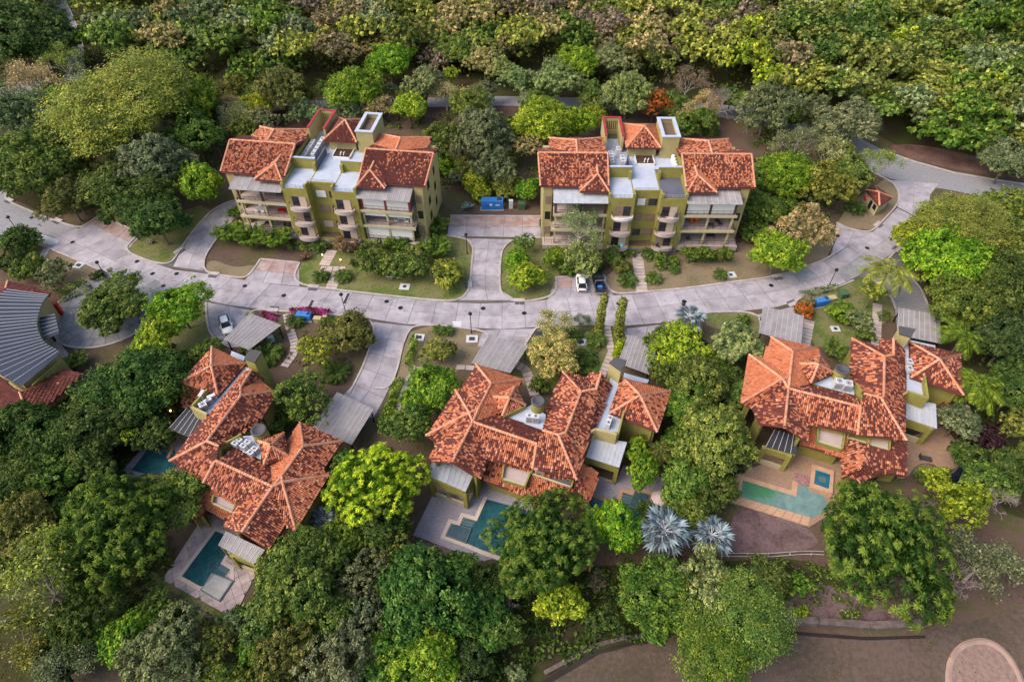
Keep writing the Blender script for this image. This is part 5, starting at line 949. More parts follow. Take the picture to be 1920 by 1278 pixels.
def suv(lab,loc,rz,m='carwhite',rails=False,rw=None):
    t=thing('parked_car',lab,'car',loc,rz); B=M[m]      # front towards -y
    b=MB(); section_loft(b,[(-2.2,.62,.55,.35,.62),(-2.12,.8,.72,.28,.8),(-1.7,.9,.8,.25,.92),(-.85,.92,.84,.24,1.0),(0,.93,.86,.24,1.02),(1.2,.92,.86,.24,1.04),(1.9,.88,.8,.26,1.04),(2.15,.8,.72,.35,.9),(2.22,.66,.6,.42,.7)],0); b.build('body',B,t,None,True)
    b=MB(); section_loft(b,[(-1.1,.8,.76,.95,1.0),(-.35,.82,.66,.98,1.5),(.2,.83,.66,1.0,1.58),(1.3,.82,.64,1.0,1.55),(2.0,.76,.66,1.0,1.12)],0); b.build('glasshouse',M['dark'],t,None,True)
    b=MB(); section_loft(b,[(-.36,.52,.48,1.5,1.55),(-.25,.57,.52,1.49,1.6),(.25,.58,.53,1.52,1.64),(1.1,.56,.52,1.5,1.61),(1.3,.5,.46,1.46,1.56)],0); b.build('roof',B,t,None,True)
    b=MB()
    for s in (-1,1):
        for p,q in (((-.80,-1.05,.98),(-.66,-.36,1.52)),((-.83,.45,1.0),(-.68,.45,1.56)),((-.78,1.95,1.05),(-.63,1.3,1.55))): b.bar((s*-p[0]*1.01,p[1],p[2]),(s*-q[0]*1.01,q[1],q[2]),.07,.05)
    b.build('pillar',B,t)
    for s in (-1,1):
        b=MB(); b.box(s*.62,-2.08,.62,.38,.2,.14,s*.25); b.build('headlight',M['steel'],t); b=MB(); b.box(s*.68,2.1,.75,.2,.14,.22); b.build('taillight',M['redp'],t); b=MB(); b.box(s*1.0,-.75,1.0,.2,.12,.14); b.build('mirror',B,t)
        if rails: b=MB(); b.bar((s*.6,-.1,1.68),(s*.6,1.2,1.66),.05,.05); b.build('roof_rail',M['black'],t)
    b=MB(); b.box(0,-2.2,.42,.7,.06,.14); b.build('grille',M['black'],t); b=MB(); b.box(0,2.2,.62,.5,.04,.12); b.build('number_plate',M['whitep'],t)
    if rw: b=MB(); b.prism([(-.5,.3),(.5,.3),(.48,1.15),(-.48,1.15)],1.62,1.655); b.build('roof_panel',M[rw],t)
    wheels(t,.82,(-1.35,1.35),.34); return t
suv('white suv parked beside the weathered carport of the left villa',P(426,613,.07),math.radians(28)); 
suv('white hatchback parked nose-in beside the black pickup',P(1090,534,.07),math.radians(179),rw=None)
t=thing('pickup_truck','black pickup truck with a blue crate in its bed beside the white hatchback','pickup',P(1122,534,.07),math.radians(184))
b=MB(); section_loft(b,[(-2.65,.7,.65,.45,.8),(-2.55,.88,.78,.4,1.0),(-1.9,.95,.86,.38,1.08),(-1.0,.96,.88,.38,1.12),(.7,.96,.9,.38,1.1)],0); b.build('body',M['carblack'],t,None,True)
b=MB(); section_loft(b,[(-1.15,.84,.8,1.05,1.1),(-.45,.85,.68,1.05,1.68),(.45,.85,.68,1.05,1.7),(.72,.84,.7,1.05,1.6)],0); b.build('glasshouse',M['dark'],t,None,True); b=MB(); section_loft(b,[(-.5,.66,.6,1.66,1.7),(0,.7,.64,1.68,1.76),(.55,.68,.62,1.68,1.74)],0); b.build('cab_roof',M['carblack'],t,None,True)
b=MB(); b.bx(-.96,-.84,.7,2.6,.45,1.12); b.bx(.84,.96,.7,2.6,.45,1.12); b.bx(-.84,.84,.7,2.6,.45,.6); b.bx(-.84,.84,.72,.8,.6,1.12); b.build('load_bed',M['carblack'],t); b=MB(); b.bx(-.86,.86,2.52,2.64,.5,1.1); b.build('tailgate',M['carblack'],t)
b=MB(); b.bar((-.8,.78,1.1),(-.8,.78,1.75),.08,.08); b.bar((.8,.78,1.1),(.8,.78,1.75),.08,.08); b.bar((-.85,.78,1.76),(.85,.78,1.76),.12,.08); b.build('sports_bar',M['steel'],t); b=MB(); b.bx(-.88,.88,2.64,2.78,.42,.58); b.build('rear_bumper',M['steel'],t)
for s in (-1,1):
    b=MB(); b.bx(s*.8,s*.97,2.56,2.66,.7,1.0); b.build('taillight',M['redp'],t); b=MB(); b.box(s*.68,-2.5,.7,.3,.2,.16); b.build('headlight',M['steel'],t); b=MB(); b.box(s*1.06,-.85,1.08,.2,.12,.16); b.build('mirror',M['carblack'],t)
wheels(t,.86,(-1.7,1.65),.38); tl=t
cr=thing('blue_crate','bright blue crate lying in the bed of the black pickup','crate',tl.matrix_basis@Vector((.05,1.5,.6)),math.radians(184)); b=MB(); b.box(0,0,0,.75,.5,.4); b.build('box',M['blue'],cr); b=MB(); b.box(0,0,.4,.8,.55,.05); b.build('lid',M['blue'],cr)
# ---------------------------------------------------------------- vegetation prototypes
def unit(n,rs): v=rs.normal(size=(n,3)); return v/np.linalg.norm(v,axis=1,keepdims=True)
PROTO={}
def lobed(seed,Rr,hr,nl,nc,nleaf,leaf,asp=.55,style='round',lobr=(.38,.55),inner=.12,flat=1.):
    rs=np.random.RandomState(seed); Hh=Rr*hr; lobes=[]
    for i in range(nl):
        a=2*math.pi*(i*.381966+rs.rand()*.16); rad=math.sqrt((i+.35)/nl)*.72*Rr*rs.uniform(.72,1.22); lr=Rr*rs.uniform(*lobr)*rs.choice([.62,.8,1.,1.08])
        z=Hh*(.68-.36*(rad/Rr)**1.5)*rs.uniform(.74,1.2); lobes.append((np.array([rad*math.cos(a),rad*math.sin(a),z]),lr))
    C=[];Nn=[];S=[];K=[];Dv=[]
    for li,(lc,lr) in enumerate(lobes):
        d=unit(nc,rs); d[:,2]=np.abs(d[:,2])*1.0-.38*(rs.rand(nc)<.5); d/=np.linalg.norm(d,axis=1,keepdims=True)
        p=lc+d*lr*np.array([1,1,.85*flat])*rs.uniform(.8,1.08,(nc,1))
        keep=np.ones(nc,bool)
        for lj,(oc,orr) in enumerate(lobes):
            if lj!=li: keep&=np.linalg.norm((p-oc)/np.array([1,1,.85*flat]),axis=1)>orr*.86
        p=p[keep]; d=d[keep]
        for cp,cd in zip(p,d):
            k=rs.rand(); cp=cp+cd*(lr*rs.uniform(.12,.4) if rs.rand()<.24 and style!='rosette' else 0); rc=lr*rs.uniform(.2,.32); n=max(3,int(nleaf*rs.uniform(.7,1.3)))
            if style=='rosette':
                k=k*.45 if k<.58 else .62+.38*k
                ax=cd*.6+np.array([0,0,.6]); ax/=np.linalg.norm(ax); q=unit(n,rs); q-=np.outer(q@ax,ax)*.75; q/=np.linalg.norm(q,axis=1,keepdims=True)
                C.append(cp+q*leaf*.95+rs.normal(0,.04,(n,3))); nn=np.outer(np.ones(n),ax)*1.0+q*.5+rs.normal(0,.15,(n,3)); Nn.append(nn); Dv.append(q)
            elif style=='spray':
                q=unit(n,rs)*np.array([1,1,.3])*rc*1.5*np.sqrt(rs.rand(n,1)); C.append(cp+q); Nn.append(np.array([0,0,1.])+cd*.5+rs.normal(0,.35,(n,3))); Dv.append(rs.normal(size=(n,3)))
            else:
                q=unit(n,rs)*rc*(.35+.65*rs.rand(n,1)); q[:,2]*=.75; C.append(cp+q); Nn.append(q/rc*.8+cd*.55+np.array([0,0,.35])+rs.normal(0,.4,(n,3))); Dv.append(rs.normal(size=(n,3)))
            S.append(leaf*rs.uniform(.7,1.2,n)); K.append(np.full(n,k))
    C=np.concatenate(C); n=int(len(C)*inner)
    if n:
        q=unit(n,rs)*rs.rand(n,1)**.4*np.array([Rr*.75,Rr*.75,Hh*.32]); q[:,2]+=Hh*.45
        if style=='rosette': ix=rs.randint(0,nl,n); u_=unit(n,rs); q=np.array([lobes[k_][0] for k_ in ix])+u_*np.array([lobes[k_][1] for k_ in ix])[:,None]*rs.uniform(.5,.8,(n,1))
        C=np.concatenate([C,q]); Nn.append(unit(n,rs)+np.array([0,0,.5])); S.append(np.full(n,leaf*1.3)); K.append(np.full(n,.8 if style!='rosette' else 1.)); Dv.append(rs.normal(size=(n,3)))  # inner leaves get a fixed dark tone: shade between clumps painted into colour
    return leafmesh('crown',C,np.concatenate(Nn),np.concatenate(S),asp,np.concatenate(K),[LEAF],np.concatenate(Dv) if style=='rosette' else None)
def branches(seed,Rr,Hh,depth=4,r0=.16,twig=.03,fan=(.45,.9),n0=5,leaf=0,nleaf=0,upb=.35):
    rs=random.Random(seed); mb=MB(); tips=[]
    def grow(p,d,l,r,k):
        m=p+d*l*.5+Vector((rs.uniform(-1,1),rs.uniform(-1,1),rs.uniform(-.5,.5)))*l*.08; e=p+d*l; mb.tube([p,m,e],[r,r*.85,r*.68],5 if k>1 else 3,0,False); tips.append((e,k))
        if k==0: return
        for i in range(rs.choice((2,3,3))):
            a=rs.uniform(*fan); ax=d.orthogonal().normalized(); ax.rotate(Matrix.Rotation(rs.uniform(0,6.28),3,d)); q=(d*math.cos(a)+ax*math.sin(a)+Vector((0,0,upb*.4))).normalized(); grow(e,q,l*rs.uniform(.55,.85),r*.62,k-1)
    for i in range(n0):
        a=2*math.pi*(i+rs.random()*.5)/n0; grow(Vector((0,0,0)),Vector((math.cos(a)*.75,math.sin(a)*.75,rs.uniform(.5,1.1))).normalized(),Rr*.42,r0,depth)
    xs=max(max(abs(v[0]),abs(v[1])) for v in mb.v); zs=max(v[2] for v in mb.v); mb.v=[(v[0]*Rr/xs,v[1]*Rr/xs,v[2]*Hh/zs) for v in mb.v]
    me=bpy.data.meshes.new('branches'); me.from_pydata(mb.v,[],mb.f); tips=[(np.array([e.x*Rr/xs,e.y*Rr/xs,e.z*Hh/zs]),k) for e,k in tips if k<=1]
    lm=None
    if nleaf:
        r2=np.random.RandomState(seed); C=[];K=[]
        for e,k in tips:
            n=max(1,int(nleaf*r2.uniform(.4,1.6))); C.append(e+r2.normal(0,leaf*3.2,(n,3))*np.array([1,1,.6])); K.append(np.full(n,r2.rand()))
        C=np.concatenate(C); lm=leafmesh('crown',C,unit(len(C),r2)+np.array([0,0,.7]),leaf*r2.uniform(.7,1.3,len(C)),.55,np.concatenate(K),[LEAF])
    return me,lm
def trunkmesh(seed,limbs=6):
    rs=random.Random(seed); mb=MB(); mb.tube([(0,0,-.01),(.01,0,.2),(-.01,.01,.5),(.0,0,.8)],[.035,.026,.02,.008],7)
    for i in range(limbs):
        a=2*math.pi*i/limbs+rs.random(); z=rs.uniform(.38,.6); l=rs.uniform(.2,.34); mb.tube([(0,0,z),(math.cos(a)*l*.5,math.sin(a)*l*.5,z+.12),(math.cos(a)*l,math.sin(a)*l,z+.2+rs.random()*.1)],[.013,.009,.004],5)
    me=bpy.data.meshes.new('trunk'); me.from_pydata(mb.v,[],mb.f); me.materials.append(M['trunk']); return me
TRUNKS=[trunkmesh(i) for i in range(3)]
def PR(kind):
    if kind in PROTO: return PROTO[kind]
    k=kind; L_=[]
    if k=='round':
        for Rr,nl,nc,nf,lf in ((1.4,6,40,18,.12),(2.6,9,80,22,.155),(4.3,13,120,26,.19),(6.5,18,170,30,.23)):
            for s in (1,2): L_.append((Rr,1.25,lobed(s+int(Rr*10),Rr,1.25,nl,nc,nf,lf)))
    if k=='shrub':
        for Rr,nl,nc,nf,lf in ((1.2,5,40,18,.11),(2.2,7,66,22,.14)):
            for s in (1,2): L_.append((Rr,1.3,lobed(40+s+int(Rr*10),Rr,1.3,nl,nc,nf,lf,lobr=(.45,.62))))
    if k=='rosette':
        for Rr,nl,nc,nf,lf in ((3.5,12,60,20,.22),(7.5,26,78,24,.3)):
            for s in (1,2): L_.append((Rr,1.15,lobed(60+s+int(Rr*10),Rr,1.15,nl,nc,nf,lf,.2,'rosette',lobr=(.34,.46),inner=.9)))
    if k=='feather':
        for Rr,nl,nc,nf,lf in ((3.,10,70,26,.13),(5.,14,110,32,.15),(8.5,26,190,38,.17)):
            for s in (1,2): L_.append((Rr,.95,lobed(80+s+int(Rr*10),Rr,.95,nl,nc,nf,lf,.5,'spray',flat=.75,inner=.08)))
    if k=='airy':
        for Rr,nl,nc,nf,lf in ((2.6,11,30,22,.12),(4.5,17,50,27,.15),(6.5,22,76,30,.18)):
            for s in (1,2): L_.append((Rr,1.3,lobed(100+s+int(Rr*10),Rr,1.3,nl,nc,nf,lf,.55,'round',lobr=(.24,.4),inner=.08)))
    if k=='sparse':
        for Rr in (3.,6.):
            for s in (1,2): L_.append((Rr,1.2,branches(120+s+int(Rr),Rr,Rr*1.2,4,.032*Rr**.7,leaf=.13 if Rr<4 else .15,nleaf=13)))
    if k=='bare':
        for Rr in (2.2,4.5):
            for s in (1,): L_.append((Rr,1.2,branches(140+s+int(Rr),Rr,Rr*1.2,5,.06*Rr**.6,leaf=.12,nleaf=0)))
    PROTO[k]=L_; return L_
# colours of the foliage itself
def _c(**k): return {a:tuple(min(.6,x*1.55+.004) for x in v) if a not in ('si','mg','pu','og','rs','yl') else v for a,v in k.items()}
CO=_c(rz=(.042,.09,.009),dk=(.034,.062,.012),dk2=(.046,.08,.014),md=(.073,.118,.019),gr=(.072,.128,.014),br=(.1,.18,.012),yg=(.165,.215,.016),yl=(.29,.375,.02),ol=(.095,.115,.022),oly=(.14,.16,.026),gg=(.095,.12,.05),sg=(.12,.155,.06),sg2=(.15,.19,.06),tn=(.27,.235,.085),br2=(.14,.115,.055),pk=(.17,.135,.085),rs=(.42,.15,.025),em=(.035,.092,.014),pu=(.07,.025,.03),mg=(.3,.03,.12),og=(.36,.15,.03),si=(.19,.235,.26))
TR=random.Random(5); NT=0
def tree(kind,px,py,rp,col,label,Ht=None,group=None,cat=None,nm=None,low=False,sq=1.):
    global NT; NT+=1
    protos=PR(kind); r=rp/ppm(px,py,3.)
    for _ in range(3):
        h=Ht or (1.25*r+2.6 if not low else None)
        hr=[q for q in protos][0][1]; ch=r*hr*sq; H_=h if h else ch*1.02; hc=max(.3,H_-ch*.45); r=rp/ppm(px,py,hc)
    best=min(protos,key=lambda q:abs(math.log(q[0]/r))); same=[q for q in protos if q[0]==best[0]]; Rr,hr,me=same[TR.randrange(len(same))]
    p=P(px,py,hc); ch=r*hr*sq; h=Ht or (1.25*r+2.6 if not low else ch*1.02); base=max(0,h-ch)
    cat=cat or ('shrub' if low else 'tree'); nm=nm or {'round':'broadleaf_tree','rosette':'rosette_tree','feather':'feathery_tree','airy':'light_crowned_tree','sparse':'thin_tree','bare':'bare_tree','shrub':'shrub'}[kind]
    t=thing(nm,label,cat,(p.x,p.y,0),TR.uniform(0,6.28),group); c=CO[col] if isinstance(col,str) else col; j=[TR.uniform(.88,1.12) for _ in range(3)]; c=(c[0]*j[0],c[1]*j[1],c[2]*j[2],1)
    if isinstance(me,tuple):
        bm,lm=me
        if not bm.materials: bm.materials.append(M['palebark'] if kind=='sparse' else M['twig'])
        o=link('limbs',bm,t,(0,0,base)); s=r/Rr; o.scale=(s,s,s*sq)
        if lm: o=link('crown',lm,t,(0,0,base)); o.scale=(s,s,s*sq); o.color=c
        b=MB(); w=.028*h; b.tube([(0,0,-.05),(.1,.05,base*.5),(0,0,base+.15)],[w*1.2,w*.9,w*.8],7); b.build('trunk',M['palebark' if kind=='sparse' else 'twig'],t)
    else:
        o=link('crown',me,t,(0,0,base)); s=r/Rr; e=TR.uniform(.86,1.16); o.scale=(s*e*1.06,s/e*1.06,s*sq*TR.uniform(.95,1.15)); o.color=c
        if not low or base>.5:
            o=link('trunk',TRUNKS[TR.randrange(3)],t); o.scale=(h*.9,h*.9,h*.9)
    return t
def shrub(px,py,rp,col,label,kind='shrub',**k): return tree(kind,px,py,rp,col,label,low=True,**k)
# ---- palms
def frondmesh(name,L_,droop,nl,ll,w,asp_up=.6,matn=None):
    # a feather leaf along +x: stem and paired leaflets
    b=MB(); pts=[Vector((L_*t*(1-.12*t),0,L_*(asp_up*t-droop*t*t))) for t in [i/8 for i in range(9)]]; b.tube(pts,[.035*(1-.8*i/8)+.006 for i in range(9)],4)
    for i in range(nl):
        t=.12+.86*i/(nl-1); k=min(int(t*8),7); p=pts[k].lerp(pts[k+1],t*8-k); d=(pts[k+1]-pts[k]).normalized(); s=ll*math.sin(math.pi*min(1,t*.85+.12))**.7
        for sd in (-1,1):
            e=p+(d*.55+Vector((0,sd*.85,0))).normalized()*s-Vector((0,0,s*.28)); m=p.lerp(e,.45)+Vector((0,0,.03)); u=d*w; b.poly([p,m-u,e,m+u],0)
    me=bpy.data.meshes.new(name); me.from_pydata(b.v,[],b.f); at=me.attributes.new('clump','FLOAT','FACE'); at.data.foreach_set('value',[TR.random() for _ in b.f]); me.materials.append(LEAF); return me
def fanmesh(name,rad,stem,n=20):
    b=MB(); b.tube([(0,0,0),(stem*.5,0,.1*stem),(stem,0,0)],[.06,.045,.035],5,1)
    for i in range(n):
        a=math.radians(-150+300*i/(n-1)); da=math.radians(300/(n-1))*.52; l=rad*(.82+.18*math.cos(a))*(1 if i%2 else .93); c0=Vector((stem,0,0)); z=.12*rad*math.sin(a*2)
        f=lambda ang,l_,zz: c0+Vector((math.cos(ang)*l_,math.sin(ang)*l_,zz))
        b.poly([c0,f(a-da,l*.62,z*.5-.05),f(a,l,z-.22*rad),f(a+da,l*.62,z*.5+.05)],0)
    me=bpy.data.meshes.new(name); me.from_pydata(b.v,[],b.f); me.polygons.foreach_set('material_index',b.m); at=me.attributes.new('clump','FLOAT','FACE'); at.data.foreach_set('value',[TR.random() for _ in b.f]); me.materials.append(LEAF); me.materials.append(M['lightgrey']); return me
FM={}
def palm(px,py,rp,col,label,h,n=15,kind='feather',group=None,nm='palm_tree',cat='palm'):
    col=CO[col] if isinstance(col,str) else col
    p=P(px,py,h); r=rp/ppm(px,py,h); t=thing(nm,label,cat,(p.x,p.y,0),TR.uniform(0,6.28),group)
    if kind=='feather': key='f'; FM.setdefault(key,frondmesh('frond',3.6,.62,20,.95,.07)); s=r/3.1
    elif kind=='cycad': key='c'; FM.setdefault(key,frondmesh('frond',1.5,.85,20,.4,.034,.95)); s=r/1.3
    else: key='fan'; FM.setdefault(key,fanmesh('fan_leaf',1.35,1.35)); s=r/2.7
    for i in range(n):
        lay=i/n; az=i*2.39996+TR.uniform(-.15,.15); el=(-.62+.75*lay if kind=='feather' else (-.45+.8*lay if kind=='cycad' else -.25-.95*lay+.75)) 
        o=link('frond' if kind!='fan' else 'fan_leaf',FM[key],t,(0,0,h)); o.rotation_euler=(TR.uniform(-.15,.15)*(2.6 if kind=='fan' else 1),(-el if kind!='fan' else -(1.25-1.55*lay)*.75+TR.uniform(-.2,.2)),az); q=s*TR.uniform(.88,1.08)*(1 if kind!='fan' else .72+.28*lay); o.scale=(q,q,q); j=TR.uniform(.8,1.2); o.color=(col[0]*j,col[1]*j,col[2]*j,1)
    if h>.5:
        b=MB(); k=max(3,int(h*2)); b.tube([(.12*math.sin(i/k*2.),0,h*i/k) for i in range(k+1)],[.2*(1.25-.45*i/k)*(1.06 if i%2 else 1)*(1 if kind!='fan' else 1.4) for i in range(k+1)],8); b.build('trunk',M['trunk'],t)
    else:
        b=MB(); b.lathe([(.16,0),(.2,.2),(.1,max(h,.3))],n=7); b.build('trunk',M['trunk'],t)
    return t
def spiky(px,py,rp,col,label,group=None,nm='spiky_shrub',nb=7):      # long arching shoots from several stems
    key=('spk',); r=rp/ppm(px,py,1.5)
    if key not in FM:
        rs=np.random.RandomState(9); C=[];Nn=[];D=[];K=[];S=[]
        for i in range(46):
            a=rs.uniform(0,6.28); rr=1.2*math.sqrt(rs.rand()); b0=np.array([rr*math.cos(a)*.5,rr*math.sin(a)*.5,.3]); d=np.array([math.cos(a)*rs.uniform(.2,.75),math.sin(a)*rs.uniform(.2,.75),1.]); l=rs.uniform(1.6,2.5)*(1-.2*rr); k=rs.rand()
            for t in np.linspace(.25,1,16):
                p=b0+d*l*t*np.array([1,1,1-.28*t]); 
                for _ in range(4): v=unit(1,rs)[0]; v[2]=abs(v[2])*.5; C.append(p+v*.16); Nn.append(np.array([0,0,1.])+rs.normal(0,.5,3)); D.append(v+d*.4); K.append(k); S.append(.19*(1.2-.5*t))
        FM[key]=leafmesh('foliage',np.array(C),np.array(Nn),np.array(S),.3,np.array(K),[LEAF],np.array(D))
    p=P(px,py,1.3); t=thing(nm,label,'shrub',(p.x,p.y,0),TR.uniform(0,6.28),group); s=r/1.75; o=link('foliage',FM[key],t); o.scale=(s,s,s*.9); c=CO[col]; o.color=(*c,1)
    b=MB()
    for i in range(5): a=i*1.256; b.tube([(0,0,0),(math.cos(a)*.5*s,math.sin(a)*.5*s,1.1*s)],[.05,.02],4)
    b.build('stems',M['trunk'],t); return t
def column(px,py,px2,py2,w,col,label,group=None):      # tall narrow plant; top and foot pixels
    r=w/ppm(px2,py2,1.); foot=P(px2,py2,0); hh=1.
    while (lambda q: q)(0) or Vector((foot.x,foot.y,hh)) is None: break
    # height whose top projects at the measured pixel row
    b_=(639-py)/FPX; dz=-SP+b_*CP; dy=CP+b_*SP; top=HC+dz*(foot.y/dy); hh=max(1.2,top); q=P(px,py,hh)
    if ('col',) not in FM:
        rs=np.random.RandomState(3); n=2600; z=rs.rand(n)**.9; a=rs.uniform(0,6.28,n); w_=(1-.35*z)*(.82+.1*np.sin(z*9+a)+.12*np.sin(a*3+z*17)); rad=w_*rs.uniform(.6,1,n); C=np.stack([rad*np.cos(a),rad*np.sin(a),z],1); Nn=np.stack([np.cos(a),np.sin(a),np.full(n,.7)],1)+rs.normal(0,.5,(n,3))
        FM[('col',)]=(C,Nn,a,z)
    C,Nn,a,z=FM[('col',)]; lean=np.array([q.x-foot.x,q.y-foot.y,0]); V=C*np.array([r,r,hh])+z[:,None]*lean[None]*1.
    rs=np.random.RandomState(4); me=leafmesh('foliage',V+rs.normal(0,.1,V.shape),Nn,.17*rs.uniform(.6,1.5,len(V)),.5,rs.rand(len(z)),[LEAF]); t=thing('columnar_plant',label,'plant',foot,0,group); o=link('foliage',me,t); o.color=(*CO[col],1); b=MB(); b.tube([(0,0,0),tuple(lean*.5+np.array([0,0,hh*.5])),tuple(lean+np.array([0,0,hh*.97]))],[.1,.07,.02],6); b.build('stem',M['trunk'],t); return t
def hedge(pts,w,h,col,label,nm='hedge',leaf=.14,dens=34,cat='hedge'):
    p=[P(x,y,0) for x,y in pts]; rs=np.random.RandomState(len(pts)*7+int(p[0].x*10)%97); C=[]; Nn=[]; K=[]
    for i in range(len(p)-1):
        d=p[i+1]-p[i]; n=int(d.length*dens*(w+2*h)); t=rs.rand(n); s=rs.uniform(-1,1,n); zz=h*np.sqrt(np.clip(1-np.abs(s)**3,0.02,1))*rs.uniform(.75,1.08,n); side=rs.rand(n)<.45; zz=np.where(side,zz*rs.rand(n),zz); s=np.where(side,np.sign(s)*rs.uniform(.8,1.05,n),s)
        nn=Vector((-d.y,d.x,0)).normalized(); C.append(np.array(p[i])[None]+np.outer(t,np.array(d))+np.outer(s*w/2,np.array(nn))+np.outer(zz,[0,0,1])); Nn.append(np.outer(s*.7,np.array(nn))+np.array([0,0,.6])+rs.normal(0,.45,(n,3))); K.append(.5+.5*np.sin(t*d.length*2.+s*2))
    C=np.concatenate(C); c=p[0]; me=leafmesh('foliage',C-np.array(c),np.concatenate(Nn),leaf*rs.uniform(.7,1.3,len(C)),.6,np.concatenate(K),[LEAF]); t=thing(nm,label,cat,c); o=link('foliage',me,t); o.color=(*CO[col],1); return t
# ---------------------------------------------------------------- every tree and shrub that can be told apart
T=tree
T('feather',235,185,112,'oly','largest crown, a broad feathery yellow-olive tree left of the left block')
T('round',338,190,60,'br','dense bright green round tree between the big feathery tree and the left block')
T('round',105,195,38,'br','bright green tree half hidden behind the left edge of the big feathery tree')
T('sparse',62,150,62,'tn','pale tan thin tree below the forest road'); T('sparse',115,110,45,'oly','thin olive tree at the right side of the forest road end')
T('airy',30,215,55,'gg','grey-green airy tree at the left edge beside the tan thin tree'); T('round',50,300,72,'md','mid green tree at the left edge above the grey cobbled road')
T('airy',140,285,50,'ol','olive tree under the lower left side of the big feathery tree'); T('round',25,60,78,'dk2','dark green tree in the top left corner beside the forest road')
T('airy',290,305,72,'gg','grey-green tree with pale branches below the dense bright round tree'); T('round',365,255,45,'md','mid green tree directly left of the left block roof corner')
T('round',375,340,40,'br','bright green low tree left of the awning of the left block'); T('sparse',330,235,45,'gg','thin grey tree leaning over the bright round tree')
T('round',250,375,52,'dk2','dark green tree behind the first parking bay'); T('round',293,412,46,'dk2','dense dark green tree overhanging the lawn beside the first parking bay')
T('airy',125,370,45,'ol','small olive tree on bare soil beside the cobbled road drain'); T('round',205,345,45,'md','mid green tree above the soil bank of the first parking bay'); T('round',110,310,45,'ol','olive-green tree above the kerb bend of the cobbled road')
T('round',487,195,27,'yg','small bright yellow-green tree behind the rear wing of the left block'); T('airy',525,160,55,'ol','olive tree with layered foliage behind the left block'); T('sparse',435,215,38,'gg','thin grey tree on the rear road left of the left block'); T('airy',455,240,30,'ol','small olive tree touching the rear roof of the left block')
T('round',668,165,46,'br','bright green round tree behind the stair roof of the left block'); T('round',730,115,38,'br','bright green tree with rosettes above the round one behind the left block'); T('round',766,197,31,'yg','ball-shaped lime tree beside the lift box of the left block')
T('airy',795,155,42,'sg','sage green tree between the lime ball tree and the central forest'); T('airy',845,140,20,'yg','tiny lime tree among the sage trees of the rear road'); T('airy',880,195,45,'ol','olive light tree on the rear road above the grey tree'); T('airy',835,262,44,'ol','olive tree right of the rear roof of the left block')
T('airy',908,110,36,'tn','tan airy tree beyond the rear road, middle'); T('airy',945,125,30,'sg2','pale yellow-green tree right of the tan airy tree'); T('round',862,95,34,'md','mid green tree left of the tan airy tree'); T('airy',975,145,34,'sg','narrow sage tree beyond the rear road')
T('airy',1045,145,48,'sg2','pale green tree with visible white branches beyond the rear road'); T('round',1090,115,36,'br','bright green flat-topped tree behind the pale green branched tree'); T('airy',1150,110,42,'sg','tall sage tree with pale trunk beyond the rear road'); T('airy',1178,170,54,'sg2','large pale green tree left of the rust-coloured tree'); T('airy',1228,190,32,'rs','rust-orange tree behind the right block')
T('airy',905,250,66,'gg','large grey-green tree standing between the two blocks'); T('airy',930,310,42,'gg','lower grey-green tree between the two blocks'); T('round',1015,232,52,'yg','vivid lime tree behind the left roof of the right block'); T('round',1075,232,34,'br','bright green tree behind the roof well of the right block'); T('round',1112,215,22,'yg','small lime tree at the red-capped well of the right block'); T('airy',985,275,30,'tn','tan-leaved tree under the vivid lime tree')
spiky(850,325,38,'br','bright green shrub with long shoots beside the right end wall of the left block'); T('round',895,347,30,'yg','lime round shrub tree above the blue generator',Ht=4.); T('round',950,347,26,'oly','yellow-olive shrub tree right of the lime one above the generator',Ht=4.); T('round',993,352,24,'br','bright green shrub tree at the left corner of the right block',Ht=4.5); T('round',820,300,26,'md','dark green bush at the right rear corner of the left block',Ht=4)
T('round',1280,230,26,'md','green tree behind the lift box of the right block'); hedge([(1305,248),(1345,250)],3.,2.2,'br','short bright hedge behind the right roof of the right block'); T('round',1400,190,20,'yg','small lime tree among grey ones right of the rust tree'); T('airy',1440,200,58,'gg','grey-green tree above the right roof end of the right block'); T('bare',1345,190,42,'pk','leafless pinkish tree right of the rust tree'); T('sparse',1290,150,40,'br2','brownish thin tree behind the rust tree'); T('sparse',1500,265,55,'gg','thin grey tree right of the right roof of the right block')
T('airy',1590,225,60,'sg','large leafy sage tree left of the red bank'); T('airy',1530,205,42,'gg','grey tree left of the large leafy sage tree'); T('sparse',1560,285,45,'tn','pale thin tree under the large leafy sage tree'); T('sparse',1650,300,42,'oly','yellow-green tree overhanging the road junction'); T('round',1480,325,50,'br','bright green tree right of the awning of the right block'); T('airy',1550,345,50,'oly','yellow-olive tree behind the guard hut'); T('round',1435,390,36,'md','mid green tree at the right end wall of the right block'); T('round',1595,320,36,'md','green tree left of the guard hut roof')
T('airy',1510,425,52,'tn','tan-yellow tree on the dry lawn at the side drive'); T('round',1460,472,43,'yg','lime round tree on the dry lawn beside the tan-yellow tree'); T('round',1410,335,32,'md','green tree touching the right roof of the right block'); T('round',1420,430,30,'md','green shrub tree beside the lowest terrace of the right block',Ht=4.)
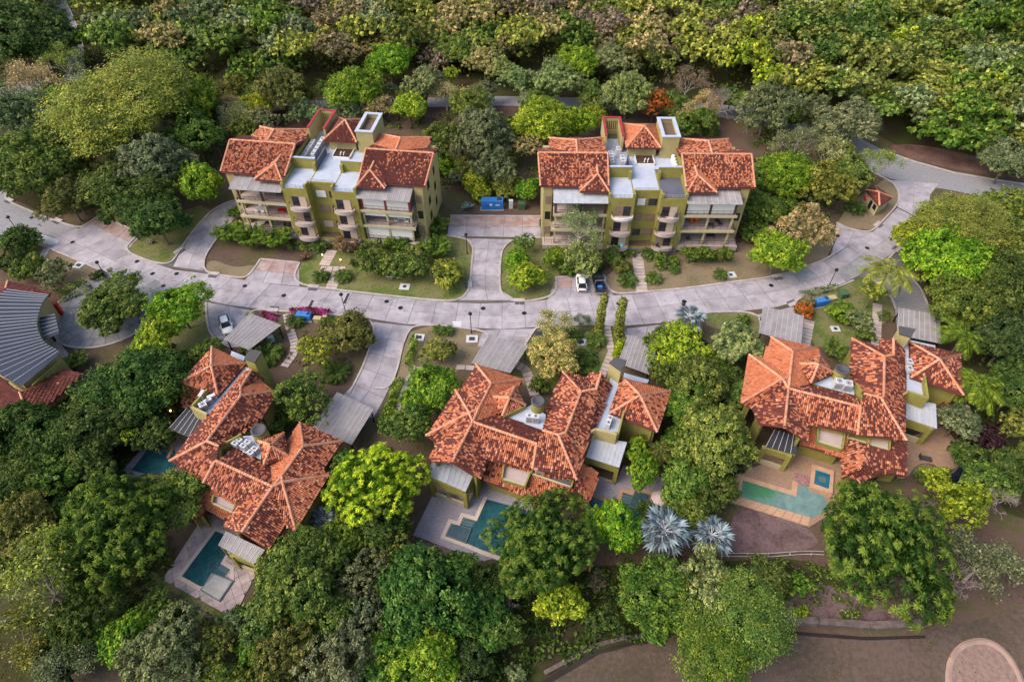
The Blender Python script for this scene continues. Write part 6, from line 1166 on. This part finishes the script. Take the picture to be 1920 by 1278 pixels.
T('feather',1805,418,70,'oly','olive-yellow feathery tree right of the road bend'); T('airy',1752,392,28,'sg2','thin pale green tree leaning over the rear road'); T('airy',1890,388,50,'ol','olive tree at the right edge below the rear road'); T('airy',1885,440,66,'ol','olive tree at the right edge beside the feathery one'); T('round',1790,485,72,'br','broad bright green tree right of the coconut palm on the bend'); T('round',1730,440,42,'yg','lime tree on the outer kerb of the bend'); T('round',1880,540,62,'dk2','dark tree at the right edge below the olive ones'); T('round',1810,570,55,'md','green tree right of the cobbled drive'); T('round',1890,640,55,'dk','very dark tree at the right edge level with the two palms'); T('airy',1640,545,24,'oly','small olive tree left of the palm on the bend'); T('round',1905,730,50,'dk2','dark tree at the right edge beside the lower palm'); T('round',1890,300,40,'gg','grey tree on the right end of the red bank')
palm(1668,508,52,(.2,.24,.03),'yellow-green coconut palm on the outer kerb of the road bend',7.); palm(1808,628,45,(.12,.2,.02),'upper of two coconut palms right of the right villa',6.); palm(1838,722,54,(.14,.22,.02),'lower of two coconut palms, beside the right-hand pyramid roof',6.5)
T('round',205,568,56,'md','broad dense green tree filling the roundabout island',sq=.75,Ht=6); T('round',333,572,46,'br','bright green tree between the roundabout and the main road'); T('round',300,618,34,'yg','lime-tipped tree below the bright one at the roundabout'); T('round',283,655,38,'yg','yellow-green tree at the lower rim of the roundabout'); T('round',265,720,72,'em','large deep green tree left of the left villa pyramid roof'); T('airy',205,700,34,'ol','olive thin tree right of the red tiled skirt'); spiky(143,675,24,'md','dark shrub at the white curved paving of the pavilion'); None
T('airy',100,515,36,'sg','sage shrub tree on the verge above the pavilion',Ht=4.); hedge([(112,560),(150,545),(165,535)],3.,1.6,'md','green hedge between the pavilion and the roundabout'); shrub(35,455,32,'dk2','dark shrub at the left edge below the lamp post'); shrub(55,500,28,'md','dark green shrub around the lit garden lamps'); shrub(20,490,28,'dk','very dark shrub at the left edge by the pavilion'); shrub(185,515,12,'dk','tiny dark shrub below the second lamp post')
T('round',170,795,58,'dk2','dark green tree below the red tiled skirt'); T('round',100,820,55,'dk','very dark tree at the left below the pavilion'); T('airy',225,800,40,'yg','lime-speckled tree left of the upper pool'); T('round',30,800,50,'dk','dark tree at the left edge below the pavilion'); T('airy',90,890,62,'md','mid green airy tree on the left slope'); T('round',30,900,60,'dk2','dark tree at the left edge on the slope'); T('round',170,860,45,'dk2','dark tree left of the upper pool terrace')
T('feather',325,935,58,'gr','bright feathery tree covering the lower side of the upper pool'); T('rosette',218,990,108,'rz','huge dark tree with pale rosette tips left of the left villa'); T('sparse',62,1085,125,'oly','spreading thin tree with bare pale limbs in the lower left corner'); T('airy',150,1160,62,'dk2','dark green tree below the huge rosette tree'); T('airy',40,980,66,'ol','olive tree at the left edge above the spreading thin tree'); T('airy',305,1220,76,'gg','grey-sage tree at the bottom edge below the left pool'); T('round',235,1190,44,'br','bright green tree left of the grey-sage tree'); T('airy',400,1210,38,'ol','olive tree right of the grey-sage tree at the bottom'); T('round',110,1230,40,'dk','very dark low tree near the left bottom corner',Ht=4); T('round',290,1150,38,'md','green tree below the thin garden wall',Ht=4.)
T('round',655,622,42,'ol','olive round tree at the mouth of the sloping drive',Ht=5.); T('airy',590,655,36,'yg','yellow-green open tree in the front garden of the left villa',Ht=5.); T('airy',562,738,56,'md','leafy green tree between the left villa and the sloping drive'); T('round',470,660,0.1+22,'dk2','dark bush beside the square chimney of the left villa',Ht=2.5); shrub(330,690,32,'dk2','dark shrub left of the pyramid roof of the left villa'); shrub(385,665,28,'md','dark green shrub above the pyramid roof of the left villa'); shrub(530,785,30,'md','green shrub beside the round chimney of the left villa')
shrub(706,488,37,'md','olive-green bush in front of the left block, first of the lawn row'); shrub(770,492,36,'ol','olive bush in the middle of the lawn row of the left block'); shrub(845,513,31,'oly','round yellow-olive bush at the right end of the lawn of the left block')
for i,(x,y,r) in enumerate(((432,440,34),(470,450,34),(520,452,35))): spiky(x,y,r,'gr',['bright shooting shrub at the left end of the row below the left block','bright shooting shrub in the middle of the row below the left block','bright shooting shrub at the right end of the row below the left block'][i])
spiky(438,396,18,'gr','small shooting shrub at the left corner terrace of the left block'); spiky(818,425,30,'gr','shooting shrub at the right corner of the left block'); spiky(818,468,31,'gr','shooting shrub right of the lawn bushes of the left block'); spiky(735,466,28,'gr','shooting shrub under the right terrace of the left block'); spiky(775,460,28,'gr','shooting shrub between the bushes under the right terrace of the left block'); hedge([(545,462),(580,468)],2.2,1.2,'md','low dark hedge under the left curved balconies of the left block'); shrub(570,480,10,'br2','small brown shrub left of the left stepped path'); shrub(650,460,20,'br2','reddish-brown shrub right of the top of the left stepped path')
shrub(733,518,8,(.5,.52,.42),'white flowering shrub on the lawn of the left block'); shrub(280,453,6,(.45,.45,.33),'pale flowers at the foot of the dark tree by the first bay'); shrub(875,385,9,(.28,.36,.33),'small silvery shrub left of the blue generator')
T('round',990,515,32,'yg','lime round tree on the courtyard island',Ht=4.5); T('round',972,486,23,'br','bright green smaller tree behind the lime one on the courtyard island',Ht=3.8); T('airy',985,455,22,'md','green shrub tree at the back of the courtyard island',Ht=3.5)
T('sparse',1088,420,54,'sg2','tall thin-leaved tree in front of the right block hiding its left terraces',Ht=11.); T('airy',1095,480,40,'sg2','lower leafy part tree above the white hatchback',Ht=6.); T('round',1045,478,22,'br','green shrub tree between the island and the tall thin-leaved tree',Ht=3.5); shrub(1240,484,15,'md','green shrub under the right-hand curved balconies of the right block'); shrub(1262,490,12,'gr','fresh green shrub left of the three small trees'); shrub(1170,500,17,'ol','olive shrub between the pickup and the right stepped path'); shrub(1120,500,15,'dk2','dark shrub at the head of the pickup'); shrub(1060,505,15,'md','green shrub at the head of the white hatchback'); hedge([(1285,488),(1370,487)],1.2,.9,'md','low hedge below the three small trees of the right block'); T('sparse',25,1195,60,'oly','pale wispy tree in the lower left corner at the picture edge'); T('sparse',120,1235,48,'gg','grey wispy tree on bare ground near the lower left corner'); shrub(1150,482,20,'md','dark green bush right of the pickup'); shrub(1022,418,14,'md','potted-looking green bush at the left corner terrace of the right block')
for i,x in enumerate((1294,1325,1358)): T('round',x,473,16,'gr',['left one of three small trees under the right terrace of the right block','middle one of three small trees under the right terrace of the right block','right one of three small trees under the right terrace of the right block'][i],Ht=3.4)
column(1134,553,1121,622,11,'oly','tall narrow yellow-green plant left of the stepping path at the road'); column(1169,560,1158,628,12,'oly','tall narrow yellow-green plant right of the stepping path at the road'); column(1163,640,1157,668,11,'yl','short bright yellow columnar plant between the path and the carport'); hedge([(779,640),(773,668),(765,690)],.9,2.2,'br','tall thin green hedge along the sloping drive lawn'); hedge([(750,715),(735,760),(715,800)],1.4,1.4,'br','green hedge right of the sloping drive')
T('sparse',1040,605,32,'tn','thin brown-leaved tree above the black cover',Ht=5.5); T('round',1032,665,42,'tn','tan-leaved round tree between the two carports of the middle villa',Ht=5.5); shrub(1092,602,18,'gg','sparse grey shrub at the kerb left of the leaning plants','sparse',nm='shrub'); T('round',822,655,27,'oly','yellow-olive small tree on the front lawn of the middle villa',Ht=4.); T('round',807,732,50,'br','bright green round tree left of the middle villa',Ht=6.5); T('round',768,790,40,'md','darker green tree below the bright one left of the middle villa'); spiky(1105,705,22,'md','green shrub above the notch of the middle villa roof'); shrub(1010,720,16,'md','green bush at the path bend of the middle villa')
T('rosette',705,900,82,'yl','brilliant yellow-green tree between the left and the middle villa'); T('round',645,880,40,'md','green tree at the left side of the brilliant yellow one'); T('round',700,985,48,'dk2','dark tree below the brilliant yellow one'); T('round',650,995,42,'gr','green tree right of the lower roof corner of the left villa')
T('round',1195,840,24,'br','narrow bright green tree at the ribbed canopy of the middle villa'); T('round',1205,880,30,'br','bright green tree beside the hidden umbrella of the middle villa'); palm(1240,845,28,(.12,.16,.03),'olive palm right of the bright narrow tree',3.5,14)
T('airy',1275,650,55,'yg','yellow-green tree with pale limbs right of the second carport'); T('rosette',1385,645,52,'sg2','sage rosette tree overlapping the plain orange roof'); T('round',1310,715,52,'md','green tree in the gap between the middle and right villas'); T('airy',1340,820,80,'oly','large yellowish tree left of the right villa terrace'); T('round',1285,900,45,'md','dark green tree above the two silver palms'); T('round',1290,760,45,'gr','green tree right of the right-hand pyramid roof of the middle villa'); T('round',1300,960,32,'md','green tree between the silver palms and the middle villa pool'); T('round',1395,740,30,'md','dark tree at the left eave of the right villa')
palm(1245,995,60,'si','left of two big silver fan palms below the middle villa pool',4.5,20,'fan',nm='silver_palm'); palm(1333,1003,52,'si','right of two big silver fan palms, at the leaf litter slope',4.,18,'fan',nm='silver_palm'); palm(1292,595,38,'si','silver fan palm at the roadside by the street lamp',3.2,16,'fan',nm='silver_palm'); palm(607,972,36,'si','silver palm in the shade right of the left villa',3.,16,'fan',nm='silver_palm')
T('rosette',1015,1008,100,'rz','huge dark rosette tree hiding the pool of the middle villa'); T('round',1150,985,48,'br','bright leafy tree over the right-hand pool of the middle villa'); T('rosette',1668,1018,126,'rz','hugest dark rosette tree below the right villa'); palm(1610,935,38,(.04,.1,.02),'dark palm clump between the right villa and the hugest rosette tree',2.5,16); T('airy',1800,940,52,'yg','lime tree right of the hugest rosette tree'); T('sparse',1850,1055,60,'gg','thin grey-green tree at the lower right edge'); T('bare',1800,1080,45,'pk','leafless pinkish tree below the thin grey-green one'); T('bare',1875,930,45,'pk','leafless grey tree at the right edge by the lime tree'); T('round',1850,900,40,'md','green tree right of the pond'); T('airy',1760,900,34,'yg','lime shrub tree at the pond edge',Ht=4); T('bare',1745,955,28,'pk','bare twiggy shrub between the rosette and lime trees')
T('round',1800,785,34,'gg','grey-green bush tree right of the curved patio'); shrub(1840,825,34,'pu','dark purple-leaved shrub at the right side of the curved patio'); T('round',1815,855,32,'dk2','dark tree overhanging the pond'); spiky(1730,890,16,'md','grassy shrub at the pond bank')
T('airy',1330,1115,76,'sg2','pale sage green tree below the silver palms'); T('round',1225,1120,66,'gr','vivid green tree left of the pale sage tree'); T('feather',1405,1165,76,'md','feathery mid green tree overhanging the golf edge'); T('feather',1340,1215,72,'gr','feathery green tree at the golf ditch below the pale sage tree'); T('round',1132,1170,32,'dk','dark small tree beside the ditch'); T('round',1045,1125,42,'yg','yellow-green tree below the huge rosette tree of the middle villa'); T('bare',955,1115,28,'pk','small white-limbed bare tree below the huge rosette tree'); T('round',1000,1075,42,'md','green tree at the foot of the huge rosette tree'); T('round',900,1150,52,'em','deep green tree right of the bright thicket tree')
T('airy',560,1075,92,'ol','largest olive tree right of the dark-green pool'); T('airy',690,1075,50,'gg','grey-olive tree right of the largest olive tree'); T('round',790,1110,80,'em','wide deep green tree in the thicket below the middle villa'); T('airy',640,1235,78,'gg','sage tree at the bottom edge left of centre'); T('round',800,1235,60,'br','bright green tree at the bottom edge'); T('airy',540,1225,60,'ol','olive tree at the bottom left of the sage one'); T('airy',730,1030,42,'ol','olive feathered tree below the brilliant yellow tree'); T('round',860,1075,38,'md','green tree under the small drain box'); T('airy',690,1150,46,'gg','grey green tree in the middle of the thicket'); T('round',880,1230,34,'dk','dark tree at the bottom edge right of the bright one'); T('round',620,1150,48,'md','green tree between the olive and the grey thicket trees'); T('round',940,1180,38,'md','green tree above the ditch start')
T('round',1450,1082,34,'md','green low tree below the pipe rail, left',Ht=3.5); T('round',1500,1095,24,'gr','green low shrub tree below the pipe rail, right',Ht=3.); shrub(1500,1150,13,'yg','lime shrub on the litter above the retaining wall'); shrub(1090,1050,24,'tn','dry straw-coloured shrub below the bright leafy tree','airy',nm='shrub'); shrub(1120,1090,20,'br2','dry brown shrub above the ditch tree','airy',nm='shrub'); shrub(970,1262,20,'sg','small sage shrub at the bottom edge by the ditch')
hedge([(545,590),(580,588),(620,592)],1.5,1.3,'mg','magenta bougainvillea hedge along the road',nm='flower_hedge',dens=60); shrub(470,591,8,'tn','pale shrub at the carport kerb'); hedge([(487,592),(520,600)],2.,.4,'mg','low magenta flower bed beside the carport',nm='flower_bed_plants',dens=60,cat='flower bed')
shrub(1578,588,24,'br','bright green round shrub on the lawn of the right villa'); T('airy',1608,600,27,'sg','sage open shrub tree on the lawn of the right villa',Ht=3.5); shrub(1512,582,16,'og','orange-leaved shrub beside the right-hand generator'); shrub(1500,575,12,'og','smaller orange-leaved shrub at the drain'); shrub(1520,565,14,'br2','brown shrub between the clipped hedge and the orange shrubs'); hedge([(1498,556),(1530,549),(1568,541)],1.2,1.1,'sg','clipped grey-green hedge along the road of the right villa'); hedge([(1655,588),(1660,605)],2.,.8,'md','small clipped hedge square beside the cobbled drive'); spiky(1565,655,26,'md','leafy shrub in the roof notch of the right villa'); spiky(1590,675,22,'md','leafy shrub by the round chimney of the right villa'); shrub(1620,625,16,'md','green shrub left of the right villa path'); shrub(1395,600,12,'md','dark shrub by the right villa carport')
for i,(x,y,r,w) in enumerate(((822,619,10,'left of two at the kerb of the front lawn'),(839,620,10,'right of two at the kerb of the front lawn'),(602,518,13,'left of the foot of the left stepped path'),(643,518,14,'right of the foot of the left stepped path'),(597,462,15,'left of the top of the left stepped path'),(632,452,13,'right of the top of the left stepped path'),(1178,470,14,'left of the top of the right stepped path'),(1220,475,15,'right of the top of the right stepped path'),(1176,525,15,'left of the foot of the right stepped path'),(1226,522,13,'right of the foot of the right stepped path'),(553,602,14,'beside the blue generator of the left villa'),(615,605,12,'behind the tan boxes of the left villa'),(505,665,22,'behind the square chimney of the left villa'),(632,700,20,'at the kerb of the sloping drive'),(1072,632,16,'left of the thin yellow plants'),(1118,638,16,'at the stepping path of the middle villa'),(1096,672,18,'right of the tan-leaved round tree'),(1075,685,16,'behind the tan-leaved round tree'),(1240,497,10,'on the dry lawn left'),(1265,505,9,'on the dry lawn right'),(1603,390,16,'below the guard hut'),(445,1145,9,'in the corner of the dark-green pool terrace'),(1350,515,11,'on the dry lawn beside the square pad'),(1210,955,14,'beside the patio umbrella'))):
    palm(x,y,r*1.4,(.1,.17,.035) if i%3 else (.13,.2,.04),'low spiky palm '+w,.5,20,'cycad','low spiky palms in the gardens','low_palm','small palm')
# ---- trees that close the gaps, each region with its own kind of growth
fr2=random.Random(31)
def fill(poly,mix,rlo,rhi,gap,where,hmin=4.,cap=99):
    pos=[(o.location.x,o.location.y) for o in bpy.data.objects if o.get('category')=='tree']; w=[P(x,y,3.) for x,y in poly]; xs=[p.x for p in w]; ys=[p.y for p in w]; k=0
    for _ in range(1500):
        x,y=fr2.uniform(min(xs),max(xs)),fr2.uniform(min(ys),max(ys))
        if not inpoly(np.array([x]),np.array([y]),[(p.x,p.y) for p in w])[0] or any((x-a)**2+(y-b)**2<gap*gap for a,b in pos): continue
        r=fr2.uniform(rlo,rhi); kd,c=fr2.choice(mix); dp=y*CP+(HC-3)*SP; px=960+FPX*x/dp; py=639-FPX*(y*SP-(HC-3)*CP)/dp
        nmc={'md':'mid green','ol':'olive','gg':'grey-green','gr':'fresh green','oly':'yellow-olive','tn':'straw-tan','dk2':'dark green','br2':'brownish','pk':'leafless pinkish','yg':'lime','sg':'sage','dk':'very dark green','br':'bright green'}[c]; kn={'round':'dense round','airy':'light-crowned','feather':'feathery','sparse':'thin','bare':'branchy','rosette':'rosette-leaved'}[kd]
        lb='%s %s filler tree %s'%(kn,nmc,where); lb=lb.replace('filler ','smaller '); tree(kd,px,py,r*ppm(px,py,3.),c,lb,Ht=r*1.3+fr2.uniform(1.,2.5),group=lb+'s'); pos.append((x,y)); k+=1
        if k>=cap: break
fill([(180,150),(700,165),(1250,168),(1480,192),(1600,238),(1590,262),(1450,238),(1250,216),(700,214),(420,228)],[('airy','ol'),('airy','gg'),('airy','sg'),('sparse','tn'),('round','md')],2.4,3.9,3.1,'along the rear road',cap=58)
fill([(840,225),(1000,225),(1000,335),(838,345)],[('airy','ol'),('airy','gg'),('round','md')],2.,3.,3.,'between the two blocks',cap=9)
fill([(1245,625),(1415,660),(1390,760),(1400,880),(1360,930),(1250,940),(1238,800)],[('round','md'),('round','dk2'),('airy','ol'),('round','gr')],1.8,2.8,2.9,'in the gap before the right villa',cap=12)
fill([(1745,470),(1960,390),(1960,900),(1850,880),(1850,780),(1905,700),(1870,600),(1770,590)],[('round','md'),('round','dk2'),('airy','ol'),('airy','oly')],2.4,3.6,3.6,'at the right border',cap=14)
fill([(1400,235),(1600,255),(1590,375),(1430,405)],[('airy','ol'),('round','gr'),('airy','gg'),('airy','oly')],2.,3.,3.2,'right of the right block',cap=8)
fill([(0,110),(420,230),(415,330),(240,395),(130,380),(30,325)],[('airy','ol'),('round','md'),('airy','gg'),('round','dk2')],2.4,3.6,3.6,'on the slope left of the left block',cap=12)
fill([(190,690),(330,650),(345,740),(310,800),(200,850),(60,800)],[('round','dk2'),('round','md'),('airy','ol')],2.,3.,3.1,'between the pavilion and the left villa',cap=7)
fill([(-20,830),(215,860),(140,960),(100,1000),(-20,1000)],[('round','dk2'),('airy','ol'),('round','md')],2.,3.2,3.1,'on the left slope',cap=7)
fill([(400,1200),(640,1000),(760,1050),(900,1095),(1090,1100),(960,1210),(900,1300),(420,1300)],[('round','dk2'),('airy','ol'),('round','md'),('airy','gg'),('round','gr')],2.,3.2,3.1,'in the lower thicket',cap=26)
# ---- forest beyond the rear road: the nearest trees one by one, the canopy behind them as one mass
taken=[(o.location.x,o.location.y) for o in bpy.data.objects if o.get('category')=='tree']
fr=random.Random(77); FP=[]
lim=lambda x: 62 if x<170 else (95 if x<420 else (122 if x<640 else (95 if x<1180 else (132 if x<1440 else min(300,158+(x-1440)*.28)))))
ZN=lambda x:'behind the left block' if x<700 else ('in the middle of the far slope' if x<1250 else 'on the far right slope')
for tries in range(16000):
    px=fr.uniform(-90,2010); py=fr.uniform(-70,300)
    if py>lim(px) or (62<px<172 and py<175): continue
    q=P(px,py,5.5); dm=5.1 if py>20 else 5.9
    if any((q.x-a)**2+(q.y-b)**2<dm*dm for a,b in taken+FP): continue
    FP.append((q.x,q.y)); FP[-1]=(q.x,q.y)
FP.sort(key=lambda q:q[1]); print('forest trees',len(FP)); acc=[[],[],[]]; nind=0; NLEFT=max(0,298-sum(o.get('category')=='tree' for o in bpy.data.objects)); print('left',NLEFT)
def pick(px):
    z=fr.random()
    if px<560: ch=[('round','md',.24),('airy','ol',.26),('airy','gg',.15),('round','gr',.08),('feather','oly',.14),('sparse','tn',.05),('round','dk2',.08)]
    elif px<1250: ch=[('airy','oly',.24),('sparse','tn',.12),('airy','br2',.12),('bare','pk',.09),('airy','gg',.14),('round','ol',.12),('feather','tn',.09),('round','md',.08)]
    elif px<1500: ch=[('airy','oly',.24),('airy','ol',.2),('bare','pk',.1),('sparse','br2',.12),('round','yg',.06),('round','md',.12),('feather','ol',.16)]
    else: ch=[('round','gr',.12),('airy','ol',.24),('round','md',.16),('feather','oly',.18),('round','yg',.06),('airy','sg',.14),('round','dk2',.1)]
    for k,c,w in ch:
        z-=w
        if z<=0: break
    return k,c
GB2={}
def canopy_mass(x,y,r,h,c,k):
    # coarse crowns, one mesh for all of the far canopy
    key=('far',k if k in ('round','airy','feather') else 'airy')
    if key not in GB2: GB2[key]=[lobed(200+i,4.5,1.25 if key[1]!='feather' else .9,12,24,8,.4,.55,'spray' if key[1]=='feather' else 'round',lobr=(.3,.48),inner=.06) for i in range(3)]
    me=fr.choice(GB2[key]); n=len(me.vertices); co=np.empty(n*3,np.float32); me.vertices.foreach_get('co',co); co=co.reshape(-1,3)*(r/4.5); a=fr.uniform(0,6.28); ca,sa=math.cos(a),math.sin(a)
    xy=np.stack([co[:,0]*ca-co[:,1]*sa+x,co[:,0]*sa+co[:,1]*ca+y,co[:,2]+h-r*1.25],1); cl=np.empty(n//4,np.float32); me.attributes['clump'].data.foreach_get('value',cl); j=fr.uniform(.85,1.15)
    acc[0].append(xy); acc[1].append(cl); acc[2].append(np.tile(np.array([[c[0]*j,c[1]*j,c[2]*j,1.]]),(n//4,1)))
for x,y in FP:
    dpt=y*CP+(HC-5.5)*SP; px=960+FPX*x/dpt; py=639-FPX*(y*SP-(HC-5.5)*CP)/dpt; k,c=pick(px); rr=fr.uniform(4.6,7.2)*(1.05 if py<30 else .95)
    if nind<NLEFT and -20<px<1940:
        nind+=1; nmc={'md':'mid green','ol':'olive','gg':'grey-green','gr':'fresh green','oly':'yellow-olive','tn':'straw-tan','dk2':'dark green','br2':'brownish','pk':'leafless pinkish','yg':'lime','sg':'sage'}[c]
        kd={'round':'dense round','airy':'light-crowned','feather':'feathery','sparse':'thin','bare':'branchy'}[k]; lb='%s %s forest tree standing %s'%(kd,nmc,ZN(px)); tree(k,px,py,rr*ppm(px,py,5.5)*(.8 if k=='bare' else 1),c,lb,group=lb+'s',Ht=fr.uniform(8.,11.5))
    else: canopy_mass(x,y,rr,fr.uniform(7.5,14.),[min(.6,v*(.85 if c in ('tn','pk') else 1.2)) for v in CO[c]],k)
V=np.concatenate(acc[0]); n=len(V)//4; me=bpy.data.meshes.new('forest_canopy'); me.vertices.add(4*n); me.vertices.foreach_set('co',V.astype(np.float32).ravel()); me.loops.add(4*n); me.loops.foreach_set('vertex_index',np.arange(4*n,dtype=np.int32)); me.polygons.add(n); me.polygons.foreach_set('loop_start',np.arange(0,4*n,4,dtype=np.int32)); me.polygons.foreach_set('loop_total',np.full(n,4,dtype=np.int32))
at=me.attributes.new('clump','FLOAT','FACE'); at.data.foreach_set('value',np.concatenate(acc[1])); at=me.attributes.new('tint','FLOAT_COLOR','FACE'); at.data.foreach_set('color',np.concatenate(acc[2]).astype(np.float32).ravel()); me.materials.append(LEAFT); me.update(calc_edges=True)
o=link('forest_canopy',me,None,None,'stuff'); o['label']='mixed green, olive and brownish forest canopy far beyond the rear road'; print('far leaves',n)
# ---- undergrowth nobody could count
def undergrowth(polys,n,lo,hi,col,name,leaf=.3,seed=1):
    rs=np.random.RandomState(seed); C=[]
    for poly,share in polys:
        w=[P(x,y,0) for x,y in poly]; xs=[p.x for p in w]; ys=[p.y for p in w]; k=0
        cl=int(n*share/24); X=rs.uniform(min(xs),max(xs),cl*4); Y=rs.uniform(min(ys),max(ys),cl*4); ok=inpoly(X,Y,[(p.x,p.y) for p in w]); X=X[ok][:cl]; Y=Y[ok][:cl]
        for x,y in zip(X,Y):
            h=rs.uniform(lo,hi); m=24; q=unit(m,rs)*np.array([h*1.1,h*1.1,h]); q[:,2]=np.abs(q[:,2]); C.append(np.array([x,y,.05])+q)
    C=np.concatenate(C); me=leafmesh(name,C,unit(len(C),rs)+np.array([0,0,.8]),leaf*rs.uniform(.6,1.3,len(C)),.55,rs.rand(len(C)),[LEAF]); o=link(name,me,None,None,'stuff'); o.color=(*CO[col],1); o['label']='low tangled undergrowth under the trees'; return o
low=[([(-100,800),(60,790),(220,850),(330,1060),(300,1110),(460,1180),(640,1000),(760,1050),(900,1090),(1100,1080),(1240,1040),(1400,1070),(1460,1150),(1240,1185),(1000,1255),(880,1400),(400,1400),(240,1200),(130,1120),(-100,1040)],1.)]
undergrowth(low,26000,.4,1.,'dk2','undergrowth',.3,1); undergrowth([([(1720,440),(2000,380),(2000,900),(1840,880),(1820,700),(1750,600)],1.)],7000,.4,1.1,'dk2','undergrowth',.3,2)
undergrowth([([(-100,-60),(2000,-60),(2000,300),(1850,300),(1600,170),(1250,165),(700,160),(420,170),(200,120),(-100,150)],1.)],52000,.6,2.2,'ol','undergrowth',.42,3); undergrowth([([(-50,100),(420,190),(430,330),(300,350),(130,390),(20,340),(-100,330)],1.)],9000,.3,.9,'md','undergrowth',.3,4)
undergrowth([([(1240,650),(1420,640),(1395,760),(1400,870),(1370,940),(1250,1000)],.5),([(190,690),(330,640),(345,740),(330,800),(230,880),(60,800)],.5)],8000,.3,.9,'dk2','undergrowth',.28,5); undergrowth([([(700,215),(1010,215),(1010,360),(830,360)],1.)],4500,.3,.9,'md','undergrowth',.28,6); undergrowth([([(1400,230),(1600,260),(1600,400),(1420,420)],1.)],4500,.3,.9,'md','undergrowth',.28,7)
undergrowth([([(1375,1050),(1560,1048),(1640,1130),(1600,1160),(1470,1155),(1400,1100)],1.)],1500,.2,.7,'md','undergrowth',.2,11)
undergrowth([([(520,620),(690,620),(660,700),(540,690)],.5),([(1000,660),(1120,660),(1120,710),(1000,710)],.5)],1800,.15,.4,'br2','ground_cover',.18,8)
# scattered tufts and fallen leaves on the lawns
undergrowth([([(630,520),(850,545),(860,500),(700,500)],.25),([(945,540),(1040,545),(1020,490),(940,490)],.15),([(1240,540),(1540,490),(1400,470),(1200,490)],.25),([(270,470),(320,480),(370,410),(300,430)],.15),([(770,640),(900,640),(760,720)],.2)],3800,.05,.1,'ol','lawn_tufts',.07,9)

undergrowth([([(820,1400),(1010,1290),(1120,1230),(1240,1208),(1465,1196),(1725,1194),(1960,1130),(2000,1400)],.8),([(-40,1290),(0,1150),(90,1180),(240,1250),(240,1290)],.2)],9000,.03,.07,'ol','fairway_tufts',.06,12)
def kerb_litter():
    rs=np.random.RandomState(21); C=[]
    for line in KL:
        p=[P(x,y,.085) for x,y in line]
        for i in range(len(p)-1):
            d=p[i+1]-p[i]; n=rs.poisson(d.length*2.2)
            if n: nn=np.array([-d.y,d.x,0])/max(d.length,1e-6); C.append(np.array(p[i])[None]+np.outer(rs.rand(n),np.array(d))+np.outer(rs.normal(0,.45,n)+np.sign(rs.rand(n)-.5)*.25,nn)+np.array([0,0,.03]))
    C=np.concatenate(C); me=leafmesh('fallen_leaves',C,rs.normal(0,.15,(len(C),3))+np.array([0,0,1.]),.07*rs.uniform(.6,1.6,len(C)),.6,rs.rand(len(C)),[LEAF]); o=link('fallen_leaves',me,None,None,'stuff'); o.color=(.12,.07,.04,1); o['label']='dry leaves gathered along the kerbs'
kerb_litter()
